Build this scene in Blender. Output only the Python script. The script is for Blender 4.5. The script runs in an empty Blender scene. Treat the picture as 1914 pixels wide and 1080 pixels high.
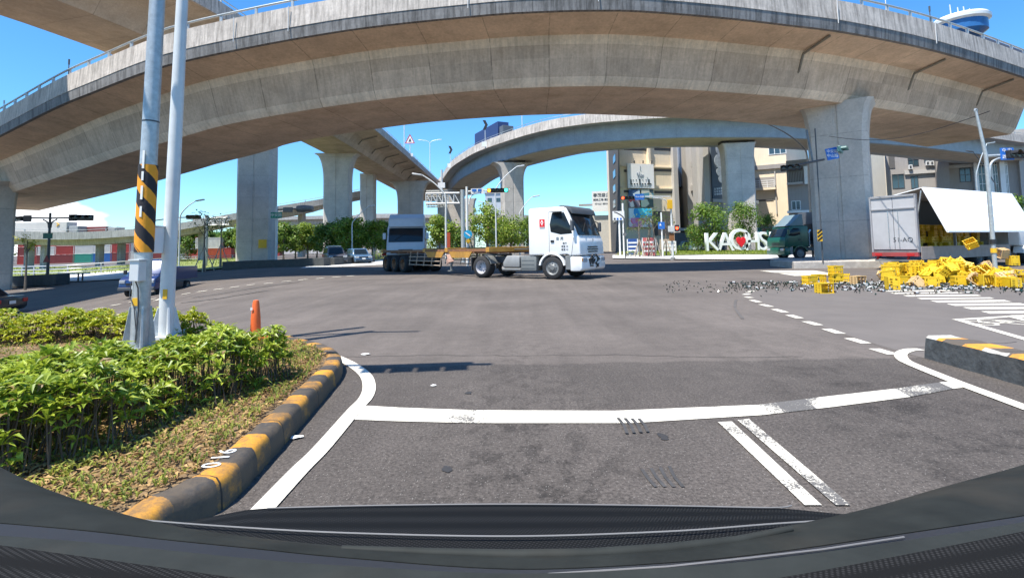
import bpy, bmesh, math, random
from mathutils import Vector, Matrix, Euler
random.seed(11)
SC = bpy.context.scene
COL = SC.collection
R = math.radians
PI = math.pi

# ------------------------------------------------------------------ camera
W0, H0 = 1914.0, 1080.0
F = 950.0
CAMH = 1.4
PITCH, ROLL = R(4.0), R(1.0)
HOR = 462.0
PY = HOR - F*math.tan(PITCH)
cam_d = bpy.data.cameras.new('dashcam'); cam = bpy.data.objects.new('dashcam', cam_d); COL.objects.link(cam)
cam_d.sensor_width = 36.0; cam_d.sensor_fit = 'HORIZONTAL'
cam_d.lens = 36.0*F/W0
cam_d.shift_x = 0.0
cam_d.shift_y = -(540.0-PY)/W0
cam_d.clip_start = 0.02; cam_d.clip_end = 9000
CM = Matrix.Rotation(PI/2+PITCH, 4, 'X') @ Matrix.Rotation(-ROLL, 4, 'Z')
CM.translation = Vector((0, 0, CAMH))
cam.matrix_world = CM
SC.camera = cam
CR = CM.to_3x3(); CI = CM.inverted()

def ray(px, py):
    return CR @ Vector(((px-957.0)/F, -(py-PY)/F, -1.0))
def proj(p):
    q = CI @ Vector(p)
    return (957.0 + F*q.x/-q.z, PY - F*q.y/-q.z)

# ------------------------------------------------------------------ sun, sky, exposure
SUN_EL = R(65.0)
sdir = Vector((0.74, 0.673)).normalized()          # the way shadows fall on the ground
sun_d = bpy.data.lights.new('sun', 'SUN'); sun = bpy.data.objects.new('sun', sun_d); COL.objects.link(sun)
sun_d.energy = 4.6; sun_d.angle = R(0.5); sun_d.color = (1.0, 0.945, 0.86)
light_vec = Vector((sdir.x*math.cos(SUN_EL), sdir.y*math.cos(SUN_EL), -math.sin(SUN_EL)))
sun.rotation_euler = light_vec.to_track_quat('-Z', 'Y').to_euler()
sun.location = (-20, -30, 60)
SC.world = bpy.data.worlds.new('World'); SC.world.use_nodes = True
wn = SC.world.node_tree; wn.nodes.clear()
w_out = wn.nodes.new('ShaderNodeOutputWorld'); w_bg = wn.nodes.new('ShaderNodeBackground')
sky = wn.nodes.new('ShaderNodeTexSky'); sky.sky_type = 'NISHITA'; sky.sun_disc = False
sky.sun_elevation = SUN_EL; sky.sun_rotation = math.atan2(-sdir.x, -sdir.y)
sky.altitude = 0; sky.air_density = 1.0; sky.dust_density = 0.3; sky.ozone_density = 3.0
w_bg.inputs[1].default_value = 0.115
w_tc = wn.nodes.new('ShaderNodeTexCoord')
# a few small clouds low on the left
w_map = wn.nodes.new('ShaderNodeMapping'); w_map.inputs['Scale'].default_value = (1, 1, 2.2)
w_no = wn.nodes.new('ShaderNodeTexNoise'); w_no.inputs['Scale'].default_value = 9.0; w_no.inputs['Detail'].default_value = 7
w_dist = wn.nodes.new('ShaderNodeVectorMath'); w_dist.operation = 'DISTANCE'
cd = ray(75, 432).normalized(); w_dist.inputs[1].default_value = cd
w_r1 = wn.nodes.new('ShaderNodeMapRange'); w_r1.inputs[1].default_value = 0.03; w_r1.inputs[2].default_value = 0.115
w_r1.inputs[3].default_value = 0.34; w_r1.inputs[4].default_value = -0.25
w_add = wn.nodes.new('ShaderNodeMath'); w_add.operation = 'ADD'
w_ramp = wn.nodes.new('ShaderNodeMapRange'); w_ramp.inputs[1].default_value = 0.6; w_ramp.inputs[2].default_value = 0.72
w_mix = wn.nodes.new('ShaderNodeMixRGB'); w_mix.inputs[2].default_value = (7.5, 7.8, 8.2, 1)
L = wn.links.new
L(w_tc.outputs['Generated'], w_map.inputs[0]); L(w_map.outputs[0], w_no.inputs['Vector'])
L(w_tc.outputs['Generated'], w_dist.inputs[0]); L(w_dist.outputs['Value'], w_r1.inputs[0])
L(w_no.outputs[0], w_add.inputs[0]); L(w_r1.outputs[0], w_add.inputs[1]); L(w_add.outputs[0], w_ramp.inputs[0])
L(w_ramp.outputs[0], w_mix.inputs[0])
w_hs = wn.nodes.new('ShaderNodeHueSaturation'); w_hs.inputs['Saturation'].default_value = 1.12
w_tint = wn.nodes.new('ShaderNodeMixRGB'); w_tint.blend_type = 'MULTIPLY'; w_tint.inputs[0].default_value = 1.0; w_tint.inputs[2].default_value = (.72, .96, 1.14, 1)
L(sky.outputs[0], w_tint.inputs[1]); L(w_tint.outputs[0], w_mix.inputs[1])
L(w_mix.outputs[0], w_hs.inputs['Color']); L(w_hs.outputs[0], w_bg.inputs[0]); L(w_bg.outputs[0], w_out.inputs[0])
SC.view_settings.view_transform = 'Standard'; SC.view_settings.look = 'None'
SC.view_settings.exposure = 0.95; SC.view_settings.gamma = 1.0
SC.view_settings.use_curve_mapping = False
SC.cycles.max_bounces = 6; SC.cycles.diffuse_bounces = 4; SC.cycles.transparent_max_bounces = 6

# ------------------------------------------------------------------ terrain
def ss(a, b, t):
    t = max(0.0, min(1.0, (t-a)/(b-a))); return t*t*(3-2*t)
def H(x, y):
    if y <= 9: return 0.0
    return -1.35*ss(0.4, 1.05, -x/y)*ss(9, 18, y)
def G(px, py, dz=0.0):
    d = ray(px, py); z = dz
    for _ in range(14):
        t = (z - CAMH)/d.z
        p = Vector((0, 0, CAMH)) + d*t
        z = H(p.x, p.y) + dz
    return Vector((p.x, p.y, z))
def GZ(px, py, z):
    d = ray(px, py); return Vector((0, 0, CAMH)) + d*((z-CAMH)/d.z)
def Y(px, py, D):
    d = ray(px, py); return Vector((0, 0, CAMH)) + d*(D/d.y)
def B(px, D):
    """ground point at depth D that shows at column px"""
    p = Y(px, 462, D)
    for _ in range(3):
        z = H(p.x, D); u, v = proj((p.x, D, z)); p.x += (px-u)*D/F
    return Vector((p.x, D, H(p.x, D)))

# ------------------------------------------------------------------ materials
def lin(c):
    return tuple((v/255/12.92) if v/255 <= 0.04045 else ((v/255+0.055)/1.055)**2.4 for v in c)
MATS = {}
def nd(nt, t, **kw):
    n = nt.nodes.new(t)
    for k, v in kw.items(): setattr(n, k, v)
    return n
def mat(name, col, rough=0.6, metal=0.0, var=0.12, scale=3.0, bump=0.0, bscale=40.0, spec=0.5, coords='Object', emit=None, dirt=0.0, streak=0.0, coat=0.0, trans=0.0, stretch=None):
    if name in MATS: return MATS[name]
    m = bpy.data.materials.new(name); m.use_nodes = True; nt = m.node_tree
    b = nt.nodes['Principled BSDF']; l = nt.links.new
    b.inputs['Roughness'].default_value = rough; b.inputs['Metallic'].default_value = metal
    b.inputs['Specular IOR Level'].default_value = spec
    if coat: b.inputs['Coat Weight'].default_value = coat; b.inputs['Coat Roughness'].default_value = 0.08
    if trans: b.inputs['Transmission Weight'].default_value = trans
    tc = nd(nt, 'ShaderNodeTexCoord'); mp = nd(nt, 'ShaderNodeMapping')
    if stretch: mp.inputs['Scale'].default_value = stretch
    l(tc.outputs[coords], mp.inputs[0])
    no = nd(nt, 'ShaderNodeTexNoise'); no.inputs['Scale'].default_value = scale; no.inputs['Detail'].default_value = 6
    no.inputs['Roughness'].default_value = 0.65
    l(mp.outputs[0], no.inputs['Vector'])
    mr = nd(nt, 'ShaderNodeMapRange'); mr.inputs[1].default_value = 0.25; mr.inputs[2].default_value = 0.75
    mr.inputs[3].default_value = 1-var; mr.inputs[4].default_value = 1+var
    l(no.outputs[0], mr.inputs[0])
    mul = nd(nt, 'ShaderNodeVectorMath', operation='SCALE'); mul.inputs[0].default_value = col[:3]
    l(mr.outputs[0], mul.inputs['Scale']); out = mul.outputs[0]
    if streak:
        mp2 = nd(nt, 'ShaderNodeMapping'); mp2.inputs['Scale'].default_value = (4.0, 4.0, 0.22); l(tc.outputs[coords], mp2.inputs[0])
        n2 = nd(nt, 'ShaderNodeTexNoise'); n2.inputs['Scale'].default_value = 1.6; n2.inputs['Detail'].default_value = 7; n2.inputs['Roughness'].default_value = 0.7
        l(mp2.outputs[0], n2.inputs['Vector'])
        r2 = nd(nt, 'ShaderNodeMapRange'); r2.inputs[1].default_value = 0.42; r2.inputs[2].default_value = 0.68
        r2.inputs[3].default_value = 1.0; r2.inputs[4].default_value = 1.0-streak
        l(n2.outputs[0], r2.inputs[0])
        s2 = nd(nt, 'ShaderNodeVectorMath', operation='SCALE'); l(out, s2.inputs[0]); l(r2.outputs[0], s2.inputs['Scale']); out = s2.outputs[0]
    if dirt:
        n3 = nd(nt, 'ShaderNodeTexNoise'); n3.inputs['Scale'].default_value = scale*0.35; n3.inputs['Detail'].default_value = 8
        l(mp.outputs[0], n3.inputs['Vector'])
        r3 = nd(nt, 'ShaderNodeMapRange'); r3.inputs[1].default_value = 0.5; r3.inputs[2].default_value = 0.72; r3.inputs[3].default_value = 0; r3.inputs[4].default_value = dirt
        l(n3.outputs[0], r3.inputs[0])
        mx = nd(nt, 'ShaderNodeMixRGB'); l(r3.outputs[0], mx.inputs[0]); l(out, mx.inputs[1]); mx.inputs[2].default_value = (0.07, 0.055, 0.04, 1); out = mx.outputs[0]
    l(out, b.inputs['Base Color'])
    if bump:
        nb = nd(nt, 'ShaderNodeTexNoise'); nb.inputs['Scale'].default_value = bscale; nb.inputs['Detail'].default_value = 5
        l(tc.outputs[coords], nb.inputs['Vector'])
        bp = nd(nt, 'ShaderNodeBump'); bp.inputs['Strength'].default_value = min(1, bump); bp.inputs['Distance'].default_value = 0.02
        l(nb.outputs[0], bp.inputs['Height']); l(bp.outputs[0], b.inputs['Normal'])
    if emit:
        b.inputs['Emission Color'].default_value = (*emit[0], 1); b.inputs['Emission Strength'].default_value = emit[1]
    MATS[name] = m
    return m

# ------------------------------------------------------------------ mesh builder
class MB:
    def __init__(s): s.v = []; s.f = []; s.m = []; s.uv = {}
    def add(s, vs, fs, mi=0, uvs=None):
        o = len(s.v); s.v += [tuple(p) for p in vs]
        for k, f in enumerate(fs):
            s.f.append([i+o for i in f]); s.m.append(mi)
            if uvs: s.uv[len(s.f)-1] = uvs[k]
        return s
    def box(s, c, d, rz=0, mi=0, rot=None):
        hx, hy, hz = d[0]/2, d[1]/2, d[2]/2
        M = rot if rot is not None else Matrix.Rotation(rz, 3, 'Z')
        vs = [M @ Vector((a*hx, b*hy, e*hz)) + Vector(c) for e in (-1, 1) for a, b in ((-1, -1), (1, -1), (1, 1), (-1, 1))]
        return s.add(vs, [(3, 2, 1, 0), (4, 5, 6, 7), (0, 1, 5, 4), (1, 2, 6, 5), (2, 3, 7, 6), (3, 0, 4, 7)], mi)
    def bb(s, x0, x1, y0, y1, z0, z1, mi=0):
        return s.box(((x0+x1)/2, (y0+y1)/2, (z0+z1)/2), (abs(x1-x0), abs(y1-y0), abs(z1-z0)), 0, mi)
    def bar(s, p0, p1, w, h, mi=0):
        p0, p1 = Vector(p0), Vector(p1); d = p1-p0
        if d.length < 1e-6: return s
        q = d.to_track_quat('X', 'Z').to_matrix()
        return s.box((p0+p1)/2, (d.length, w, h), 0, mi, q)
    def tube(s, pts, r, n=10, mi=0, caps=True):
        pts = [Vector(p) for p in pts]; k = len(pts)
        rs = r if isinstance(r, (list, tuple)) else [r]*k
        vs = []; up = None
        for i, p in enumerate(pts):
            d = (pts[min(i+1, k-1)]-pts[max(i-1, 0)]).normalized()
            if up is None: up = Vector((0, 0, 1)) if abs(d.z) < 0.9 else Vector((1, 0, 0))
            a = d.cross(up)
            if a.length < 1e-4: a = d.cross(Vector((0, 1, 0)))
            a.normalize(); b = a.cross(d).normalized(); up = b
            for j in range(n):
                t = 2*PI*j/n; vs.append(p + (a*math.cos(t)+b*math.sin(t))*rs[i])
        fs = [(i*n+j, i*n+(j+1) % n, (i+1)*n+(j+1) % n, (i+1)*n+j) for i in range(k-1) for j in range(n)]
        if caps: fs += [tuple(range(n-1, -1, -1)), tuple(range((k-1)*n, k*n))]
        return s.add(vs, fs, mi)
    def prism(s, poly, lo, hi, axis='y', mi=0):
        n = len(poly)
        def P(a, b, t): return {'y': (a, t, b), 'z': (a, b, t), 'x': (t, a, b)}[axis]
        vs = [P(a, b, lo) for a, b in poly] + [P(a, b, hi) for a, b in poly]
        fs = [tuple(range(n)), tuple(range(2*n-1, n-1, -1))] + [((i+1) % n, i, i+n, (i+1) % n+n) for i in range(n)]
        return s.add(vs, fs, mi)
    def lathe(s, prof, c=(0, 0, 0), axis='y', n=20, mi=0):
        vs = []; c = Vector(c)
        for (r, t) in prof:
            for j in range(n):
                a = 2*PI*j/n; u, v = r*math.cos(a), r*math.sin(a)
                vs.append(c+Vector({'y': (u, t, v), 'z': (u, v, t), 'x': (t, u, v)}[axis]))
        k = len(prof)
        fs = [(i*n+j, i*n+(j+1) % n, (i+1)*n+(j+1) % n, (i+1)*n+j) for i in range(k-1) for j in range(n)]
        return s.add(vs, fs, mi)
    def poly(s, pts, mi=0): return s.add(pts, [tuple(range(len(pts)))], mi)
    def grid(s, rows, mi=0, closed=False, uv=None):
        """rows: list of equal-length point lists"""
        n = len(rows[0]); vs = [p for r_ in rows for p in r_]; fs = []; us = []
        for i in range(len(rows)-1):
            for j in range(n if closed else n-1):
                j2 = (j+1) % n
                fs.append((i*n+j, (i+1)*n+j, (i+1)*n+j2, i*n+j2))
                if uv: us.append([(uv[0][i], uv[1][j]), (uv[0][i+1], uv[1][j]), (uv[0][i+1], uv[1][j+1]), (uv[0][i], uv[1][j+1])])
        return s.add(vs, fs, mi, us if uv else None)
    def build(s, name, m, parent=None, loc=None, bevel=0.0, seg=2, smooth=0, fix=True):
        me = bpy.data.meshes.new(name); me.from_pydata(s.v, [], s.f)
        for mm in (m if isinstance(m, (list, tuple)) else [m]): me.materials.append(mm)
        me.polygons.foreach_set('material_index', s.m)
        if s.uv:
            ul = me.uv_layers.new(name='UVMap')
            for i, p in enumerate(me.polygons):
                if i in s.uv:
                    for k, li in enumerate(p.loop_indices): ul.data[li].uv = s.uv[i][k]
        if fix or bevel:
            bm = bmesh.new(); bm.from_mesh(me)
            if bevel:
                bmesh.ops.remove_doubles(bm, verts=bm.verts, dist=1e-5)
                eds = [e for e in bm.edges if len(e.link_faces) == 2 and e.calc_face_angle(0) > R(18)]
                bmesh.ops.bevel(bm, geom=eds, offset=bevel, segments=seg, profile=0.5, affect='EDGES', clamp_overlap=True)
            bmesh.ops.recalc_face_normals(bm, faces=bm.faces)
            bm.to_mesh(me); bm.free()
        if smooth:
            for p in me.polygons: p.use_smooth = True
            me.set_sharp_from_angle(angle=R(smooth))
        me.update()
        o = bpy.data.objects.new(name, me); COL.objects.link(o)
        if parent: o.parent = parent
        if loc is not None: o.location = loc
        return o

def tag(o, label, cat, group=None):
    o['label'] = label; o['category'] = cat
    if group: o['group'] = group
    return o
def thing(name, label, cat, loc=(0, 0, 0), rz=0, group=None):
    o = bpy.data.objects.new(name, None); COL.objects.link(o); o.location = loc; o.rotation_euler = (0, 0, rz)
    o.empty_display_size = 0.2
    return tag(o, label, cat, group)
def struct(o, kind='structure', label=None):
    o['kind'] = kind
    if label: o['label'] = label
    return o
def dup(root, loc=None, rz=None, label=None, group=None, scale=None, rot=None):
    KIDS = [c for c in bpy.data.objects if c.parent is root]
    r = root.copy(); COL.objects.link(r)
    if loc is not None: r.location = loc
    if rz is not None: r.rotation_euler = (0, 0, rz)
    if rot is not None: r.rotation_euler = rot
    if label: r['label'] = label
    if group: r['group'] = group
    if scale: r.scale = scale if isinstance(scale, (tuple, list)) else (scale,)*3
    for ch in KIDS:
        c = ch.copy(); COL.objects.link(c); c.parent = r
        for g in [q for q in bpy.data.objects if q.parent is ch]:
            d = g.copy(); COL.objects.link(d); d.parent = c
    return r
def text(s, size, name, m, parent=None, loc=(0, 0, 0), rot=(0, 0, 0), depth=0.004, sx=1.0, align='CENTER'):
    cu = bpy.data.curves.new(name, 'FONT'); cu.body = s; cu.size = size; cu.extrude = depth
    cu.align_x = align; cu.align_y = 'CENTER'; cu.resolution_u = 3
    t = bpy.data.objects.new(name, cu); COL.objects.link(t)
    dg = bpy.context.evaluated_depsgraph_get()
    me = bpy.data.meshes.new_from_object(t.evaluated_get(dg)); me.name = name
    bpy.data.objects.remove(t)
    me.materials.clear(); me.materials.append(m)
    o = bpy.data.objects.new(name, me); COL.objects.link(o)
    o.location = loc; o.rotation_euler = rot; o.scale = (sx, 1, 1)
    if parent: o.parent = parent
    return o
def catmull(pts, n=6):
    P = [Vector(p) for p in pts]; out = []
    for i in range(len(P)-1):
        p0 = P[max(i-1, 0)]; p1 = P[i]; p2 = P[i+1]; p3 = P[min(i+2, len(P)-1)]
        for k in range(n):
            t = k/n
            out.append(0.5*((2*p1)+(p2-p0)*t+(2*p0-5*p1+4*p2-p3)*t*t+(3*p1-p0-3*p2+p3)*t**3))
    out.append(P[-1]); return out
def unit_rot(o, a): o.rotation_euler = a; return o

# common paints
M_white = mat('white_paint', (0.78, 0.78, 0.76), 0.35, var=0.05, scale=2, coat=0.3, dirt=0.12)
M_galv = mat('galvanised_steel', (0.42, 0.45, 0.45), 0.42, 0.35, var=0.22, scale=14, dirt=0.15)
M_polew = mat('pale_grey_pole_paint', (0.62, 0.64, 0.63), 0.45, 0.1, var=0.08, scale=6, dirt=0.12)
M_black = mat('black_plastic', (0.018, 0.018, 0.02), 0.5, var=0.2)
M_rubber = mat('tyre_rubber', (0.022, 0.022, 0.023), 0.85, var=0.3, scale=12, bump=0.3, bscale=60)
M_glass = mat('dark_tinted_glass', (0.012, 0.018, 0.022), 0.12, var=0.25, scale=1.5, spec=0.35)
M_chrome = mat('bright_metal', (0.6, 0.6, 0.6), 0.25, 0.8, var=0.1)
M_dkgrey = mat('dark_grey_metal', (0.08, 0.085, 0.09), 0.5, 0.2, var=0.2)
M_steel = mat('worn_grey_metal', (0.2, 0.205, 0.2), 0.5, 0.3, var=0.25, scale=5, dirt=0.3)
M_red = mat('red_plastic', (0.45, 0.02, 0.02), 0.3, var=0.05)
M_amber = mat('amber_plastic', (0.6, 0.22, 0.02), 0.3)
M_yellow = mat('yellow_paint', (0.72, 0.42, 0.02), 0.5, var=0.12, dirt=0.2)
M_lens = mat('clear_headlight_lens', (0.5, 0.52, 0.54), 0.12, 0.3)
# ================================================================== GROUND
def asphalt_mat():
    m = bpy.data.materials.new('asphalt'); m.use_nodes = True; nt = m.node_tree; l = nt.links.new
    b = nt.nodes['Principled BSDF']; b.inputs['Roughness'].default_value = 0.88; b.inputs['Specular IOR Level'].default_value = 0.3
    tc = nd(nt, 'ShaderNodeTexCoord'); sx = nd(nt, 'ShaderNodeSeparateXYZ'); l(tc.outputs['Object'], sx.inputs[0])
    def noise(scale, detail=5, rough=0.6, st=None):
        n = nd(nt, 'ShaderNodeTexNoise'); n.inputs['Scale'].default_value = scale; n.inputs['Detail'].default_value = detail; n.inputs['Roughness'].default_value = rough
        if st:
            mp = nd(nt, 'ShaderNodeMapping'); mp.inputs['Scale'].default_value = st; l(tc.outputs['Object'], mp.inputs[0]); l(mp.outputs[0], n.inputs['Vector'])
        else: l(tc.outputs['Object'], n.inputs['Vector'])
        return n.outputs[0]
    def mr(v, a, b_, c, d):
        r = nd(nt, 'ShaderNodeMapRange'); r.inputs[1].default_value = a; r.inputs[2].default_value = b_; r.inputs[3].default_value = c; r.inputs[4].default_value = d; l(v, r.inputs[0]); return r.outputs[0]
    def ma(op, a, b_):
        r = nd(nt, 'ShaderNodeMath', operation=op)
        for i, v in enumerate((a, b_)):
            if isinstance(v, (int, float)): r.inputs[i].default_value = v
            else: l(v, r.inputs[i])
        return r.outputs[0]
    # near surface (coarse, darker) against the newer smooth surface beyond the seam at y = 6.3
    wob = ma('ADD', sx.outputs[1], ma('MULTIPLY', noise(1.3, 3), 0.35))
    near = mr(wob, 6.33, 6.40, 1.0, 0.0)
    grain = noise(42, 4, 0.85); mid = noise(6, 6, 0.7); big = noise(0.35, 4); blot = noise(2.2, 7, 0.75)
    streaks = noise(0.9, 5, 0.6, (2.6, 0.16, 1))
    vor = nd(nt, 'ShaderNodeTexVoronoi'); vor.inputs['Scale'].default_value = 75; l(tc.outputs['Object'], vor.inputs['Vector'])
    stone = mr(vor.outputs['Distance'], 0.05, 0.35, 1.0, 0.0)
    vc = nd(nt, 'ShaderNodeSeparateXYZ'); l(vor.outputs['Color'], vc.inputs[0])
    spark = ma('MULTIPLY', stone, mr(vc.outputs[0], 0.74, 0.95, 0, 1))
    val = mr(near, 0, 1, 1.0, 0.9)
    for t in (mr(mid, .3, .7, .88, 1.12), mr(big, .3, .7, .78, 1.2), mr(streaks, .3, .7, .88, 1.1)): val = ma('MULTIPLY', val, t)
    gr = mr(grain, .35, .65, .45, 1.55); gr = ma('ADD', ma('MULTIPLY', ma('SUBTRACT', gr, 1.0), mr(near, 0, 1, .5, 1.0)), 1.0)
    val = ma('MULTIPLY', val, gr)
    # oil drips down the middle of the near lane
    lane = mr(ma('ABSOLUTE', ma('SUBTRACT', sx.outputs[0], 0.12), 0), 0.15, 1.0, 1.0, 0.0)
    oil = ma('MULTIPLY', ma('MULTIPLY', mr(noise(5.5, 8, .75, (1, .7, 1)), .49, .58, 0, 1), lane), mr(sx.outputs[1], 2, 9, 1.0, 0.0))
    lane2 = mr(ma('ABSOLUTE', ma('SUBTRACT', sx.outputs[0], 3.3), 0), 0.2, 1.6, 1.0, 0.0)
    oil2 = ma('MULTIPLY', ma('MULTIPLY', mr(blot, .49, .60, 0, 1), lane2), mr(sx.outputs[1], 3, 10, .8, 0.0))
    oilS = ma('MINIMUM', ma('ADD', oil, oil2), 1.0)
    val = ma('MULTIPLY', val, mr(oilS, 0, 1, 1.0, .42))
    base = nd(nt, 'ShaderNodeMixRGB'); l(near, base.inputs[0]); base.inputs[1].default_value = (0.118, 0.101, 0.089, 1); base.inputs[2].default_value = (0.088, 0.076, 0.067, 1)
    sc = nd(nt, 'ShaderNodeVectorMath', operation='SCALE'); l(base.outputs[0], sc.inputs[0]); l(val, sc.inputs['Scale'])
    mx = nd(nt, 'ShaderNodeMixRGB'); l(ma('MULTIPLY', spark, mr(near, 0, 1, .2, .95)), mx.inputs[0]); l(sc.outputs[0], mx.inputs[1]); mx.inputs[2].default_value = (.33, .31, .28, 1)
    l(mx.outputs[0], b.inputs['Base Color'])
    bp = nd(nt, 'ShaderNodeBump'); bp.inputs['Strength'].default_value = 0.5; bp.inputs['Distance'].default_value = 0.006
    l(ma('ADD', grain, stone), bp.inputs['Height']); l(bp.outputs[0], b.inputs['Normal'])
    return m
M_asph = asphalt_mat()

def axis(vals):
    o = []
    for a, b, st in vals:
        k = int(round((b-a)/st)); o += [a+st*i for i in range(k)]
    o.append(vals[-1][1]); return o
gx = axis([(-3000, -400, 650), (-400, -120, 35), (-120, -60, 6), (-60, 0, 1.0), (0, 60, 6), (60, 360, 50), (360, 3000, 660)])
gy = axis([(-60, 0, 10), (0, 9, 3), (9, 60, 1.0), (60, 180, 6), (180, 600, 60), (600, 6000, 900)])
g = MB(); g.grid([[(x, y, H(x, y)) for x in gx] for y in gy])
struct(g.build('ground', M_asph, smooth=180), label='grey asphalt road surface of the intersection')

def paint_mat(name, wear, col=(0.64, 0.60, 0.505)):
    m = bpy.data.materials.new(name); m.use_nodes = True; nt = m.node_tree; l = nt.links.new
    b = nt.nodes['Principled BSDF']; b.inputs['Roughness'].default_value = 0.7
    tc = nd(nt, 'ShaderNodeTexCoord')
    n1 = nd(nt, 'ShaderNodeTexNoise'); n1.inputs['Scale'].default_value = 60; n1.inputs['Detail'].default_value = 4; n1.inputs['Roughness'].default_value = .8
    n2 = nd(nt, 'ShaderNodeTexNoise'); n2.inputs['Scale'].default_value = 1.6; n2.inputs['Detail'].default_value = 4
    for n in (n1, n2): l(tc.outputs['Object'], n.inputs['Vector'])
    ad = nd(nt, 'ShaderNodeMath', operation='MULTIPLY_ADD'); l(n2.outputs[0], ad.inputs[0]); ad.inputs[1].default_value = 0.9; l(n1.outputs[0], ad.inputs[2])
    r = nd(nt, 'ShaderNodeMapRange'); r.inputs[1].default_value = 1.22-wear*0.34; r.inputs[2].default_value = 1.26-wear*0.34; l(ad.outputs[0], r.inputs[0])
    mx = nd(nt, 'ShaderNodeMixRGB'); l(r.outputs[0], mx.inputs[0]); mx.inputs[1].default_value = (*col, 1); mx.inputs[2].default_value = (.115, .108, .1, 1)
    n3 = nd(nt, 'ShaderNodeTexNoise'); n3.inputs['Scale'].default_value = 3; n3.inputs['Detail'].default_value = 6; l(tc.outputs['Object'], n3.inputs['Vector'])
    r3 = nd(nt, 'ShaderNodeMapRange'); r3.inputs[3].default_value = .84; r3.inputs[4].default_value = 1.1; l(n3.outputs[0], r3.inputs[0])
    s = nd(nt, 'ShaderNodeVectorMath', operation='SCALE'); l(mx.outputs[0], s.inputs[0]); l(r3.outputs[0], s.inputs['Scale']); l(s.outputs[0], b.inputs['Base Color'])
    return m
P_new = paint_mat('road_paint', 0.25); P_mid = paint_mat('worn_road_paint', 0.5); P_bad = paint_mat('badly_worn_road_paint', .85)

def strip(pts, w, dz=0.006, mb=None, mi=0, sub=0):
    """a painted strip along ground points"""
    P = [Vector((p[0], p[1], 0)) for p in pts]
    rows = []
    for i, p in enumerate(P):
        d = (P[min(i+1, len(P)-1)]-P[max(i-1, 0)]).normalized(); n = Vector((-d.y, d.x, 0))
        rows.append([(q.x, q.y, H(q.x, q.y)+dz) for q in (p-n*w/2, p+n*w/2)])
    mb = mb or MB(); mb.grid(rows, mi); return mb
def resample_g(P, step):
    out = [P[0]]
    for a, b in zip(P, P[1:]):
        n = max(1, int((b-a).length/step)); out += [a.lerp(b, (k+1)/n) for k in range(n)]
    return out
def gquad(pxs, dz=0.006, mb=None, mi=0):
    mb = mb or MB(); mb.poly([tuple(G(x, y, dz)) for x, y in pxs], mi); return mb
def gstrip(pxs, w, n=5, **k): return strip(catmull([G(x, y) for x, y in pxs], n), w, **k)

mk = MB()
gquad([(676, 757), (745, 761), (740, 786.5), (652, 783)], mb=mk); gquad([(745, 761), (890, 766), (885, 790), (740, 786.5)], mb=mk, mi=1); gquad([(890, 766), (1150, 767), (1415, 756), (1425, 775), (1180, 790), (885, 790)], mb=mk)
gquad([(1530, 742), (1672, 726), (1702, 741), (1556, 760)], mb=mk)
gquad([(1756, 714), (1788, 711), (1814, 722), (1782, 726)], mb=mk)
gquad([(1415, 756), (1450, 751.7), (1465, 770.5), (1425, 775)], mb=mk, mi=2); gquad([(1450, 751.7), (1505, 745), (1526, 763.4), (1465, 770.5)], mb=mk, mi=3); gquad([(1505, 745), (1530, 742), (1556, 760), (1526, 763.4)], mb=mk, mi=2)
gquad([(1672, 726), (1756, 714), (1782, 726), (1702, 741)], mb=mk, mi=3)
P_gone = paint_mat('almost_gone_road_paint', 1.12)
struct(mk.build('stop_line', [P_new, P_mid, P_bad, P_gone]), label='broad white stop line across the near lane')
mk = gstrip([(485, 960), (500, 944), (560, 880), (602, 838), (662, 768), (684, 744), (690, 722), (681, 700), (650, 678), (603, 658), (560, 645), (510, 637), (430, 632)], 0.13, mb=MB(), dz=0.010)
struct(mk.build('road_edge_line', P_new), label='white edge line curving round the planted island')
mk = gquad([(1342, 788), (1368, 787), (1536, 943), (1504, 943)], dz=.009); struct(mk.build('lane_line', P_mid), label='left solid white lane line')
mk = gquad([(1378, 784), (1400, 782), (1590, 943), (1562, 943)], dz=.009); struct(mk.build('lane_line', P_bad), label='right worn solid white lane line')
mk = gstrip([(1722, 654), (1700, 655), (1684, 662), (1690, 674), (1720, 688), (1790, 716), (1860, 742), (1930, 768)], 0.13, dz=.010)
struct(mk.build('island_edge_line', P_new), label='white line looping round the concrete kerb block')
mk = MB(); pp = catmull([G(1392, 543), G(1388, 552), G(1450, 582), G(1560, 624), G(1680, 662)], 6)
vs = [(p.x+.12, p.y, .003) for p in pp]+[(4.86, 5.9, .003), (20, 6.6, .003), (26, 12, .003), (24, 19, .003)]
mk.poly(vs)
struct(mk.build('newer_asphalt_patch', mat('smooth_newer_asphalt', (.126, .110, .098), .85, var=.14, scale=1.2, bump=.25, bscale=60, dirt=.12)), label='smoother lighter asphalt right of the dashed guide line')
DL = [(412, 423, 540, 540), (396, 410, 546, 544), (391, 400, 551, 549), (394, 405, 555, 557), (405, 419, 561, 565), (423, 441, 569, 573.5), (447, 468, 578, 584), (475, 495, 589, 595), (506, 531, 601, 608), (544, 572, 615, 624), (587, 619, 632.5, 642), (634, 671, 652, 663)]
mk = MB()
for a, b, c, d in DL: strip([G(1000+a, c), G(1000+b, d)], 0.15, mb=mk)
struct(mk.build('right_dashes', P_new), label='dashed white guide line curving to the right')
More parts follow.
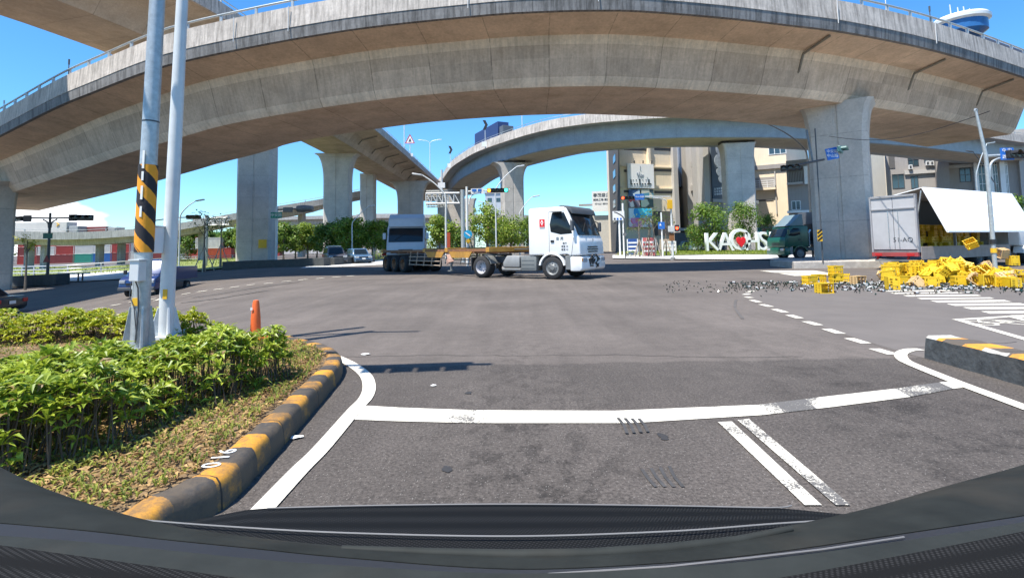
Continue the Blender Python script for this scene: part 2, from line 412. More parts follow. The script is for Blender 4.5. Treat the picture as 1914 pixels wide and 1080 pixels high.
LL = [(-30, 0, 612, 608), (20, 42, 604, 600), (68, 89, 597.5, 594), (107, 125, 590.5, 587.5), (141, 159, 584.5, 581.5), (174, 193, 578.5, 575.5), (207, 225, 572, 569), (240, 254, 566, 563.5), (275, 292, 561.5, 558), (313, 324, 554, 552), (339, 356, 551, 548), (369, 386, 546, 544), (400, 417, 542, 540), (430, 447, 538, 536), (461, 476, 534, 532), (493, 510, 531, 529), (527, 544, 527, 525.4), (559, 574, 524, 522.5), (590, 605, 521.5, 520), (621, 637, 519, 517.6), (648, 662, 517, 516)]
mk = MB()
for a, b, c, d in LL: strip([G(a, c), G((a+b)/2, (c+d)/2), G(b, d)], 0.18, mb=mk, dz=0.02)
for a, b, c, d in [(38, 70, 545, 542), (700, 720, 505, 504.3), (290, 312, 562.5, 555)]: strip([G(a, c), G(b, d)], 0.2, mb=mk, dz=0.02)
struct(mk.build('left_dashes', P_new), label='dashed white line curving away to the left')
ZB = [(750, 1300, 366, 377), (820, 1390, 384, 397), (925, 1530, 404, 419), (1040, 1640, 427, 441), (1155, 1765, 448, 470), (1290, 1900, 474, 498), (1425, 2040, 503, 529), (1575, 2180, 536, 563), (1810, 2380, 569, 598)]
mk = MB()
for a, b, c, d in ZB:
    d -= (d-c)*.3; k = 4.41; s = (d-c)*3.2
    q = [((a-s*.3)/k+1480, c/k+460), ((b-s*.3)/k+1480, c/k+460-1.2), ((b+s)/k+1480, d/k+460-1.2), ((a+s)/k+1480, d/k+460)]
    gquad(q, mb=mk)
for q in [[(1420, 506), (1520, 505.5), (1545, 508.5), (1450, 509.5)], [(1455, 510.5), (1548, 509.5), (1556, 514), (1485, 515.5)]]: gquad(q, mb=mk)
struct(mk.build('zebra_crossing', P_new), label='white zebra crossing bars below the spilled crates')
mk = MB()
strip([G(1785, 598), G(1892, 591.5)], .12, mb=mk); strip([G(1790, 598), G(1925, 637)], .12, mb=mk, dz=.009); strip([G(1888, 592), G(1930, 603)], .12, mb=mk, dz=.012)
c0 = G(1865, 603.5)
for dx in (-.28, .28):
    strip([(c0.x+dx+.17*math.cos(a*PI/6), c0.y+.24*math.sin(a*PI/6)) for a in range(13)], .06, mb=mk, dz=.007)
strip([(c0.x-.28, c0.y), (c0.x-.05, c0.y+.3), (c0.x+.25, c0.y), (c0.x-.02, c0.y-.05), (c0.x-.28, c0.y)], .06, mb=mk, dz=.010)
strip([(c0.x+.28, c0.y), (c0.x+.16, c0.y+.38), (c0.x+.02, c0.y+.36)], .06, mb=mk, dz=.013)
struct(mk.build('scooter_waiting_box', P_new), label='white scooter waiting box outline with a two wheeler symbol')
# dark tyre scuffs on and below the stop line
M_scuff = mat('tyre_scuff', (0.05, 0.048, 0.047), .8, var=.4, scale=9)
mk = MB()
for k in range(4):
    strip([G(1155+k*13, 783+k*.5), G(1166+k*13, 796), G(1172+k*13, 812-k)], .025, mb=mk, dz=.012)
for k in range(4):
    strip([G(1200+k*17, 878-k*2), G(1210+k*17, 893), G(1226+k*17, 911)], .022, mb=mk, dz=.006)
mk2 = MB()
for pts, w in (([(362, 556), (420, 548), (480, 538), (560, 527)], .22), ([(340, 566), (420, 556), (500, 543)], .18), ([(1376, 560), (1374, 575), (1388, 596)], .06)):
    gstrip(pts, w, mb=mk2, dz=.008, n=8)
struct(mk2.build('faint_tyre_marks', mat('faint_tyre_mark', (.092, .082, .074), .85, var=.3, scale=2.5)), 'stuff', 'faint dark tyre marks curving over the junction')
mk2 = MB(); random.seed(14)
for pts in ([(640, 668), (800, 664), (960, 665), (1150, 663), (1330, 668), (1500, 667)], [(1700, 650), (1800, 645), (1905, 640)]):
    P_ = [p+Vector((random.uniform(-.02, .02), random.uniform(-.03, .03), 0)) for p in resample_g([G(*q) for q in pts], .12)]
    strip(P_, .012, mb=mk2, dz=.007)
struct(mk2.build('road_cracks', mat('crack_dark', (.04, .036, .033), .9)), 'stuff', 'thin dark cracks and seams in the asphalt')
struct(mk.build('tyre_scuffs', M_scuff), 'stuff', 'dark ribbed scuff marks on the lane')
mk = MB()
for (px, py, r) in ((835, 877, .035), (876, 735, .03), (1240, 816, .04)):
    c = G(px, py)
    mk.poly([(c.x+r*random.uniform(.6, 1.5)*math.cos(a*PI/7), c.y+1.3*r*random.uniform(.6, 1.5)*math.sin(a*PI/7), .005) for a in range(14)])
struct(mk.build('oil_stains', mat('oil_stain', (.035, .033, .032), .6)), 'stuff', 'small dark oil stains on the lane')
# litter
M_paper = mat('white_paper', (.75, .75, .72), .8)
for k, (px, py, s, lb) in enumerate(((553, 819, .06, 'crumpled white paper scrap in the gutter beside the striped kerb'), (683, 663, .07, 'white paper scrap on the road beyond the island tip'), (810, 722, .035, 'small white stick lying alone on the asphalt'))):
    c = G(px, py); m_ = MB()
    pts = [(s*random.uniform(.5, 1.3)*math.cos(a*PI/4), .6*s*random.uniform(.5, 1.3)*math.sin(a*PI/4), .004+random.uniform(0, .012)) for a in range(8)]
    m_.add([(0, 0, .02)]+pts, [(0, 1+i, 1+(i+1) % 8) for i in range(8)])
    tag(m_.build('paper_scrap', M_paper, loc=(c.x, c.y, .003)), lb, 'litter')

# light concrete, grass beyond the road
M_conc_g = mat('pale_concrete_paving', (.5, .49, .46), .85, var=.1, scale=.6, bump=.2)
M_grass = mat('grass_ground', (.17, .20, .04), .9, var=.45, scale=1.5, bump=.4, bscale=9)
M_farroad = mat('old_road_surface', (.2, .195, .19), .9, var=.15, scale=.5)
def gpatch(pxs, m, name, dz=.03, kind='structure', label=None, n=14):
    """ground patch between a far edge and a near edge polyline given in photo columns"""
    mb = MB(); top, bot = pxs
    def at(pl, t):
        t *= len(pl)-1; i = min(int(t), len(pl)-2); f = t-i
        return (pl[i][0]*(1-f)+pl[i+1][0]*f, pl[i][1]*(1-f)+pl[i+1][1]*f)
    rows = []
    for i in range(n+1):
        a, b = at(top, i/n), at(bot, i/n); A, Bq = G(*a), G(*b); row = []
        for j in range(7):
            p = A.lerp(Bq, j/6); row.append((p.x, p.y, H(p.x, p.y)+dz))
        rows.append(row)
    mb.grid(rows); return struct(mb.build(name, m), kind, label)
gpatch([[(-60, 500), (110, 499), (230, 497), (330, 494)], [(-60, 517), (110, 517), (215, 513), (330, 506)]], M_grass, 'lawn', .05, label='strip of lawn beyond the left guard rails')
gpatch([[(110, 512), (160, 511), (235, 507), (330, 500)], [(112, 527), (160, 527), (240, 522), (340, 512)]], M_conc_g, 'side_road', .09, label='bright sunlit side road on the left')
gpatch([[(325, 483), (380, 480), (452, 477)], [(325, 511), (380, 507), (452, 499)]], M_grass, 'lawn', .13, label='lawn between the left lamp post and the tall pier')
gpatch([[(595, 493), (660, 488.5), (730, 485)], [(560, 502), (660, 498), (738, 494)]], M_conc_g, 'far_lane', .03, label='bright sunlit lane where two cars wait')
gpatch([[(1145, 478), (1250, 475.5), (1330, 477), (1470, 478), (1530, 478)], [(1145, 484), (1250, 486), (1330, 486.5), (1470, 487), (1535, 486)]], M_conc_g, 'far_pavement', .1, label='bright sunlit pavement in front of the lawn')
gpatch([[(1165, 470), (1250, 470), (1330, 471), (1475, 471)], [(1175, 477), (1235, 480), (1330, 477.5), (1475, 477.5)]], M_grass, 'lawn', .16, label='lawn under the big white letters')

# ================================================================== PLANTED ISLAND
M_soil = mat('dry_soil', (.17, .115, .06), .95, var=.4, scale=6, bump=.8, bscale=25)
def stripe_mat(name, period, cy=(.62, .30, .015), ck=(.035, .035, .036), axis_uv=0, wear=.5, jointlen=.92, sidev=0):
    m = bpy.data.materials.new(name); m.use_nodes = True; nt = m.node_tree; l = nt.links.new
    b = nt.nodes['Principled BSDF']; b.inputs['Roughness'].default_value = .75
    uv = nd(nt, 'ShaderNodeUVMap'); uv.uv_map = 'UVMap'; sp = nd(nt, 'ShaderNodeSeparateXYZ'); l(uv.outputs[0], sp.inputs[0])
    tc = nd(nt, 'ShaderNodeTexCoord'); n = nd(nt, 'ShaderNodeTexNoise'); n.inputs['Scale'].default_value = 12; n.inputs['Detail'].default_value = 8; n.inputs['Roughness'].default_value = .75; l(tc.outputs['Object'], n.inputs['Vector'])
    a = nd(nt, 'ShaderNodeMath', operation='MULTIPLY_ADD'); l(n.outputs[0], a.inputs[0]); a.inputs[1].default_value = .05; l(sp.outputs[axis_uv], a.inputs[2])
    d = nd(nt, 'ShaderNodeMath', operation='DIVIDE'); l(a.outputs[0], d.inputs[0]); d.inputs[1].default_value = period
    fr = nd(nt, 'ShaderNodeMath', operation='FRACT'); l(d.outputs[0], fr.inputs[0])
    gt = nd(nt, 'ShaderNodeMath', operation='GREATER_THAN'); l(fr.outputs[0], gt.inputs[0]); gt.inputs[1].default_value = .5
    mx = nd(nt, 'ShaderNodeMixRGB'); l(gt.outputs[0], mx.inputs[0]); mx.inputs[1].default_value = (*cy, 1); mx.inputs[2].default_value = (*ck, 1)
    r = nd(nt, 'ShaderNodeMapRange'); r.inputs[1].default_value = .53; r.inputs[2].default_value = .72; r.inputs[4].default_value = wear; l(n.outputs[0], r.inputs[0])
    m2 = nd(nt, 'ShaderNodeMixRGB'); l(r.outputs[0], m2.inputs[0]); l(mx.outputs[0], m2.inputs[1]); m2.inputs[2].default_value = (.14, .12, .10, 1)
    n9 = nd(nt, 'ShaderNodeTexNoise'); n9.inputs['Scale'].default_value = 3.5; n9.inputs['Detail'].default_value = 9; n9.inputs['Roughness'].default_value = .8; l(tc.outputs['Object'], n9.inputs['Vector'])
    r9 = nd(nt, 'ShaderNodeMapRange'); r9.inputs[1].default_value = .40; r9.inputs[2].default_value = .58; r9.inputs[4].default_value = min(1, wear); l(n9.outputs[0], r9.inputs[0])
    if sidev:
        rs_ = nd(nt, 'ShaderNodeMapRange'); rs_.inputs[1].default_value = sidev*.6; rs_.inputs[2].default_value = sidev*1.15; rs_.inputs[3].default_value = .55; rs_.inputs[4].default_value = 0; l(sp.outputs[1], rs_.inputs[0])
        sa = nd(nt, 'ShaderNodeMath', operation='ADD'); sa.use_clamp = True; l(r9.outputs[0], sa.inputs[0]); l(rs_.outputs[0], sa.inputs[1]); r9 = sa
    m3 = nd(nt, 'ShaderNodeMixRGB'); l(r9.outputs[0], m3.inputs[0]); l(m2.outputs[0], m3.inputs[1]); m3.inputs[2].default_value = (.10, .075, .05, 1)
    fj = nd(nt, 'ShaderNodeMath', operation='DIVIDE'); l(sp.outputs[axis_uv], fj.inputs[0]); fj.inputs[1].default_value = jointlen
    fj2 = nd(nt, 'ShaderNodeMath', operation='FRACT'); l(fj.outputs[0], fj2.inputs[0]); fj3 = nd(nt, 'ShaderNodeMath', operation='LESS_THAN'); l(fj2.outputs[0], fj3.inputs[0]); fj3.inputs[1].default_value = .014
    m4 = nd(nt, 'ShaderNodeMixRGB'); l(fj3.outputs[0], m4.inputs[0]); l(m3.outputs[0], m4.inputs[1]); m4.inputs[2].default_value = (.02, .018, .016, 1)
    l(m4.outputs[0], b.inputs['Base Color'])
    bp = nd(nt, 'ShaderNodeBump'); bp.inputs['Strength'].default_value = .5; bp.inputs['Distance'].default_value = .01; l(n.outputs[0], bp.inputs['Height']); l(bp.outputs[0], b.inputs['Normal'])
    return m
M_kerb = stripe_mat('yellow_black_kerb_paint', 0.46, cy=(.62, .28, .02), wear=.8, sidev=.16)
kpx = [(60, 1190), (330, 1000), (425, 946), (500, 868), (560, 800), (610, 742), (634, 712), (641, 692), (628, 676), (600, 664), (560, 652), (510, 642), (440, 640), (345, 640)]
kp = catmull([G(x, y) for x, y in kpx], 6)
kp = [Vector((p.x, p.y, 0)) for p in kp]
kp += [Vector((-6.6, 9.3, 0)), Vector((-9, 10.2, 0)), Vector((-13, 10.6, 0))]
u = 0; rows = []; us = []
ins = []
KH = .19
prof = [(0, -.02), (.006, .09), (.018, .14), (.04, .168), (.08, .175), (.15, .175), (.18, .165), (.195, .12)]
for i, p in enumerate(kp):
    d = (kp[min(i+1, len(kp)-1)]-kp[max(i-1, 0)]).normalized(); n = Vector((-d.y, d.x, 0))
    if i: u += (p-kp[i-1]).length
    us.append(u); jt = random.uniform(-.006, .006)
    rows.append([tuple(p+n*(a+jt)+Vector((0, 0, z+(jt if z > .1 else 0)))) for a, z in prof]); ins.append(p+n*.185)
kb = MB(); kb.grid(rows, uv=(us, [0, .07, .15, .2, .26, .34, .4, .45]))
isl = kb.build('island_kerb', M_kerb, smooth=50)
tag(isl, 'yellow and black striped concrete kerb curving round the planted island', 'kerb')
# writing on the kerb top
i0 = min(range(len(kp)), key=lambda i: (kp[i]-G(470, 905)).length)
dd = (kp[i0+1]-kp[i0]).normalized(); nn = Vector((-dd.y, dd.x, 0))
for s_, off, sz in (('0', .0, .15), ('1', .11, .15), ('6', .2, .15)):
    q = Vector(GZ(397, 868, .18))+dd*(off)
    text(s_, sz, 'painted_digit', M_paper, isl, (q.x, q.y, .179), (0, 0, math.atan2(dd.y, dd.x)), .001)
sb = MB()
rows = []
for k in range(60):
    t = k/59; idx = t*(len(ins)-1); i = min(int(idx), len(ins)-2); p = ins[i].lerp(ins[i+1], idx-i)
    far = Vector((-14, 1.0+9*t, 0)); row = []
    for j in range(22):
        q = p.lerp(far, (j/21)**1.3); zz = .15+(.03*math.sin(q.x*3.1)*math.cos(q.y*2.3)+random.uniform(-.012, .012))*min(1, j/2)
        row.append((q.x, q.y, zz))
    rows.append(row)
sb.grid(rows); struct(sb.build('island_soil', M_soil, smooth=180), label='dry soil bed of the planted island')

# ---- leaves
def leaf_mat(name, c1, c2, rough=.42, dead=.03, pscale=2.2):
    m = bpy.data.materials.new(name); m.use_nodes = True; nt = m.node_tree; l = nt.links.new
    b = nt.nodes['Principled BSDF']; b.inputs['Roughness'].default_value = rough; b.inputs['Specular IOR Level'].default_value = .5
    ge = nd(nt, 'ShaderNodeNewGeometry'); mx = nd(nt, 'ShaderNodeMixRGB'); l(ge.outputs['Random Per Island'], mx.inputs[0])
    mx.inputs[1].default_value = (*c1, 1); mx.inputs[2].default_value = (*c2, 1)
    tc = nd(nt, 'ShaderNodeTexCoord'); no = nd(nt, 'ShaderNodeTexNoise'); no.inputs['Scale'].default_value = pscale; no.inputs['Detail'].default_value = 3; l(tc.outputs['Object'], no.inputs['Vector'])
    mr_ = nd(nt, 'ShaderNodeMapRange'); mr_.inputs[1].default_value = .3; mr_.inputs[2].default_value = .7; mr_.inputs[3].default_value = -.3; mr_.inputs[4].default_value = .35; l(no.outputs[0], mr_.inputs[0])
    ad = nd(nt, 'ShaderNodeMath', operation='ADD'); ad.use_clamp = True; l(mr_.outputs[0], ad.inputs[0]); l(ge.outputs['Random Per Island'], ad.inputs[1]); l(ad.outputs[0], mx.inputs[0])
    gtn = nd(nt, 'ShaderNodeMath', operation='GREATER_THAN'); wn_ = nd(nt, 'ShaderNodeTexWhiteNoise'); wn_.noise_dimensions = '1D'; l(ge.outputs['Random Per Island'], wn_.inputs['W']); l(wn_.outputs['Value'], gtn.inputs[0]); gtn.inputs[1].default_value = 1-dead
    mxd = nd(nt, 'ShaderNodeMixRGB'); l(gtn.outputs[0], mxd.inputs[0]); l(mx.outputs[0], mxd.inputs[1]); mxd.inputs[2].default_value = (.30, .20, .08, 1); mx = mxd
    l(mx.outputs[0], b.inputs['Base Color'])
    tr = nd(nt, 'ShaderNodeBsdfTranslucent'); l(mx.outputs[0], tr.inputs[0])
    ms = nd(nt, 'ShaderNodeMixShader'); ms.inputs[0].default_value = .35; out = nt.nodes['Material Output']
    l(b.outputs[0], ms.inputs[1]); l(tr.outputs[0], ms.inputs[2]); l(ms.outputs[0], out.inputs[0])
    return m
M_leafA = leaf_mat('fresh_green_leaves', (.10, .185, .013), (.42, .49, .05))
M_leafB = leaf_mat('yellow_green_leaves', (.16, .24, .012), (.50, .50, .03))
M_leafT = leaf_mat('tree_leaves', (.045, .12, .014), (.20, .30, .035), .5)
M_leafT2 = leaf_mat('light_tree_leaves', (.10, .19, .015), (.32, .40, .04), .5)
M_leafD = leaf_mat('dull_green_leaves', (.03, .07, .02), (.11, .16, .04), .5)
M_stem = mat('brown_stems', (.10, .07, .045), .9)
M_dryleaf = leaf_mat('dry_leaf_litter', (.16, .085, .03), (.60, .40, .17), .8)
M_blade = leaf_mat('short_weeds', (.10, .14, .02), (.36, .38, .06), .7)

def leaf(mb, p, d, up, ln, w, curl=.25):
    """one lance leaf: two quads folded along the rib, tip curling down"""
    s = d.cross(up)
    if s.length < 1e-3: s = d.cross(Vector((1, 0, 0)))
    s.normalize(); n = s.cross(d).normalized()
    a = p; b1 = p+d*ln*.5+n*ln*.06; t = p+d*ln-Vector((0, 0, ln*curl))
    L1 = b1+s*w*.5+n*w*.22; R1 = b1-s*w*.5+n*w*.22
    mb.add([a, L1, t, R1, b1], [(0, 4, 1), (4, 2, 1), (0, 3, 4), (4, 3, 2)])
def rosette(mb, c, n, ln, w, tilt0=.15):
    a0 = random.uniform(0, 6.3); ax = Vector((random.gauss(0, .3), random.gauss(0, .3), 1)).normalized()
    for k in range(n):
        a = a0+k*2.4; el = tilt0+(k/n)*1.0+random.uniform(-.1, .1)
        d = Vector((math.cos(a)*math.cos(el), math.sin(a)*math.cos(el), math.sin(el)))
        d = (d+ax*.25-Vector((0, 0, .25))).normalized()
        leaf(mb, c, d, ax, ln*random.uniform(.7, 1.15), w*random.uniform(.8, 1.2), random.uniform(.05, .4))
def in_poly(x, y, P):
    c = False; n = len(P)
    for i in range(n):
        x1, y1 = P[i]; x2, y2 = P[(i+1) % n]
        if (y1 > y) != (y2 > y) and x < (x2-x1)*(y-y1)/(y2-y1)+x1: c = not c
    return c
def edge_dist(x, y, P):
    m = 9
    for i in range(len(P)):
        a, b = Vector(P[i]), Vector(P[(i+1) % len(P)]); q = Vector((x, y)); ab = b-a
        t = max(0, min(1, (q-a).dot(ab)/ab.length_squared)); m = min(m, (q-a-ab*t).length)
    return m
def hedge(P, ztop, dens, ln, w, lm, label, side=.7, seed=1, thin=0.0, nleaf=9):
    random.seed(seed)
    xs = [p[0] for p in P]; ys = [p[1] for p in P]
    area = (max(xs)-min(xs))*(max(ys)-min(ys)); mb = MB(); st = MB()
    for _ in range(int(area*dens)):
        x, y = random.uniform(min(xs), max(xs)), random.uniform(min(ys), max(ys))
        if not in_poly(x, y, P): continue
        e = edge_dist(x, y, P)
        hump = .07*math.sin(x*5.3+seed)*math.cos(y*4.1)+.04*math.sin(x*13+y*9)
        zt = ztop+hump-.22*max(0, .14-e)/.14
        z = zt-abs(random.gauss(0, .06)) if random.random() < .62 else zt-random.random()**1.3*(ztop-.2)*(side if e < .25 else .35)
        z = max(z, .2)
        rosette(mb, Vector((x, y, z)), nleaf if z > zt-.15 else nleaf-3, ln*random.uniform(.8, 1.15), w, random.uniform(-.2, .25))
        if random.random() < .45:
            bx, by = x+random.uniform(-.08, .08), y+random.uniform(-.08, .08)
            st.tube([(bx, by, .12), ((x+bx)/2+random.uniform(-.03, .03), (y+by)/2, z*.55), (x, y, z)], [.007, .005, .003], 4, caps=False)
    h = thing('hedge', label, 'hedge', (0, 0, 0))
    mb.build('foliage', lm, h, fix=False); st.build('stems', M_stem, h, fix=False)
    return h
H1 = [(-2.15, 5.1), (-2.28, 4.5), (-2.5, 3.8), (-2.52, 3.3), (-2.65, 2.9), (-3.1, 2.7), (-4.6, 2.6), (-5.2, 3.6), (-4.2, 4.2), (-3.2, 4.75), (-2.5, 5.35)]
hedge(H1, .62, 320, .105, .030, M_leafA, 'near bright green hedge of long leaves beside the striped kerb', seed=3)
H2 = [(-4.75, 7.5), (-4.6, 8.1), (-6.2, 8.3), (-9, 8.0), (-12.5, 7.6), (-12.5, 6.6), (-9, 7.0), (-6.3, 7.15)]
hedge(H2, .50, 330, .085, .032, M_leafB, 'far clipped yellow green hedge behind the two tall poles', seed=5, nleaf=8)
# leaf litter and weeds on the soil
random.seed(8)
lt = MB(); wd = MB()
SOILP = [(q.x-.02, q.y) for q in ins if q.x > -6.5 and q.y > 1.5]+[(-6.5, 8.2), (-12, 8), (-12, 5), (-5, 4), (-4.6, 1.6)]
for _ in range(40000):
    x, y = (random.uniform(-9, -1.4), random.uniform(1.6, 8.6)) if random.random() < .5 else (random.uniform(-4.2, -1.4), random.uniform(1.6, 7))
    if not in_poly(x, y, SOILP): continue
    c = Vector((x, y, .16+random.uniform(0, .03))); a = random.uniform(0, 6.3)
    d = Vector((math.cos(a), math.sin(a), random.uniform(-.1, .5))).normalized()
    if random.random() < .72: leaf(lt, c, d, Vector((random.uniform(-.4, .4), random.uniform(-.4, .4), 1)), random.uniform(.03, .075), random.uniform(.012, .028), .1)
    else:
        for k in range(3):
            a = random.uniform(0, 6.3); leaf(wd, c, Vector((math.cos(a)*.5, math.sin(a)*.5, .8)).normalized(), Vector((0, 0, 1)), random.uniform(.03, .09), .012, .3)
struct(lt.build('leaf_litter', M_dryleaf, fix=False), 'stuff', 'dry fallen leaves on the island soil')
struct(wd.build('weeds', M_blade, fix=False), 'stuff', 'short green weeds on the island soil')

# ---- right concrete kerb block
rc = [(4.86, 6.15), (4.84, 5.3), (4.78, 4.6), (4.72, 3.8), (4.7, 2.6)]
rows = []; us = []; u = 0
pr = [(0, -.02), (.02, .12), (.035, .24), (.07, .265), (.34, .265), (.38, .22), (.4, -.02)]
rcc = catmull([(a, b, 0) for a, b in rc], 8)
for i, p in enumerate(rcc):
    if i: u += (p-rcc[i-1]).length
    us.append(u); rows.append([(p.x+a+random.uniform(-.008, .008), p.y, z+random.uniform(-.006, .006)) for a, z in pr])
kb = MB(); kb.grid(rows, uv=(us, [0, .14, .26, .3, .57, .63, .9]))
f0 = rows[0]; kb.v += []
kb.add([tuple(Vector(p)) for p in f0], [tuple(range(len(f0)))], 0, None)
M_blockside = mat('weathered_black_paint', (.045, .05, .052), .75, var=.6, scale=9, bump=.6, bscale=18, dirt=.2)
rk = kb.build('concrete_kerb_block', [M_blockside, stripe_mat('orange_black_block_paint', .54, cy=(.78, .33, .02), ck=(.09, .075, .06)), mat('bare_concrete_edge', (.42, .4, .36), .85, var=.35, scale=14, bump=.4)], smooth=35)
for p in rk.data.polygons:
    c = p.center; 
    if c.z > .25 and abs(p.normal.z) > .8: p.material_index = 1
    elif c.z > .235: p.material_index = 2
    if c.y > 6.0 and abs(p.normal.z) > .5: p.material_index = 2
tag(rk, 'low concrete divider block with orange stripes on top and chipped black side', 'divider')
# ---- traffic cone
M_cone = mat('faded_orange_plastic', (.75, .13, .02), .5, var=.12, dirt=.15)
p = G(477, 652)
cn = thing('traffic_cone', 'tall slim orange bollard cone behind the near hedge', 'cone', (p.x, p.y, .14))
MB().lathe([(.0, .56), (.035, .555), (.045, .52), (.065, .3), (.075, 0)], axis='z', n=18).build('cone_body', M_cone, cn, smooth=50)
MB().lathe([(.0, .03), (.17, .03), (.19, 0)], axis='z', n=18).build('cone_base', M_cone, cn, smooth=50)
MB().box((-.03, -.066, .44), (.03, .01, .035)).build('white_sticker', M_paper, cn)
# ================================================================== CONCRETE
def concrete_mat(name, col, seg=3.2, panel=.12, joint=.35, stain=.35, warm=(.30, .20, .12), rough=.85, streak=0):
    m = bpy.data.materials.new(name); m.use_nodes = True; nt = m.node_tree; l = nt.links.new
    b = nt.nodes['Principled BSDF']; b.inputs['Roughness'].default_value = rough; b.inputs['Specular IOR Level'].default_value = .3
    tc = nd(nt, 'ShaderNodeTexCoord'); uv = nd(nt, 'ShaderNodeUVMap'); uv.uv_map = 'UVMap'; sp = nd(nt, 'ShaderNodeSeparateXYZ'); l(uv.outputs[0], sp.inputs[0])
    def M(op, a, b_=None, c=None):
        r = nd(nt, 'ShaderNodeMath', operation=op)
        for i, v in enumerate((a, b_, c)):
            if v is None: continue
            if isinstance(v, (int, float)): r.inputs[i].default_value = v
            else: l(v, r.inputs[i])
        return r.outputs[0]
    def MR(v, a, b_, c, d):
        r = nd(nt, 'ShaderNodeMapRange'); r.inputs[1].default_value = a; r.inputs[2].default_value = b_; r.inputs[3].default_value = c; r.inputs[4].default_value = d; l(v, r.inputs[0]); return r.outputs[0]
    def N(s, d=6, r=.65, vec=None):
        n = nd(nt, 'ShaderNodeTexNoise'); n.inputs['Scale'].default_value = s; n.inputs['Detail'].default_value = d; n.inputs['Roughness'].default_value = r
        l(vec or tc.outputs['Object'], n.inputs['Vector']); return n.outputs[0]
    q = M('DIVIDE', sp.outputs[0], seg); fl = M('FLOOR', q); fr = M('FRACT', q)
    cb = nd(nt, 'ShaderNodeCombineXYZ'); l(fl, cb.inputs[0]); l(M('FLOOR', M('DIVIDE', sp.outputs[1], 1.55)), cb.inputs[1])
    wnz = nd(nt, 'ShaderNodeTexWhiteNoise'); l(cb.outputs[0], wnz.inputs['Vector'])
    val = MR(wnz.outputs['Value'], 0, 1, 1-panel, 1+panel)
    val = M('MULTIPLY', val, MR(N(.6), .3, .7, .84, 1.14))
    val = M('MULTIPLY', val, MR(N(7, 8, .7), .3, .7, .86, 1.12))
    cuv = nd(nt, 'ShaderNodeCombineXYZ'); l(M('MULTIPLY', sp.outputs[0], 3.2), cuv.inputs[0]); l(M('MULTIPLY', sp.outputs[1], .28), cuv.inputs[1])
    nst = N(1.4, 8, .72, cuv.outputs[0])
    if streak: val = M('MULTIPLY', val, MR(nst, .44, .60, 1.12, 1-streak))
    jd = M('LESS_THAN', M('ABSOLUTE', M('SUBTRACT', fr, .5)), .5-.018/seg*1.6)
    jl = M('SUBTRACT', 1.0, jd)
    jn = M('MULTIPLY', jl, MR(N(2.5), .35, .55, .1, 1))
    val = M('MULTIPLY', val, MR(jn, 0, 1, 1, 1-joint))
    sc = nd(nt, 'ShaderNodeVectorMath', operation='SCALE'); sc.inputs[0].default_value = col; l(val, sc.inputs['Scale'])
    m1 = nd(nt, 'ShaderNodeMixRGB'); l(M('MULTIPLY', MR(N(.8, 8, .75), .48, .72, 0, 1), stain), m1.inputs[0]); l(sc.outputs[0], m1.inputs[1]); m1.inputs[2].default_value = (*warm, 1)
    m2 = nd(nt, 'ShaderNodeMixRGB'); l(M('MULTIPLY', MR(N(3.3, 9, .8), .62, .74, 0, 1), .55), m2.inputs[0]); l(m1.outputs[0], m2.inputs[1]); m2.inputs[2].default_value = (.075, .06, .05, 1)
    l(m2.outputs[0], b.inputs['Base Color'])
    bp = nd(nt, 'ShaderNodeBump'); bp.inputs['Strength'].default_value = .35; bp.inputs['Distance'].default_value = .02
    l(M('ADD', N(9, 6), M('MULTIPLY', jl, -2.0)), bp.inputs['Height']); l(bp.outputs[0], b.inputs['Normal'])
    return m
C_girder = concrete_mat('stained_brown_concrete', (.62, .475, .35), panel=.07, stain=.5, joint=.4)
C_para = concrete_mat('streaked_parapet_concrete', (.52, .465, .41), seg=4.0, panel=.08, streak=.38, stain=.3, warm=(.16, .13, .11))
C_girder2 = concrete_mat('dusty_girder_concrete', (.48, .385, .29), seg=4.0)
C_grey = concrete_mat('grey_pier_concrete', (.52, .475, .42), seg=2.6, panel=.03, joint=.25, stain=.12, warm=(.2, .2, .2))
C_steelg = concrete_mat('blue_grey_painted_girder', (.30, .34, .37), seg=6.0, panel=.02, joint=.25, stain=.05, warm=(.2, .2, .2), rough=.5)
C_soff = concrete_mat('pale_soffit', (.46, .43, .36), seg=6.0, panel=.03, joint=.3, stain=.15)
C_far = concrete_mat('far_viaduct_concrete', (.46, .43, .39), seg=5.0, panel=.05, streak=.2, stain=.1)

def resample(P, step):
    out = [P[0]]; acc = 0; last = P[0]
    for p in P[1:]:
        while (p-last).length >= step:
            last = last+(p-last).normalized()*step; out.append(last)
    if (P[-1]-out[-1]).length > .3: out.append(P[-1])
    return out
def frames(P):
    F_ = []
    for i, p in enumerate(P):
        d = P[min(i+1, len(P)-1)]-P[max(i-1, 0)]; d.z = 0; d.normalize(); F_.append((p, d, Vector((-d.y, d.x, 0))))
    return F_
def sweep(P, prof, name, m, parent, side=1, smooth=35, closed=True, alt=None):
    mb = MB(); rows = []; us = []; u = 0
    vl = [0]
    for j in range(1, len(prof)+1):
        a, b = prof[j-1], prof[j % len(prof)]; vl.append(vl[-1]+math.hypot(a[0]-b[0], a[1]-b[1]))
    for i, (p, d, n) in enumerate(frames(P)):
        if i: u += (p-P[i-1]).length
        us.append(u); rows.append([p+n*side*a+Vector((0, 0, z)) for a, z in prof])
    mb.grid(rows, closed=closed, uv=(us, vl))
    if alt:
        for i in range(len(mb.m)):
            if i % len(prof) in alt: mb.m[i] = alt[i % len(prof)]
    if closed: mb.add(rows[0], [tuple(range(len(prof)))]); mb.add(rows[-1], [tuple(range(len(prof)))])
    o = mb.build(name, m, parent, smooth=smooth)
    return o
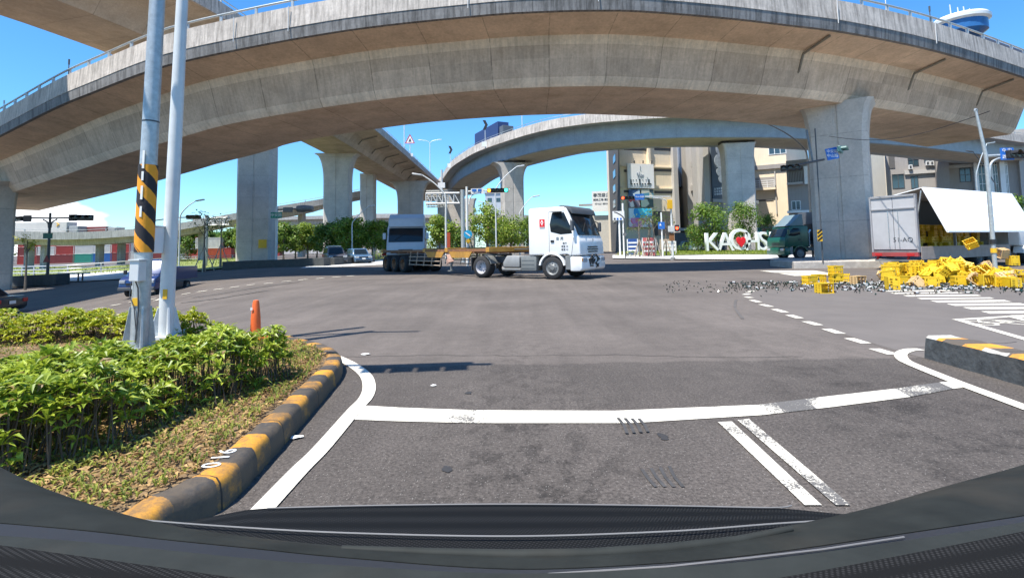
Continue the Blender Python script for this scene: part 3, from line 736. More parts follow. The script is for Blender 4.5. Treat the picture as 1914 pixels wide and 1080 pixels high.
def rail(P, side, a, z0, parent, every=2.0, h=.38, r=.055, m=None):
    mb = MB(); fr = frames(P)
    line = [p+n*side*a+Vector((0, 0, z0+h)) for p, d, n in fr]
    mb.tube(line, r, 8)
    for q in resample([p+n*side*a+Vector((0, 0, z0)) for p, d, n in fr], every):
        mb.bar(q-Vector((0, 0, .05)), q+Vector((0, 0, h)), .09, .12)
    return mb.build('guard_railing', m or M_galv, parent, smooth=40)
def pier(parent, x, y, rz, w, d, z0, z1, wt=None, m=None, flare=3.0, name='pier', cham=.25):
    wt = wt or w; mb = MB(); rows = []; us = [0]
    zs = [z0, z1-flare]+[z1-flare+flare*t for t in (.25, .45, .62, .78, .9, 1.0)]
    for z in zs:
        t = max(0, (z-(z1-flare))/flare); hw = w/2+(wt-w)/2*(1-math.sqrt(max(0, 1-t*t))); hd = d/2; c = cham
        pts = [(-hw+c, -hd), (-.12, -hd), (-.1, -hd+.06), (.1, -hd+.06), (.12, -hd), (hw-c, -hd), (hw, -hd+c), (hw, hd-c), (hw-c, hd), (-hw+c, hd), (-hw, hd-c), (-hw, -hd+c)]
        M_ = Matrix.Rotation(rz, 3, 'Z'); rows.append([M_ @ Vector((a, b, 0))+Vector((x, y, z)) for a, b in pts])
    n = len(rows[0])
    vs = [p for r_ in rows for p in r_]; fs = []; uvs = []
    for i in range(len(rows)-1):
        for j in range(n):
            j2 = (j+1) % n; fs.append((i*n+j, i*n+j2, (i+1)*n+j2, (i+1)*n+j)); uvs.append([(zs[i], j*.8), (zs[i], j*.8+.8), (zs[i+1], j*.8+.8), (zs[i+1], j*.8)])
    mb.add(vs, fs, 0, uvs); mb.poly(rows[-1])
    return mb.build(name, m or C_grey, parent, smooth=35)

# ------------------------------------------------------------------ B1: the big foreground flyover
FB = [(-160, 330), (-70, 287), (0, 252), (100, 201), (180, 168), (262, 136), (340, 113), (500, 80), (640, 56), (750, 42), (860, 31), (950, 23), (1040, 19), (1120, 17.5), (1200, 19), (1360, 32), (1480, 46), (1600, 62), (1760, 96), (1914, 143), (1990, 172)]
def zfb(px): 
    t = max(0, min(1, px/900)); return 9.6+2.6*(t*(2-t))
E1 = []
for px, py in FB:
    z = zfb(px) if px >= 0 else 9.6+px*.006
    E1.append(GZ(px, py, z))
E1 = resample(catmull(E1, 8), 1.0)
b1 = thing('flyover', 'huge curved concrete flyover sweeping over the whole intersection in the foreground', 'flyover')
prof1 = [(.02, 0), (2.0, -.33), (2.2, -.73), (2.75, -2.2), (3.1, -2.6), (8.6, -2.6), (8.9, -2.2), (9.5, -.73), (9.7, -.33), (11.68, 0), (11.6, .68), (.1, .68)]
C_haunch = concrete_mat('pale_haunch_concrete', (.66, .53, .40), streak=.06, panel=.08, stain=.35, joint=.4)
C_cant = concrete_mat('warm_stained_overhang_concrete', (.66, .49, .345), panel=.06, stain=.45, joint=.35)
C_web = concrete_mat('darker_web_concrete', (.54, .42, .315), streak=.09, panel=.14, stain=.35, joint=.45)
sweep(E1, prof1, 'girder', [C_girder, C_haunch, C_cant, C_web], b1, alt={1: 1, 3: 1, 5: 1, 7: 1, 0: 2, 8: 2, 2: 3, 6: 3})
C_edge = concrete_mat('dark_streaked_edge_concrete', (.22, .21, .20), seg=4.0, panel=.1, streak=.5, stain=.15, warm=(.1, .1, .1))
sweep(E1, [(0, -.03), (.3, -.03), (.3, .52), (-.04, .52), (-.04, -.03)][:4], 'deck_edge', C_edge, b1)
sweep(E1, [(-.06, .523), (.28, .523), (.24, 1.6), (.0, 1.6)], 'parapet', C_para, b1)
sweep(E1, [(11.4, .1), (11.72, -.03), (11.72, 1.6), (11.46, 1.6)], 'parapet', C_para, b1)
rail(E1, 1, .12, 1.6, b1)
# drain pipes on the right, under the deck overhang
fr1 = frames(E1)
def near_px(px):
    return min(fr1, key=lambda f: abs(proj(f[0])[0]-px))
M_pipe = mat('stained_drain_pipe', (.2, .17, .13), .7, var=.3)
for px in (1570, 1780, 1905):
    p, d, n = near_px(px)
    o = lambda a, z: p+n*a+Vector((0, 0, z))
    MB().tube([o(.4, -.14), o(2.05, -.48), o(2.1, -.55), o(2.42, -1.35), o(2.55, -1.42)], .07, 8).build('drain_pipe', M_pipe, b1, smooth=40)
# narrow white drip stains as thin pipes down the parapet, and lamp stubs on the rail
for px in (430, 555, 860, 1120, 1575, 1738):
    p, d, n = near_px(px)
    MB().tube([p-n*.12+Vector((0, 0, 1.58)), p-n*.12+Vector((0, 0, .3))], .022, 6).build('drip_stain', mat('pale_drip_stain', (.6, .6, .58), .6), b1)
for px, h in ((130, 1.0), (342, .95), (653, 1.0), (1738, 1.0), (1675, 2.4), (2, .8)):
    p, d, n = near_px(px); c = p+n*.1
    st = thing('reflector_post', 'thin marker post standing on the flyover parapet, %s' % {130: 'dark one against the sky at far left', 342: 'pale one just right of the twin poles', 653: 'at the top edge left of centre', 1738: 'dark one left of the round tower', 1675: 'tall pale one beyond the right railing', 2: 'at the extreme left edge'}[px], 'marker post', c+Vector((0, 0, 1.6)), 0, 'marker posts on the flyovers')
    MB().tube([(0, 0, 0), (0, 0, h*.7)], .025, 6).build('post', M_dkgrey if px in (130, 1738) else M_polew, st)
    MB().lathe([(.0, h*.66), (.045, h*.67), (.045, h*.98), (0, h)], axis='z', n=8).build('reflector', M_dkgrey if px in (130, 1738) else M_polew, st)
def under(px, a):
    p, d, n = near_px(px); return p+n*a, math.atan2(d.y, d.x)
# right pier
c = Vector((20.2, 31.0, 0))
pier(b1, c.x, c.y, R(-38), 3.0, 2.6, -.1, 9.75, 3.9, flare=3.2)
q, a_ = under(-20, 6.2)
qq = B(-34, 41); pier(b1, qq.x, qq.y, R(-25), 3.4, 2.6, -1.6, 7.3, 5.6, flare=2.2)
# plinth and hazard plate on the right pier
kb = MB(); kb.box((18.0, 28.6, .16), (5.6, 3.6, .42), R(-8))
tag(kb.build('pier_plinth', C_grey, bevel=.04), 'low pale kerb plinth around the foot of the right pier', 'plinth')

# ------------------------------------------------------------------ B2: high flyover going straight away on the left
e2 = [(-31.8, -16), (-31.6, 6), (-31, 18), (-29, 28), (-26.3, 36), (-24.3, 46), (-23.3, 66), (-22.6, 84), (-22.2, 110), (-22, 135), (-21.8, 175)]  # near points are out of view, bent to place the deck's shadow
E2 = resample(catmull([(x, y, 21.6-max(0, y-60)*.012) for x, y in e2], 8), 1.6)
b2 = thing('flyover', 'high wide concrete flyover running straight away at upper left on tall piers', 'flyover')
sweep(E2, [(.02, 0), (3.0, -.6), (3.6, -1.0), (4.6, -2.4), (11, -2.4), (12, -1.0), (12.6, -.6), (15.4, 0), (15.4, .6), (.1, .6)], 'girder', C_girder2, b2)
sweep(E2, [(-.05, -.03), (.3, -.03), (.26, 1.3), (0, 1.3)], 'parapet', C_para, b2)
sweep(E2, [(15.1, -.03), (15.45, -.03), (15.4, 1.3), (15.14, 1.3)], 'parapet', C_para, b2)
rail(E2, 1, .12, 1.3, b2, every=3.5, r=.045)
fr2 = frames(E2)
for k, f in enumerate(fr2):
    if 50 < f[0].y < 150 and k % 5 == 0:
        p, d, n = f; MB().tube([p+n*.6+Vector((0, 0, -.3)), p+n*3.3+Vector((0, 0, -.95)), p+n*3.9+Vector((0, 0, -1.7))], .1, 6).build('drain_pipe', M_pipe, b2)
for px, D, w, wt, zt in ((479, 61, 3.9, 3.9, 19.2), (631, 92, 4.6, 8.0, 18.9), (688, 116, 3.2, 3.4, 18.7), (768, 128, 6.2, 11, 18.4)):
    g_ = B(px, D); rzz = math.atan2(-g_.x, g_.y)*.6
    pr_ = pier(b2, g_.x, g_.y, R(8) if px == 479 else rzz*.3, w, 2.6, g_.z-.2, zt, wt, flare=5)
    if px == 479:
        g_ = B(490, 59.2); MB().box((g_.x, g_.y, 2.3), (.9, .05, 1.0), R(8)).build('yellow_plate', M_yellow, b2)
# ------------------------------------------------------------------ B3: curved steel-girder ramp on the right
e3 = [(818, 104), (830, 92), (845, 80), (870, 72), (900, 66), (960, 59.5), (1020, 55.2), (1080, 53), (1150, 51.5), (1280, 50.2), (1400, 50.5), (1500, 51.3), (1650, 54.5), (1760, 58), (1850, 62.5), (1960, 69)]
E3 = []
K3 = 1.6
for px, D in e3: p = B(px, D*K3); E3.append((p.x, p.y, 1.4+12.9*K3))
E3 = resample(catmull(E3, 8), 2.0)
k3 = lambda P: [(a*K3, z*K3) for a, z in P]
b3 = thing('flyover', 'curved ramp with blue grey steel girder passing behind the big right pier', 'flyover')
sweep(E3, k3([(0, 0), (1.4, -.15), (1.45, -1.95), (1.6, -2.0), (1.6, -1.9), (7.0, -1.9), (7.05, -.15), (8.6, 0), (8.6, .35), (0, .35)]), 'girder', C_steelg, b3)
sweep(E3, k3([(1.62, -2.02), (5.4, -2.02), (5.4, -1.94), (1.62, -1.94)]), 'soffit', C_soff, b3)
sweep(E3, k3([(-.06, -.2), (.24, -.2), (.2, .85), (0, .85)]), 'parapet', C_para, b3)
sweep(E3, k3([(8.4, -.2), (8.72, -.2), (8.7, .85), (8.44, .85)]), 'parapet', C_para, b3)
rail(E3, 1, .15, .85*K3, b3, every=4, r=.05, h=.4)
ZS3 = 1.4+(12.9-2.02)*K3
for px, D, w, wt, a in ((959, 64*K3, 4.2, 8.4, 12), (1386, 54*K3, 4.6, 5.6, -8)):
    g_ = B(px, D); pier(b3, g_.x, g_.y, R(a), w, 3.4, 0, ZS3-.5, wt, flare=3.6)
    for s in (-1, 1): MB().box((g_.x+s*2.2, g_.y, ZS3-.25), (1.2, 1.6, .5)).build('bearing', M_black, b3)
g_ = B(842, 94*K3); pier(b3, g_.x, g_.y, 0, 7, 4, 0, ZS3-.1, 14, flare=5)
g_ = B(868, 112*K3); pier(b3, g_.x, g_.y, 0, 7.4, 4, 0, ZS3-.1, 9, flare=4)
# ------------------------------------------------------------------ far viaducts
v4 = [(-120, 428, 88), (30, 432, 92), (130, 434, 95), (220, 430, 98), (290, 424, 100), (370, 411, 103), (440, 398, 106), (520, 385, 110), (600, 372, 114), (650, 361, 118), (700, 352, 125)]
P4 = []
for px, py, D in v4: p = Y(px, py, D); P4.append(p-Vector((0, 0, 1.1)))
P4 = resample(catmull(P4, 6), 3)
b4 = thing('viaduct', 'long low viaduct rising to the right in front of the container yard', 'viaduct')
sweep(P4, [(0, 0), (1.6, -.3), (2.2, -1.35), (6.8, -1.35), (7.4, -.3), (9, 0), (9, .3), (0, .3)], 'girder', C_far, b4)
sweep(P4, [(-.05, -.3), (.3, -.3), (.3, 1.1), (0, 1.1)], 'parapet', C_far, b4)
rail(P4, 1, .1, 1.1, b4, every=6, r=.05)
for px, D, w in ((44, 96, 2.2), (74, 96, 1.9), (178, 101, 1.7), (219, 103, 1.6), (372, 107, 2.0), (455, 109, 1.7), (560, 116, 2)):
    g_ = B(px, D); zt = min(P4, key=lambda q: abs(proj(q)[0]-px)).z-1.3
    pier(b4, g_.x, g_.y+1, -.45, w*.8, 1.0, g_.z, zt, w*.8, m=C_far, cham=.1, flare=1)
v5 = [(360, 408, 200), (520, 405, 205), (650, 402, 210), (800, 401, 215), (1000, 402, 225), (1140, 404, 240)]
P5 = resample(catmull([Y(a, b, D)-Vector((0, 0, 1.1)) for a, b, D in v5], 6), 8)
b5 = thing('viaduct', 'distant pale viaduct crossing far behind the tree row', 'viaduct')
sweep(P5, [(0, 0), (2, -.3), (2.6, -2.4), (8, -2.4), (9, -.3), (10, 0), (10, .3), (0, .3)], 'girder', C_far, b5)
sweep(P5, [(-.05, -.3), (.3, -.3), (.3, 1.1), (0, 1.1)], 'parapet', C_far, b5)
for px in (480, 560, 715, 815, 990, 1085):
    q = min(P5, key=lambda v: abs(proj(v)[0]-px)); pier(b5, q.x, q.y+5, 0, 3, 2.5, 0, q.z-2.35, m=C_far, flare=1)

# ------------------------------------------------------------------ low dark walls and guard rails
M_dkwall = mat('dark_low_wall', (.06, .065, .065), .8, var=.3, bump=.3)
def lowwall(p0, p1, w, h, name, label, cat, m=M_dkwall):
    a, b = G(*p0), G(*p1); z = min(a.z, b.z)
    mb = MB(); mb.bar((a.x, a.y, a.z+h/2), (b.x, b.y, b.z+h/2), w, h)
    return tag(mb.build(name, m, bevel=.04), label, cat)
lowwall((28, 536), (117, 532), 1.2, .95, 'low_wall', 'dark low wall left of the sunlit side road', 'wall')
lowwall((424, 504), (612, 497), 1.4, .75, 'low_wall', 'long dark low wall around the foot of the tall left pier', 'wall')
lowwall((612, 496), (690, 490), 1.4, .7, 'low_wall', 'dark low wall continuing in front of the tree row', 'wall')
M_guard = mat('pale_guard_rail_steel', (.52, .53, .52), .45, .3, var=.1)
def guard(pxs, h, rows, label, dzs=0):
    g0 = thing('guard_rail', label, 'guard rail')
    P = resample(catmull([G(*p) for p in pxs], 5), .8)
    for k in range(rows):
        MB().tube([q+Vector((0, 0, h*(k+1)/rows)) for q in P], .075, 6).build('rail', M_guard, g0, smooth=40)
    for q in resample(P, 3.2): MB().bar(q-Vector((0, 0, .1)), q+Vector((0, 0, h+.05)), .12, .12).build('post', M_guard, g0)
guard([(20, 517), (110, 516), (180, 511), (250, 505), (335, 497)], 1.25, 3, 'three bar pale guard rail along the left side road')
guard([(335, 488), (400, 486), (445, 484)], .9, 2, 'two bar guard rail at the back of the left lawn')
g0 = thing('guard_rail', 'short low barrier on two posts at the mouth of the side road', 'guard rail')
a, b = G(112, 527), G(157, 526)
MB().bar(a+Vector((-.2, 0, .75)), b+Vector((.5, 0, .75)), .1, .14).build('rail', M_guard, g0)
for px in (146, 154): q = G(px, 526.5); MB().bar(q, q+Vector((0, 0, .8)), .09, .09).build('post', M_dkgrey, g0)

# ================================================================== NEAR POLES
def fins(parent, r, hb, n=4, w=.2, m=M_galv):
    for k in range(n):
        a = PI/4+k*PI/2; mb = MB(); c, s = math.cos(a), math.sin(a)
        pts = [(r*.9, 0), (r+w, 0), (r+w, .04), (r+.02, hb), (r*.9, hb)]
        t = .012
        vs = [(x*c-t*s, x*s+t*c, z) for x, z in pts]+[(x*c+t*s, x*s-t*c, z) for x, z in pts]
        mb.add(vs, [(0, 1, 2, 3, 4), (9, 8, 7, 6, 5)]+[(i, i+5, (i+1) % 5+5, (i+1) % 5) for i in range(5)])
        mb.build('gusset_plate', m, parent)
p = Vector(GZ(259, 652, .16))
tp = thing('traffic_light_pole', 'thick galvanised pole with orange and black hazard sleeve, left one of the two near poles', 'pole', p)
tp.rotation_euler = (0, R(1.2), 0)
PT = [(0, 0, 0), (0, 0, 3.2), (0, 0, 6.5)]
MB().tube(PT, [.105, .096, .085], 28).build('pole_shaft', M_galv, tp, smooth=50)
MB().lathe([(.0, .002), (.24, .002), (.24, .03), (0, .03)], axis='z', n=4).build('base_plate', M_galv, tp)
fins(tp, .1, .55, w=.085)
# hazard sleeve
mb = MB(); n = 24; z0, z1 = 1.26, 2.42; rr = .112
vs = []; fs = []; uvs = []
for i in range(13):
    z = z0+(z1-z0)*i/12
    for j in range(n): t = 2*PI*j/n; vs.append((rr*math.cos(t), rr*math.sin(t), z))
for i in range(12):
    for j in range(n):
        A = lambda ii, jj: (z0+(z1-z0)*ii/12)+(2*PI*jj/n)*.118
        fs.append((i*n+j, i*n+(j+1) % n, (i+1)*n+(j+1) % n, (i+1)*n+j)); uvs.append([(A(i, j), 0), (A(i, j+1), 0), (A(i+1, j+1), 0), (A(i+1, j), 0)])
mb.add(vs, fs, 0, uvs)
mb.build('hazard_sleeve', stripe_mat('orange_black_hazard_tape', .3707, cy=(.85, .33, .015), ck=(.02, .018, .022), wear=.08), tp, smooth=60)
tape = MB()
for a, b in ((1.95, 2.13), (2.2, 2.32), (2.36, 2.6), (1.72, 1.86)): tape.box((.012, -.114, (a+b)/2), (.028, .006, b-a))
tape.build('number_sticker', M_paper, tp)
mb = MB(); mb.bb(.0, .12, -.24, -.1, .89, 1.15); bx_ = mb.build('junction_box', M_polew, tp, bevel=.008)
MB().bb(-.01, .13, -.255, -.09, 1.153, 1.17).build('box_lid', M_polew, bx_)
MB().tube([(.06, -.2, .89), (.06, -.15, .8), (.05, -.11, .5), (.03, -.11, .1)], .009, 6).build('cable', M_dkgrey, tp)
MB().tube([(-.06, -.1, 1.0), (-.07, -.115, .7), (0, -.12, .55), (.04, -.11, .2)], .006, 6).build('cable', M_dkgrey, tp)
MB().box((.0, -.108, .62), (.07, .01, .1)).build('yellow_sticker', M_yellow, tp)
MB().tube([(0, 0, 3.0), (0, 0, 3.02)], .1, 28).build('joint_band', M_dkgrey, tp)
MB().tube([(0, 0, 6.2), (-1.1, -.3, 6.3), (-1.25, -2.2, 6.3), (-.6, -2.5, 6.3), (2.3, -2.5, 6.25)], .05, 12).build('mast_arm', M_galv, tp, smooth=50)  # unseen arm, bent so its shadow falls mostly on the island
MB().tube([(0, 0, 6.35), (.9, -.03, 6.4)], .045, 12).build('side_arm', M_galv, tp, smooth=50)  # unseen arm added to cast the thin shadow line on the road
def signal_head(name, label, loc, rz, n=4, lit={}, size=.3, group=None, parent=None, mbody=None, hood=1.0):
    t = thing(name, label, 'traffic light', loc, rz, group) if not parent else None
    par = t or parent; w = size*1.05
    L_ = n*w
    MB().bb(-L_/2, L_/2, 0, .16*size/.3, -w/2, w/2).build('signal_housing', mbody or M_black, par, bevel=.03*size/.3)
    for k in range(n):
        x = -L_/2+w*(k+.5); mb = MB(); r = size*.42
        mb.lathe([(0, -.012), (r*.6, -.02), (r, -.005)], (x, 0, 0), 'y', 16)
        mb.build('signal_lens', lit.get(k, M_lensoff), par, smooth=60)
        vs = []; fs = []; m_ = 12
        for i in range(m_+1):
            a = PI*(1.0)*(i/m_)
            for yy in (0, -.26*hood*size/.3): vs.append((x+math.cos(a)*r*1.08, yy, math.sin(a)*r*1.08))
        fs = [(2*i, 2*i+1, 2*i+3, 2*i+2) for i in range(m_)]
        MB().add(vs, fs).build('visor', mbody or M_black, par, fix=False)
    return t
M_lensoff = mat('unlit_lens', (.03, .03, .03), .2)
M_litR = mat('lit_red_lens', (.8, .03, .01), .4, emit=((1, .06, .02), 4))
M_litG = mat('lit_green_lens', (.05, .8, .5), .4, emit=((.05, 1, .6), 3))
M_litA = mat('lit_amber_lens', (.9, .3, .02), .4, emit=((1, .25, .02), 3))
signal_head('traffic_light', 'four lens traffic light out on the arm of the left near pole', p+Vector((1.65, -2.5, 5.9)), R(4), 4)

p2_ = Vector(GZ(309, 630, .2))
wp = thing('lamp_pole', 'smooth pale grey pole on a concrete footing, right one of the two near poles', 'pole', p2_)
wp.rotation_euler = (0, R(1.2), 0)
MB().tube([(0, 0, .03), (0, 0, 2.5), (0, 0, 5.95)], [.098, .088, .072], 28).build('pole_shaft', M_polew, wp, smooth=50)
MB().bb(-.28, .28, -.28, .28, -.24, 0.0).build('footing', mat('dark_footing_concrete', (.16, .15, .14), .9, var=.3, bump=.4), wp, bevel=.015)
MB().bb(-.2, .2, -.2, .2, 0.0, .03).build('base_plate', M_polew, wp)
fins(wp, .09, .42, w=.11, m=M_polew)
for sx_ in (-1, 1):
    for sy_ in (-1, 1): MB().tube([(sx_*.165, sy_*.165, .03), (sx_*.165, sy_*.165, .09)], .02, 8).build('anchor_bolt', M_galv, wp)
bx_ = MB().bb(-.27, -.03, -.30, -.075, 1.2, 1.57).build('meter_box', M_white, wp, bevel=.01)
MB().bb(-.285, -.015, -.315, -.07, 1.573, 1.59).build('box_lid', M_white, bx_)
MB().box((.03, -.097, .62), (.06, .012, .14)).build('yellow_sticker', M_yellow, wp)
# ================================================================== VEHICLES
def wheel(parent, x, y, r, w, side, rimm=None, name='wheel', deep=.0):
    """tyre with a rim and hub sub-part; side = -1 or 1: the outer face"""
    o = MB().lathe([(r*.62, -w/2), (r*.9, -w/2), (r*.985, -w*.4), (r, -w*.2), (r, w*.2), (r*.985, w*.4), (r*.9, w/2), (r*.62, w/2), (r*.6, w*.1), (r*.6, -w*.1), (r*.62, -w/2)], n=26).build(name, M_rubber, parent, (x, y, r), smooth=50)
    s = side; rm = MB()
    rm.lathe([(0, s*(w*.5-deep)), (r*.2, s*(w*.5-deep)), (r*.24, s*(w*.42-deep)), (r*.5, s*(w*.34-deep*.8)), (r*.58, s*(w*.44)), (r*.63, s*(w*.47)), (r*.6, -s*w*.3), (0, -s*w*.3)], n=24)
    rm.build('rim', rimm or M_steel, o, smooth=45)
    hb = MB()
    for k in range(8):
        a = k*PI/4; hb.box((math.cos(a)*r*.36, s*(w*.40-deep*.8), math.sin(a)*r*.36), (r*.07, .03, r*.07))
    hb.build('wheel_nuts', M_dkgrey, o)
    return o
def truck_cab(t, paint, W=2.4, ax=-1.35, top=3.05, roof='visor', Lc=2.35, grille_m=None, glass=None, lower=None, shift=0.0):
    hw = W/2; P = lambda pts: [(a+shift, b) for a, b in pts]; glass = glass or M_glass
    body = MB().prism(P([(-Lc, 1.02), (-Lc, top-.08), (-Lc+.1, top), (-.8, top), (-.62, top-.07), (-.14, 1.84), (-.04, 1.6), (0, 1.02), (-.5, .98), (-.62, 1.06)]), -hw, hw)
    cab = body.build('cab_body', paint, t, bevel=.07, seg=3, smooth=40)
    z1 = top-.2
    MB().prism(P([(-.62+.105, z1+.02), (-.14+.035, 1.86), (-.22, 1.84), (-.7, z1+.02)]), -hw+.12, hw-.12).build('windscreen', glass, t, bevel=.02, smooth=40)
    wi = MB().tube([(-.13+shift+.03, -.7, 2.0), (-.33+shift+.04, -.1, 2.42)], .012, 5); wi.build('wiper', M_black, t)
    for s in (-1, 1):
        y0, y1 = sorted((s*(hw-.03), s*(hw+.008)))
        MB().prism(P([(-1.38, 2.02), (-1.42, 2.35), (-1.3, z1-.05), (-.72, z1-.05), (-.42, 2.2), (-.36, 1.93), (-.9, 1.9)]), y0, y1).build('side_window', glass, t, bevel=.006, smooth=40)
        dr = MB()
        y = s*(hw+.003)
        for a, b in (((-1.46, 1.1), (-1.46, z1)), ((-.3, 1.75), (-.42, .98)), ((-1.46, z1), (-.68, z1))):
            dr.bar((a[0]+shift, y, a[1]), (b[0]+shift, y, b[1]), .012, .012)
        dr.build('door_seam', M_dkgrey, t)
        MB().box((-1.3+shift, s*(hw+.02), 1.62), (.16, .03, .1)).build('door_handle', M_black, t, bevel=.01)
        fy0, fy1 = sorted((s*(hw-.4), s*(hw+.03)))
        ring = []
        for k in range(13): a = R(8+k*164/12); ring.append((ax+shift+.64*math.cos(a), .52+.62*math.sin(a)))
        ring2 = [(ax+shift+(.56)*math.cos(R(8+k*164/12)), .52+.55*math.sin(R(8+k*164/12))) for k in range(12, -1, -1)]
        MB().prism(ring+ring2, fy0, fy1).build('wheel_arch', paint, t, smooth=40)
        # mirrors on arms
        my = s*(hw+.16); mx = -.32+shift
        mm = MB().box((mx+.05, my, 2.25), (.12, .2, .42)); mo = mm.build('mirror', M_dkgrey if roof == 'visor' else paint, t, bevel=.03)
        MB().bar((mx-.1, s*hw, 2.5), (mx+.03, my, 2.42), .03, .03).build('mirror_arm', M_black, mo)
        MB().box((mx-.72, s*(hw+.06), z1-.02), (.42, .16, .05)).build('window_deflector', M_dkgrey, t, bevel=.015)
        ys0, ys1 = sorted((s*(hw-.3), s*(hw-.02)))
        st = MB().bb(-.72+shift, -.44+shift, ys0, ys1, .42, 1.0); st.build('cab_step', M_steel, t, bevel=.02)
        hy0, hy1 = sorted((s*(hw-.52), s*(hw-.1)))
        MB().bb(-.05+shift, .065+shift, hy0, hy1, .72, .92).build('headlight', M_lens, t, bevel=.02)
        iy0, iy1 = sorted((s*(hw-.12), s*(hw-.03)))
        MB().bb(-.08+shift, .055+shift, iy0, iy1, .76, .9).build('indicator', M_amber, t, bevel=.01)
    MB().prism(P([(-.5, .36), (-.5, .97), (-.02, .97), (.05, .9), (.05, .45), (-.04, .36)]), -hw+.01, hw-.01).build('bumper', lower or paint, t, bevel=.05, smooth=40)
    gr = MB()
    for k in range(3): gr.box((.0+shift, 0, 1.16+.1*k), (.05, W*.42-.12*abs(k-1), .045))
    gr.build('grille', grille_m or M_black, t)
    if roof == 'visor':
        MB().prism(P([(-1.15, top-.03), (-.9, top+.06), (-.6, top+.03), (-.42, top-.1), (-.33, top-.3), (-.38, top-.33), (-.5, top-.2), (-.8, top-.05)]), -hw+.05, hw-.05).build('sun_visor', M_dkgrey, t, bevel=.02, smooth=40)
    elif roof == 'high':
        MB().prism(P([(-Lc+.1, top-.02), (-Lc+.15, top+.7), (-1.1, top+.78), (-.45, top+.45), (-.35, top-.12)]), -hw+.08, hw-.08).build('roof_fairing', paint, t, bevel=.09, seg=3, smooth=40)
    elif roof == 'fairing':
        MB().prism(P([(-Lc+.25, top-.02), (-Lc+.3, top+.95), (-Lc+.45, top+.95), (-.9, top+.25), (-.5, top-.02)]), -hw+.18, hw-.18).build('roof_fairing', mat('pale_blue_grey_paint', (.16, .22, .24), .4, var=.06), t, bevel=.06, seg=3, smooth=40)
    return cab
def chassis(t, L, x0=-.6, m=None, z=.82):
    c = MB()
    for s in (-1, 1): c.bb(x0-L, x0, s*.42-.05, s*.42+.05, z-.14, z+.14)
    for k in range(4): c.bb(x0-L*(k+.5)/4-.06, x0-L*(k+.5)/4+.06, -.4, .4, z-.1, z+.1)
    return c.build('chassis_frame', m or M_dkgrey, t)

# ------------------------------------------------------------------ white tractor unit
wf, wr = G(1036, 522), G(904, 519)
hd = math.atan2(wf.y-wr.y, wf.x-wr.x); WB = (wf-wr).length
# the pixels give the near (right-hand) wheels; the origin is the cab front on the centre line
fw = Vector((math.cos(hd), math.sin(hd), 0)); lf = Vector((-fw.y, fw.x, 0))
o_ = wf+fw*1.35+lf*1.05
tr = thing('tractor_unit', 'white lorry tractor with a red badge on the cab side and grey sun visor', 'lorry', o_, hd)
truck_cab(tr, M_white, 2.44, lower=M_white, top=3.08, Lc=2.5)
chassis(tr, WB+1.6)
for s in (-1, 1):
    wheel(tr, -1.35, s*1.06, .5, .3, s, M_steel)
    wheel(tr, -1.35-WB, s*1.0, .5, .5, s, mat('pale_rim_paint', (.45, .44, .46), .5), deep=.17)
# badge
r_ = MB().bb(-1.92, -1.66, -1.236, -1.228, 2.2, 2.58).build('red_badge', mat('badge_red', (.62, .015, .02), .4), tr)
dm = [(-1.79, 2.56), (-1.72, 2.44), (-1.79, 2.30), (-1.86, 2.44)]; di = [(-1.79, 2.49), (-1.755, 2.44), (-1.79, 2.37), (-1.825, 2.44)]
mb = MB(); vs = [(a, -1.2415, b) for a, b in dm]+[(a, -1.2415, b) for a, b in di]
mb.add(vs, [(i, (i+1) % 4, 4+(i+1) % 4, 4+i) for i in range(4)]); mb.build('badge_emblem', M_white, r_, fix=False)
MB().bb(-1.92, -1.66, -1.239, -1.237, 2.2, 2.245).build('badge_footer', mat('badge_grey', (.4, .4, .4), .5), r_)
text('自 用', .16, 'door_lettering', M_dkgrey, tr, (-.95, -1.228, 1.72), (PI/2, 0, 0), .002)
for k, s_ in enumerate(('靠行', '總重 35', '載重 43')): text(s_, .1, 'door_lettering', M_dkgrey, tr, (-.72, -1.228, 1.52-.13*k), (PI/2, 0, 0), .002)
# emblem on the nose, broken front centre
MB().prism([(.012, 1.58), (.012, 1.72), (.03, 1.65)], -.025, .025).build('nose_emblem', M_dkgrey, tr)
dmg = MB(); random.seed(2)
for k in range(16):
    c = Vector((.075, random.uniform(-.5, .35), random.uniform(.55, .95))); d = Vector((random.uniform(-.02, .05), random.uniform(-.2, .2), random.uniform(-.16, .16)))
    dmg.bar(c-d, c+d, random.uniform(.02, .05), random.uniform(.02, .07))
dmg.build('broken_bumper_centre', M_black, tr)
MB().tube([(.07, -.5, .4), (.1, -.52, .2)], .012, 5).build('loose_cable', M_black, tr)
# side equipment
grm = mat('grey_green_side_box', (.16, .17, .165), .55, var=.15, dirt=.2)
MB().prism([(-2.15, .35), (-2.15, .98), (-2.25, 1.0), (-2.95, 1.0), (-2.95, .35)], -1.18, -.62).build('battery_box', grm, tr, bevel=.04, smooth=40)
q = MB()
for k in range(3): q.bb(-2.9, -2.25, -1.188, -1.18, .44+.18*k, .455+.18*k)
q.build('box_ribs', M_dkgrey, tr)
MB().prism([(-3.05, .5), (-3.05, .98), (-3.15, 1.02), (-3.75, 1.02), (-3.95, .72), (-3.95, .5)], -1.12, -.6).build('air_tank_cover', mat('dusty_metal_cover', (.3, .3, .29), .5, .2, var=.15), tr, bevel=.05, smooth=40)
MB().tube([(-3.0, -1.05, .4), (-4.0, -1.05, .4)], .07, 10).build('side_rail', M_steel, tr)
MB().tube([(-3.0, -.85, .56), (-4.0, -.85, .56)], .1, 10).build('air_tank', M_steel, tr, smooth=50)
MB().tube([(-3.3, .85, .7), (-4.2, .85, .7)], .28, 16).build('fuel_tank', M_chrome, tr, smooth=50)
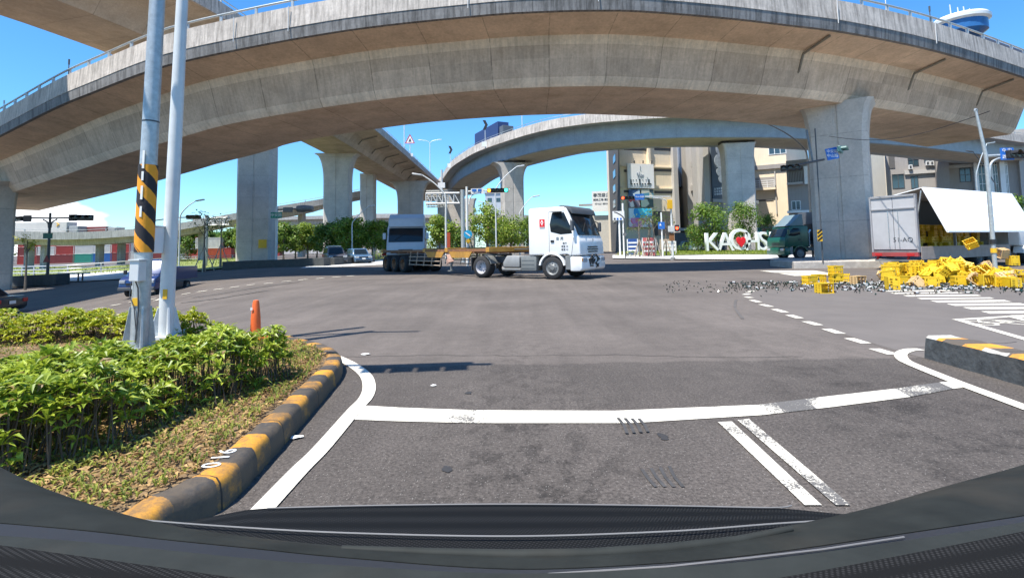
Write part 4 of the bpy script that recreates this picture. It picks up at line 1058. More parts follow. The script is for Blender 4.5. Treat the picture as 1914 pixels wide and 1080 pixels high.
for s in (-1, 1):
    MB().bb(-1.35-WB-.58, -1.35-WB-.52, s*1.0-.25, s*1.0+.25, .35, .95).build('mud_flap', M_black, tr)
    ring = [(-1.35-WB+.62*math.cos(R(15+k*12)), .5+.6*math.sin(R(15+k*12))) for k in range(5)]
    ring2 = [(-1.35-WB+.58*math.cos(R(15+k*12)), .5+.56*math.sin(R(15+k*12))) for k in range(4, -1, -1)]
    MB().prism(ring+ring2, s*1.0-.26, s*1.0+.26).build('rear_mudguard', grm, tr)
MB().bb(-1.35-WB-.5, -1.35-WB+.6, -.5, .5, 1.0, 1.1).lathe([(0, 1.16), (.45, 1.16), (.5, 1.08)], (-1.35-WB+.1, 0, 0), 'z', 16).build('fifth_wheel', M_dkgrey, tr, bevel=.01)
MB().tube([(-2.6, -.3, 1.0), (-2.65, -.3, 1.5), (-3.2, -.2, 1.3), (-4.2, -.1, 1.3)], .03, 6).build('air_hose', M_dkgrey, tr)
MB().bb(-3.1, -2.7, .2, .8, .9, 1.9).build('exhaust_stack', M_dkgrey, tr, bevel=.05)

# ------------------------------------------------------------------ skeletal trailer (yellow / rust)
M_tyel = mat('orange_yellow_trailer_paint', (.46, .235, .04), .55, var=.25, scale=3, dirt=.5)
M_trust = mat('rusty_brown_frame', (.22, .10, .045), .7, var=.4, scale=5, dirt=.4)
k0 = o_-fw*(1.35+WB-.1)
tgt = G(741, 505); ang = math.atan2(k0.y-tgt.y, k0.x-tgt.x)
tl = thing('skeletal_trailer', 'empty rusty yellow container trailer hitched behind the white tractor', 'trailer', (k0.x, k0.y, 0), ang)
f_ = MB()
for s in (-1, 1):
    f_.bb(-11.4, 1.0, s*.45-.07, s*.45+.07, 1.12, 1.34)
    f_.bb(-11.2, .9, s*1.18-.03, s*1.18+.03, 1.22, 1.34)
for k in range(11): f_.bb(-11.2+k*1.2, -11.05+k*1.2, -1.2, 1.2, 1.14, 1.3)
f_.build('trailer_frame', M_trust, tl, bevel=.01)
for x in (-11.3, -5.4, -2.9, .9):
    MB().bb(x-.14, x+.14, -1.23, 1.23, 1.2, 1.42).build('twist_lock_bolster', M_tyel, tl, bevel=.01)
for x0, x1 in ((-2.6, -.4), (-5.2, -3.1)):
    MB().prism([(x0, 1.22), (x0+.3, .92), (x1-.3, .92), (x1, 1.22)], -1.24, -1.2).build('side_plate', M_tyel, tl)
for s in (-1, 1):
    gd = MB(); y = s*1.2
    for z in (.5, .72, .95): gd.tube([(-7.3, y, z), (-3.6, y, z)], .03, 6)
    for x in (-7.3, -6.4, -5.5, -4.6, -3.6): gd.tube([(x, y, .45), (x+.25, y, 1.25)], .03, 6)
    gd.build('side_guard', mat('rusty_pale_pipe', (.42, .33, .25), .6, .2, var=.25), tl)
    MB().tube([(-3.1, s*.8, 1.2), (-3.1, s*.8, .25)], .06, 8).bb(-3.25, -2.95, s*.8-.14, s*.8+.14, .2, .25).build('landing_leg', M_steel, tl)
random.seed(5)
hs = MB()
for k in range(6): hs.tube(catmull([(-3.0+k*.05, -1.15, 1.15), (-2.7+.1*k, -1.2, .75), (-2.9, -1.2, .55+.05*k), (-2.3, -1.15, .95), (-2.4, -1.1, 1.15)], 4), .025, 5)
hs.build('coiled_hoses', mat('pink_brown_hose', (.42, .26, .2), .6), tl)
for x in (-8.2, -9.45, -10.7):
    for s in (-1, 1): wheel(tl, x, s*.98, .5, .5, s, M_trust, deep=.12)
MB().bb(-11.5, -7.6, -.8, .8, .7, .95).build('bogie', M_dkgrey, tl)
for s in (-1, 1): MB().bb(-11.46, -11.42, s*1.0-.15, s*1.0+.15, 1.0, 1.15).build('tail_light', M_red, tl)

# ------------------------------------------------------------------ grey-white lorry behind the trailer
def place_vehicle(name, label, px, D, head, cat='lorry', group=None):
    g_ = B(px, D); return thing(name, label, cat, g_, head, group)
t2 = place_vehicle('lorry', 'pale grey high roof lorry waiting behind the yellow trailer', 758, 33, R(-84))
M_pale = mat('pale_grey_cab_paint', (.46, .48, .52), .4, var=.06, dirt=.15)
truck_cab(t2, M_pale, 2.44, roof='high', lower=M_dkgrey, top=2.95)
chassis(t2, 5.5)
for s in (-1, 1): wheel(t2, -1.35, s*1.05, .5, .3, s); wheel(t2, -5.2, s*1.0, .5, .5, s, deep=.15)
MB().bb(-3.3, -2.6, -1.0, 1.0, .9, 2.6).build('cab_rear_rack', M_dkgrey, t2, bevel=.03)

# ------------------------------------------------------------------ green truck and its dark box trailer
M_green = mat('green_cab_paint', (.008, .085, .048), .35, var=.08, coat=.3)
g_ = B(1464, 41.5)
t3 = thing('green_lorry', 'green lorry cab with pale roof fairing passing left of the big right pier', 'lorry', (g_.x, g_.y+1.1, 0), R(186))
truck_cab(t3, M_green, 2.44, roof='fairing', lower=M_green, top=2.75, Lc=2.1)
chassis(t3, 5.6)
for s in (-1, 1): wheel(t3, -1.35, s*1.05, .5, .3, s, M_steel); wheel(t3, -4.9, s*1.0, .5, .5, s, deep=.15)
MB().bb(-2.9, -2.35, -1.0, .1, .9, 2.0).build('air_cleaner', M_dkgrey, t3, bevel=.05)
MB().tube([(-2.6, .6, 1.0), (-2.6, .6, 2.2), (-2.75, .6, 2.4)], .09, 8).build('exhaust_stack', M_chrome, t3)
M_dkbox = mat('dark_grey_box_paint', (.10, .11, .125), .5, var=.1, dirt=.2)
bt = thing('box_trailer', 'dark grey box trailer mostly hidden behind the big right pier', 'trailer', (g_.x, g_.y+1.1, 0), R(186))
bx_ = MB().bb(-10.6, -3.0, -1.22, 1.22, 1.2, 3.9).build('cargo_box', M_dkbox, bt, bevel=.03)
q = MB()
for k in range(14): q.bb(-10.5+k*.55, -10.44+k*.55, 1.22, 1.245, 1.25, 3.85)
q.build('box_ribs', M_dkbox, bt)
MB().bb(-3.0, -2.97, -.5, .5, 1.5, 2.9).build('front_vent', M_black, bt)
MB().bb(-10.4, -3.4, -.5, .5, .9, 1.2).build('trailer_frame', M_dkgrey, bt)
for x in (-8.2, -9.5):
    for s in (-1, 1): wheel(bt, x, s*.98, .5, .5, s, deep=.12)

# ------------------------------------------------------------------ white wing-body truck shedding its load
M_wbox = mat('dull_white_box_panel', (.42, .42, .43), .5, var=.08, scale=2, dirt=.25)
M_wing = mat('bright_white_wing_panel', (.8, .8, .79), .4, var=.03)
nc = G(1722, 506); th = R(27)
wt = thing('wing_body_trailer', 'white box trailer with its side wing raised and yellow crates falling out', 'trailer', (nc.x, nc.y, 0), th)
# local frame: x forward (away to the right), y left (away from the camera); near rear corner at the origin
BL, BW, ZB0, ZT = 9.2, 1.95, .95, 3.5
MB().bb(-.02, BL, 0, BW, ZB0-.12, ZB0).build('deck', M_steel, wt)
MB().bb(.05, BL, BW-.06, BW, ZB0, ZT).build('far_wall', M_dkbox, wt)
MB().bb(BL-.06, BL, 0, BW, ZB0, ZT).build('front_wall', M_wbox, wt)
rf = MB().bb(0, BL, BW/2, BW, ZT, ZT+.06); rf.build('roof', M_wing, wt)
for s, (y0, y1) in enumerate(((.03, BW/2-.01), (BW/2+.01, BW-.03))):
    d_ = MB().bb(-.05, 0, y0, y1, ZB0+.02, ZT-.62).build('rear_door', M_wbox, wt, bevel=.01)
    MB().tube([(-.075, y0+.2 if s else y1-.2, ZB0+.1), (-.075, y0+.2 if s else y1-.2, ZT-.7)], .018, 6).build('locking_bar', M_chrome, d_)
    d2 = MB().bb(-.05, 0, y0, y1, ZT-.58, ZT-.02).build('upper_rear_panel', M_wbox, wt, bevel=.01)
fr_ = MB()
for y in (-.02, BW-.05): fr_.bb(-.1, .06, y, y+.07, ZB0-.1, ZT+.03)
fr_.bb(-.1, .06, 0, BW, ZT-.04, ZT+.05); fr_.bb(-.1, .04, 0, BW, ZT-.62, ZT-.57)
fr_.build('rear_frame', mat('grey_frame_trim', (.3, .3, .31), .5), wt)
text('51-AQ', .3, 'rear_number', M_dkgrey, wt, (-.056, .62, 1.42), (PI/2, 0, -PI/2), .002)
MB().bb(-.16, .02, 0, BW, ZB0-.3, ZB0-.12).build('red_rear_beam', mat('dull_red_beam', (.35, .05, .05), .6, dirt=.3), wt)
for y in (.4, 1.7): MB().bar((-.1, y, ZB0-.3), (-.05, y+.1, .45), .06, .08).build('underrun_bracket', M_red, wt)
MB().bb(-.12, -.02, .1, BW-.1, .42, .5).build('underrun_bar', M_steel, wt)
for y in (.15, BW-.45): MB().bb(-.18, -.14, y, y+.3, ZB0-.28, ZB0-.16).build('tail_light', M_red, wt)
# drop side board
MB().bb(.1, BL, -.03, .01, ZB0-.45, ZB0+.15).build('side_board', mat('dusty_beige_side_board', (.34, .28, .24), .7, var=.2), wt, bevel=.01)
# wing: half roof swings up about the ridge, the side panel hangs out from it
yr = BW/2; e_y, e_z = -.28, 3.78; b_y, b_z = -1.12, 1.75
MB().prism([(yr, ZT+.06), (e_y, e_z+.04), (e_y+.03, e_z), (yr, ZT+.02)], .02, BL, axis='x').build('raised_roof_half', M_wing, wt)
MB().prism([(e_y, e_z+.04), (b_y, b_z), (b_y+.06, b_z-.02), (e_y+.05, e_z)], .02, BL, axis='x').build('raised_wing_panel', M_wing, wt)
wsm = MB(); wd_ = Vector((0, b_y-e_y, b_z-e_z))
for k in range(1, 12):
    x = BL*k/12; wsm.bar((x, e_y-.012, e_z+.02), (x, b_y-.012, b_z+.02), .014, .02)
wsm.bar((.02, b_y+.02, b_z), (BL, b_y+.02, b_z), .07, .07)
wsm.build('wing_panel_seams', M_wing, wt)
MB().tube([(.1, .1, 2.2), (.1, e_y+.1, e_z-.1)], .035, 8).build('wing_ram', M_chrome, wt)
for x in (3.5, 7): MB().bb(x-.05, x+.05, .02, .12, ZB0, ZT).build('centre_post', M_steel, wt)
chs = MB()
for s in (.7, 1.6): chs.bb(.2, BL+.5, s-.06, s+.06, .65, .83)
chs.build('chassis_frame', M_dkgrey, wt)
for x in (5.9, 7.1):
    for y, s in ((.3, -1), (BW-.3, 1)): wheel(wt, x, y, .48, .5, s, deep=.12)
wc = thing('lorry', 'cab of the crashed white wing body truck at the right edge', 'lorry', wt.matrix_world @ Vector((0, 0, 0)), th)
wc.location = (nc.x+math.cos(th)*(BL+3.0)-math.sin(th)*BW/2, nc.y+math.sin(th)*(BL+3.0)+math.cos(th)*BW/2, 0)
truck_cab(wc, M_white, 2.3, roof='none', top=2.8, Lc=2.2); chassis(wc, 3)
for s in (-1, 1): wheel(wc, -1.35, s*1.0, .48, .3, s)

# ------------------------------------------------------------------ cars
def car(t, L, Wd, Ht, paint, kind='suv', plate=True):
    hw = Wd/2; r = .33 if kind != 'suv' else .36; gc = .2
    bl = .62*Ht if kind == 'suv' else .60*Ht
    if kind == 'suv':
        low = [(-L, gc+.1), (-L+.02, bl), (-L*.28, bl), (-.25, bl-.12), (-.04, bl-.32), (0, gc+.15), (-.15, gc), (-L+.2, gc)]
        gh = [(-L+.06, bl-.02), (-L+.22, Ht-.06), (-L+.5, Ht), (-L*.46, Ht), (-L*.40, Ht-.04), (-L*.27, bl-.02)]
    else:
        low = [(-L, gc+.15), (-L+.03, bl-.02), (-L*.80, bl+.02), (-L*.30, bl), (-.3, bl-.15), (-.04, bl-.3), (0, gc+.15), (-.15, gc), (-L+.2, gc)]
        gh = [(-L*.84, bl-.02), (-L*.70, Ht-.03), (-L*.62, Ht), (-L*.48, Ht), (-L*.43, Ht-.04), (-L*.28, bl-.02)]
    MB().prism(low, -hw, hw).build('car_body', paint, t, bevel=.07, seg=3, smooth=45)
    def frust(poly, ins_top, grow=0.0):
        n = len(poly); z0 = min(p[1] for p in poly); z1 = max(p[1] for p in poly); vs = []
        for s in (-1, 1):
            for a, b in poly: vs.append((a, s*(hw-.05-ins_top*(b-z0)/(z1-z0)+grow), b))
        return MB().add(vs, [tuple(range(n)), tuple(range(2*n-1, n-1, -1))]+[((i+1) % n, i, i+n, (i+1) % n+n) for i in range(n)])
    frust(gh, .16).build('cabin', paint, t, bevel=.04, seg=2, smooth=45)
    zc = bl+.03; zt_ = Ht-.09
    x_b0, x_b1 = gh[0][0], gh[1][0]; x_f0, x_f1 = gh[-1][0], gh[-2][0]
    def xi(x0, x1, z): return x0+(x1-x0)*(z-bl)/(Ht-.04-bl)
    sw = [(xi(x_b0, x_b1, zc)+.12, zc), (xi(x_b0, x_b1, zt_)+.14, zt_), (xi(x_f0, x_f1, zt_)-.08, zt_), (xi(x_f0, x_f1, zc)-.12, zc)]
    for s in (-1, 1):
        def yy(z): return s*(hw-.05-.16*(z-bl+.02)/(Ht-bl+.02)+.008)
        xm = (sw[0][0]+sw[3][0])/2
        for a, b in ((0, .48), (.52, 1)):
            def lx(t_, top): return (sw[1][0]*(1-t_)+sw[2][0]*t_) if top else (sw[0][0]*(1-t_)+sw[3][0]*t_)
            MB().poly([(lx(a, 0), yy(zc), zc), (lx(b, 0), yy(zc), zc), (lx(b, 1), yy(zt_), zt_), (lx(a, 1), yy(zt_), zt_)]).build('side_window', M_glass, t)
        MB().bb(-.14, .012, *sorted((s*(hw-.42), s*(hw-.06))), bl-.38, bl-.2).build('headlight', M_lens, t, bevel=.03)
        MB().bb(-L-.012, -L+.1, *sorted((s*(hw-.3), s*(hw-.03))), bl-.3, bl-.12).build('tail_light', M_red, t, bevel=.02)
        MB().box((-L*.3, s*(hw+.08), bl+.05), (.12, .18, .12)).build('mirror', paint, t, bevel=.03)
        for x in (-.8, -L+.85): wheel(t, x, s*(hw-.1), r, .2, s, M_chrome)
        for x in (-.8, -L+.85):
            MB().lathe([(r*1.12, s*(hw+.002)), (0, s*(hw+.002))], (x, 0, r), 'y', 20).build('wheel_well', M_black, t)
    n = .02
    MB().poly([(xi(x_f0, x_f1, zc)+n, -hw+.2, zc), (xi(x_f0, x_f1, zc)+n, hw-.2, zc), (xi(x_f0, x_f1, zt_)+n, hw-.3, zt_), (xi(x_f0, x_f1, zt_)+n, -hw+.3, zt_)]).build('windscreen', M_glass, t)
    MB().poly([(xi(x_b0, x_b1, zc)-n, -hw+.2, zc), (xi(x_b0, x_b1, zc)-n, hw-.2, zc), (xi(x_b0, x_b1, zt_)-n, hw-.3, zt_), (xi(x_b0, x_b1, zt_)-n, -hw+.3, zt_)]).build('rear_window', M_glass, t)
    MB().bb(-.1, .014, -hw+.45, hw-.45, bl-.36, bl-.24).build('grille', M_black, t)
    MB().bb(-.1, .02, -hw+.12, hw-.12, gc+.08, gc+.2).build('lower_grille', M_black, t)
    if plate: MB().bb(.015, .025, -.17, .17, gc+.24, gc+.4).build('number_plate', M_white, t)
    MB().bb(-L-.02, -L-.01, -.17, .17, bl-.35, bl-.2).build('number_plate', M_white, t)
g_ = B(632, 49.5); cr = thing('parked_car', 'dark brown grey SUV with roof rack waiting in front of the trees', 'car', g_, R(-62))
car(cr, 4.5, 1.8, 1.72, mat('brown_grey_car_paint', (.10, .09, .09), .3, .3, var=.05, coat=.5))
MB().bb(-3.6, -1.9, -.6, .6, 1.76, 1.84).build('roof_box', M_white, cr, bevel=.03)
g_ = B(680, 51.5); cr = thing('parked_car', 'blue grey crossover car behind the dark SUV', 'car', g_, R(-60))
car(cr, 4.3, 1.78, 1.55, mat('blue_grey_car_paint', (.10, .18, .28), .3, .3, var=.05, coat=.5))
# dark sedan leaving at the left edge
g_ = B(40, 24.2); cr = thing('sedan', 'dark grey sedan cut by the left edge, only its tail showing', 'car', (g_.x-2.9, g_.y-1.6, g_.z+.02), R(186))
cr.location = (g_.x-4.7, g_.y-.7, H(g_.x-2, g_.y-1))
car(cr, 4.5, 1.78, 1.45, mat('charcoal_car_paint', (.045, .05, .055), .3, .4, var=.05, coat=.5), 'sedan')
# blue pickup
M_blue = mat('blue_pickup_paint', (.014, .038, .14), .3, .05, var=.08, coat=.5)
M_blue_l = M_blue
g_ = B(254, 24.4)
pk = thing('pickup_truck', 'dark blue pickup with an open bed passing behind the two near poles', 'pickup', (g_.x, g_.y, H(g_.x, g_.y)+.02), R(-82))
hw = .8
MB().prism([(-1.9, .45), (-1.9, 1.05), (-1.15, 1.12), (-.35, 1.02), (-.05, .86), (0, .5), (-.1, .34), (-.6, .34), (-.7, .5), (-1.25, .5)], -hw, hw).build('front_body', M_blue, pk, bevel=.06, seg=3, smooth=45)
MB().prism([(-1.95, 1.0), (-1.95, 1.72), (-1.85, 1.8), (-1.2, 1.8), (-1.05, 1.74), (-.55, 1.06)], -hw+.06, hw-.06).build('cabin', M_blue, pk, bevel=.05, seg=3, smooth=45)
MB().prism([(-1.045, 1.66), (-.6, 1.1), (-.66, 1.1), (-1.1, 1.66)], -hw+.16, hw-.16).build('windscreen', M_glass, pk)
for s in (-1, 1):
    MB().prism([(-1.85, 1.12), (-1.85, 1.68), (-1.15, 1.68), (-.75, 1.12)], *sorted((s*(hw-.09), s*(hw-.048)))).build('side_window', M_glass, pk)
    MB().bb(-.08, .015, *sorted((s*(hw-.3), s*(hw-.04))), .68, .84).build('headlight', M_lens, pk, bevel=.03)
    MB().box((-.72, s*(hw+.1), 1.2), (.08, .16, .2)).build('mirror', M_black, pk, bevel=.03)
    for x in (-.75, -3.3): wheel(pk, x, s*(hw-.1), .31, .19, s, mat('tan_hub', (.3, .26, .2), .5))
    MB().bb(-4.25, -2.0, *sorted((s*(hw-.02), s*(hw+.03))), .72, 1.36).build('bed_side', M_blue, pk, bevel=.01)
    MB().bb(-2.9, -2.2, *sorted((s*(hw-.3), s*(hw-.05))), .3, .6).build('side_tank', M_dkgrey, pk, bevel=.03)
MB().bb(-4.27, -4.22, -hw, hw, .72, 1.36).build('tailgate', M_blue, pk, bevel=.01)
MB().bb(-4.2, -1.98, -hw, hw, .7, .74).build('bed_floor', M_dkgrey, pk)
MB().bb(-2.02, -1.98, -hw, hw, .74, 1.5).build('headboard', M_blue, pk)
MB().bb(-.05, .02, -.45, .45, .58, .70).build('grille', M_black, pk)
MB().bb(-.1, .06, -hw, hw, .34, .5).build('bumper', M_dkgrey, pk, bevel=.03)
MB().bb(.06, .07, -.17, .17, .42, .58).build('number_plate', M_white, pk)
MB().box((.02, 0, .72), (.02, .09, .09)).build('front_emblem', M_chrome, pk, bevel=.01)
c_ = MB()
for s in (-.42, .42): c_.bb(-4.2, -.3, s-.05, s+.05, .42, .56)
c_.build('chassis_frame', M_dkgrey, pk)
# container lorry up on the curved ramp
M_bcont = mat('dark_blue_container', (.03, .055, .16), .5, var=.1)
fr3 = frames(E3); f3 = min(fr3, key=lambda f: abs(proj(f[0])[0]-912)); f3b = min(fr3, key=lambda f: abs(proj(f[0])[0]-868))
p, d, n = f3; q_, d2, n2 = f3b
up = thing('container_lorry', 'dark blue container lorry driving up on the curved ramp', 'lorry', p+n*3.2+Vector((0, 0, .5)), math.atan2((p-q_).y, (p-q_).x))
LL_ = min((p-q_).length*.9, 13)
MB().bb(-LL_, 0, -1.25, 1.25, 1.6, 4.7).build('container', M_bcont, up, bevel=.03)
q = MB()
for k in range(20): q.bb(-LL_+LL_*k/20, -LL_+LL_*k/20+.12, -1.29, -1.25, 1.7, 4.6)
q.build('container_ribs', M_bcont, up)
MB().bb(-LL_, 1.2, -.6, .6, 1.0, 1.58).build('trailer_frame', M_dkgrey, up)
MB().bb(.6, 2.4, -1.2, 1.2, .9, 3.4).build('cab_body', M_dkbox, up, bevel=.1)
for x in (-LL_+1, -LL_+2.3, 1.6):
    for s in (-1, 1): wheel(up, x, s*.95, .5, .5, s)
# small vehicles far off by the letters
def vanlet(px, D, head, paint, label, L=4.6, Hh=2.2):
    g_ = B(px, D); t = thing('small_truck', label, 'truck', g_, head)
    MB().prism([(-1.4, .4), (-1.4, 1.95), (-.5, 1.95), (-.12, 1.2), (0, .9), (0, .4)], -.8, .8).build('cab_body', paint, t, bevel=.06)
    MB().prism([(-.52, 1.85), (-.12, 1.2), (-.2, 1.2), (-.6, 1.85)], -.7, .7).build('windscreen', M_glass, t)
    for s in (-1, 1): MB().prism([(-1.2, 1.2), (-1.2, 1.8), (-.6, 1.8), (-.25, 1.2)], *sorted((s*.79, s*.81))).build('side_window', M_glass, t)
    MB().bb(-L, -1.5, -.85, .85, .6, Hh).build('cargo_box', paint, t, bevel=.03)
    for x in (-.7, -L+.9):
        for s in (-1, 1): wheel(t, x, s*.72, .3, .2, s)
vanlet(1292, 88, R(190), M_white, 'small white box van parked left of the big letter K')
vanlet(1272, 90, R(186), mat('teal_grey_truck', (.1, .16, .2), .5), 'small blue grey truck parked left of the white box van', 6.0, 1.1)
# ================================================================== TREES
def tree_mesh(seed, h, cr, base=.32, nl=1500, ls=.3, lm=None, clumps=14, flat=.8):
    random.seed(seed)
    tk = MB(); top = h*.62
    p0 = [(0, 0, -.1), (random.uniform(-.1, .1), random.uniform(-.1, .1), h*base), (random.uniform(-.25, .25), random.uniform(-.25, .25), top)]
    tk.tube(p0, [h*.028, h*.02, h*.009], 8, caps=False)
    cl = []
    for k in range(clumps):
        a = random.uniform(0, 6.3); rr = cr*random.uniform(.15, .72)*(1 if k else 0); z = h*base+(h-h*base)*random.uniform(.18, .86)
        sh = 1-abs((z-h*(base+1)/2)/(h*.6)); rr *= .5+.6*sh
        cl.append((Vector((rr*math.cos(a), rr*math.sin(a), z)), cr*random.uniform(.26, .44)))
    for c, r in cl[:9]:
        s0 = Vector(p0[1]).lerp(Vector(p0[2]), random.uniform(0, .7)); mid = s0.lerp(c, .5)+Vector((0, 0, -.1*h*.1))
        tk.tube([s0, mid, c], [h*.010, h*.007, h*.003], 5, caps=False)
    lf_ = MB()
    for i in range(nl):
        c, r = random.choice(cl)
        d = Vector((random.gauss(0, 1), random.gauss(0, 1), random.gauss(0, 1))).normalized()
        p = c+Vector((d.x, d.y, d.z*flat))*r*random.uniform(.45, 1.08)
        n = (d+Vector((random.gauss(0, .5), random.gauss(0, .5), random.gauss(.4, .5)))).normalized()
        s_ = n.cross(Vector((random.gauss(0, 1), random.gauss(0, 1), random.gauss(0, 1)))).normalized(); u_ = n.cross(s_)
        L_ = ls*random.uniform(.6, 1.25)
        lf_.add([p-s_*L_*.5, p+u_*L_*.3, p+s_*L_*.5+n*-.1*L_, p-u_*L_*.3], [(0, 1, 2, 3)])
    return tk, lf_
def make_tree(name, label, px, D, h, cr, seed=1, lm=None, group=None, **k):
    g_ = B(px, D); t = thing(name, label, 'tree', g_, 0, group)
    tk, lf_ = tree_mesh(seed, h, cr, **k)
    tk.build('trunk', M_bark, t, smooth=60); lf_.build('crown', lm or M_leafT, t, fix=False)
    return t
M_bark = mat('grey_brown_bark', (.16, .13, .10), .9, var=.3, scale=6, bump=.5)
G1 = 'roadside trees in the row behind the waiting cars'
T = [make_tree('roadside_tree', 'x', 530, 80, 6.0, 3.0, 21, M_leafT, G1, nl=3600, ls=.38, base=.16, clumps=20),
     make_tree('roadside_tree', 'x', 655, 76, 6.4, 3.0, 22, M_leafT2, G1, nl=3600, ls=.38, base=.18, clumps=20),
     make_tree('roadside_tree', 'x', 910, 62, 7.4, 2.7, 23, M_leafT2, None, nl=3200, ls=.30, base=.14, clumps=24, flat=1.0),
     make_tree('roadside_tree', 'x', 1340, 80, 8.2, 4.4, 24, M_leafT, None, nl=3600, ls=.36, base=.14, clumps=26)]
T[0]['label'] = 'dark green tree in the middle of the gap right of the tall left pier'
T[1]['label'] = 'brighter tree right behind the dark SUV'
T[2]['label'] = 'tall yellow green tree right of the round blue sign'
T[3]['label'] = 'big dark rounded tree behind the letter K'
def tcopy(k, px, D, s, label, rz=0, sz=None, group=None):
    sc_ = (s, s, sz or s); r = dup(T[k], B(px, D), rz, label, group, sc_)
    if not group and 'group' in r.keys(): del r['group']
    return r
rows_ = [(0, 458, 88, 1.0, 'tree at the tall left pier, half hidden by the street name post'), (0, 492, 84, .98, 'tree directly behind the green street name sign'), (1, 575, 84, .96, 'light topped tree left of the flared pier'),
         (0, 610, 78, .95, 'dark tree at the left foot of the flared pier'), (0, 645, 86, 1.15, 'taller dark tree in front of the flared pier'), (1, 695, 78, .95, 'bright tree above the blue grey crossover car'), (0, 722, 84, 1.0, 'dark tree just left of the pale grey lorry'),
         (0, 552, 96, 1.05, 'rear row tree showing between the two first trees'), (0, 592, 98, 1.05, 'rear row tree behind the light topped tree'), (0, 672, 98, 1.0, 'rear row tree behind the lamp post beside the SUV')]
for i, (k, px, D, s, lb) in enumerate(rows_): tcopy(k, px, D, s, lb, rz=i*1.3, group=G1)
for k, px, D, s, sz, lb in [(1, 822, 74, .95, 1.0, 'small bushy tree between the pale lorry and the sign gantry post'), (2, 955, 60, .86, .74, 'yellow green tree just left of the white tractor cab'), (2, 938, 72, .8, .8, 'tree filling in behind the second lamp post'), (0, 990, 92, .95, 1.15, 'dark distant tree seen beside the white tractor cab'), (0, 1012, 96, .9, 1.0, 'dark distant tree mostly behind the tractor cab'), (0, 858, 82, .9, .8, 'low tree at the foot of the central piers'),
     (3, 1395, 82, .72, 1.02, 'bright rounded tree above the letter O'), (3, 1438, 88, .45, .82, 'pale yellowish tree behind the green lorry fairing'), (3, 1305, 84, .5, .6, 'low bush tree left of the letter K'),
     (0, 350, 128, 1.5, 1.25, 'dark tree under the viaduct right of the white pole'), (0, 395, 130, 1.4, 1.2, 'dark tree under the viaduct behind the left lawn'), (0, 432, 126, 1.4, 1.25, 'dark tree left of the tall left pier under the viaduct'), (1, 322, 122, .9, .7, 'low pale shrub tree right beside the white pole'), (1, 447, 70, .35, .85, 'thin bright sapling at the left edge of the tall pier'),
     (1, 1672, 52, .42, .78, 'small tree rising just right of the big right pier'), (1, 1742, 50, .62, .86, 'light tree top showing above the raised wing, near its left end'), (1, 1788, 50, .45, .76, 'small tree top above the middle of the raised wing'), (1, 1832, 48, .4, .70, 'small tree top left of the traffic light mast on the right'), (0, 1893, 44, .62, .85, 'round dark tree at the right edge above the raised wing'), (1, 1525, 64, .4, .9, 'yellowish tree between the green lorry and the right pier')]:
    tcopy(k, px, D, s, lb, rz=px*.37, sz=sz)
# saplings with stakes
M_stake = mat('pale_timber_stake', (.42, .34, .26), .8, var=.2)
def sapling(px, D, h, label, nl=160, lm=M_leafD, lean=0, stakes=4, ls=.3, spread=.9):
    random.seed(int(px)); g_ = B(px, D); t = thing('staked_sapling', label, 'sapling', g_)
    tk = MB().tube([(0, 0, 0), (lean*.4, 0, h*.5), (lean, 0, h*.9)], [.09, .06, .03], 6)
    lf_ = MB(); tips = []
    for k in range(6):
        a = k*1.05+random.random(); s0 = Vector((lean*.7, 0, h*random.uniform(.55, .8))); e = s0+Vector((math.cos(a)*spread*.7, math.sin(a)*spread*.7, h*random.uniform(.08, .28)))
        tk.tube([s0, e], [.035, .015], 4, caps=False); tips.append(e)
    for i in range(nl):
        c = random.choice(tips)+Vector((random.gauss(0, .3), random.gauss(0, .3), random.gauss(0, .25)))*spread
        a = random.uniform(0, 6.3); leaf(lf_, c, Vector((math.cos(a), math.sin(a), random.uniform(-.4, .5))).normalized(), Vector((0, 0, 1)), ls*random.uniform(.7, 1.3), ls*.42, .2)
    tk.build('trunk', M_bark, t); lf_.build('leaves', lm, t, fix=False)
    for k in range(stakes):
        a = k*2*PI/stakes+.4; MB().tube([(math.cos(a)*.85, math.sin(a)*.85, 0), (math.cos(a)*.06, math.sin(a)*.06, h*.42)], .04, 6).build('stake', M_stake, t)
    return t
sapling(381, 46, 5.2, 'sparse big leaved sapling on the left lawn beside the lamp post', 90, ls=.42, spread=1.0)
sapling(412, 52, 5.6, 'tripod staked sapling in front of the overhead sign frame on the left', 70, ls=.4, spread=1.0)
sapling(47, 40, 4.3, 'thin yellow leaved sapling near the left pier', 120, M_leafB, stakes=0, ls=.3, spread=.5)
sapling(1196, 56, 4.6, 'staked sapling with dark drooping leaves in front of the coloured banners', 90, M_leafD, ls=.4, spread=1.2)
sapling(1212, 58, 5.4, 'taller staked sapling between the banners and the signal mast', 120, M_leafT, lean=.4, ls=.4, spread=1.2)
sapling(1226, 57, 5.2, 'bare branched staked sapling beside the blue pedestrian sign', 60, M_leafD, lean=-.3, ls=.4)
sapling(1246, 60, 4.8, 'sparse staked sapling right of the blue pedestrian sign', 60, M_leafD, ls=.35)
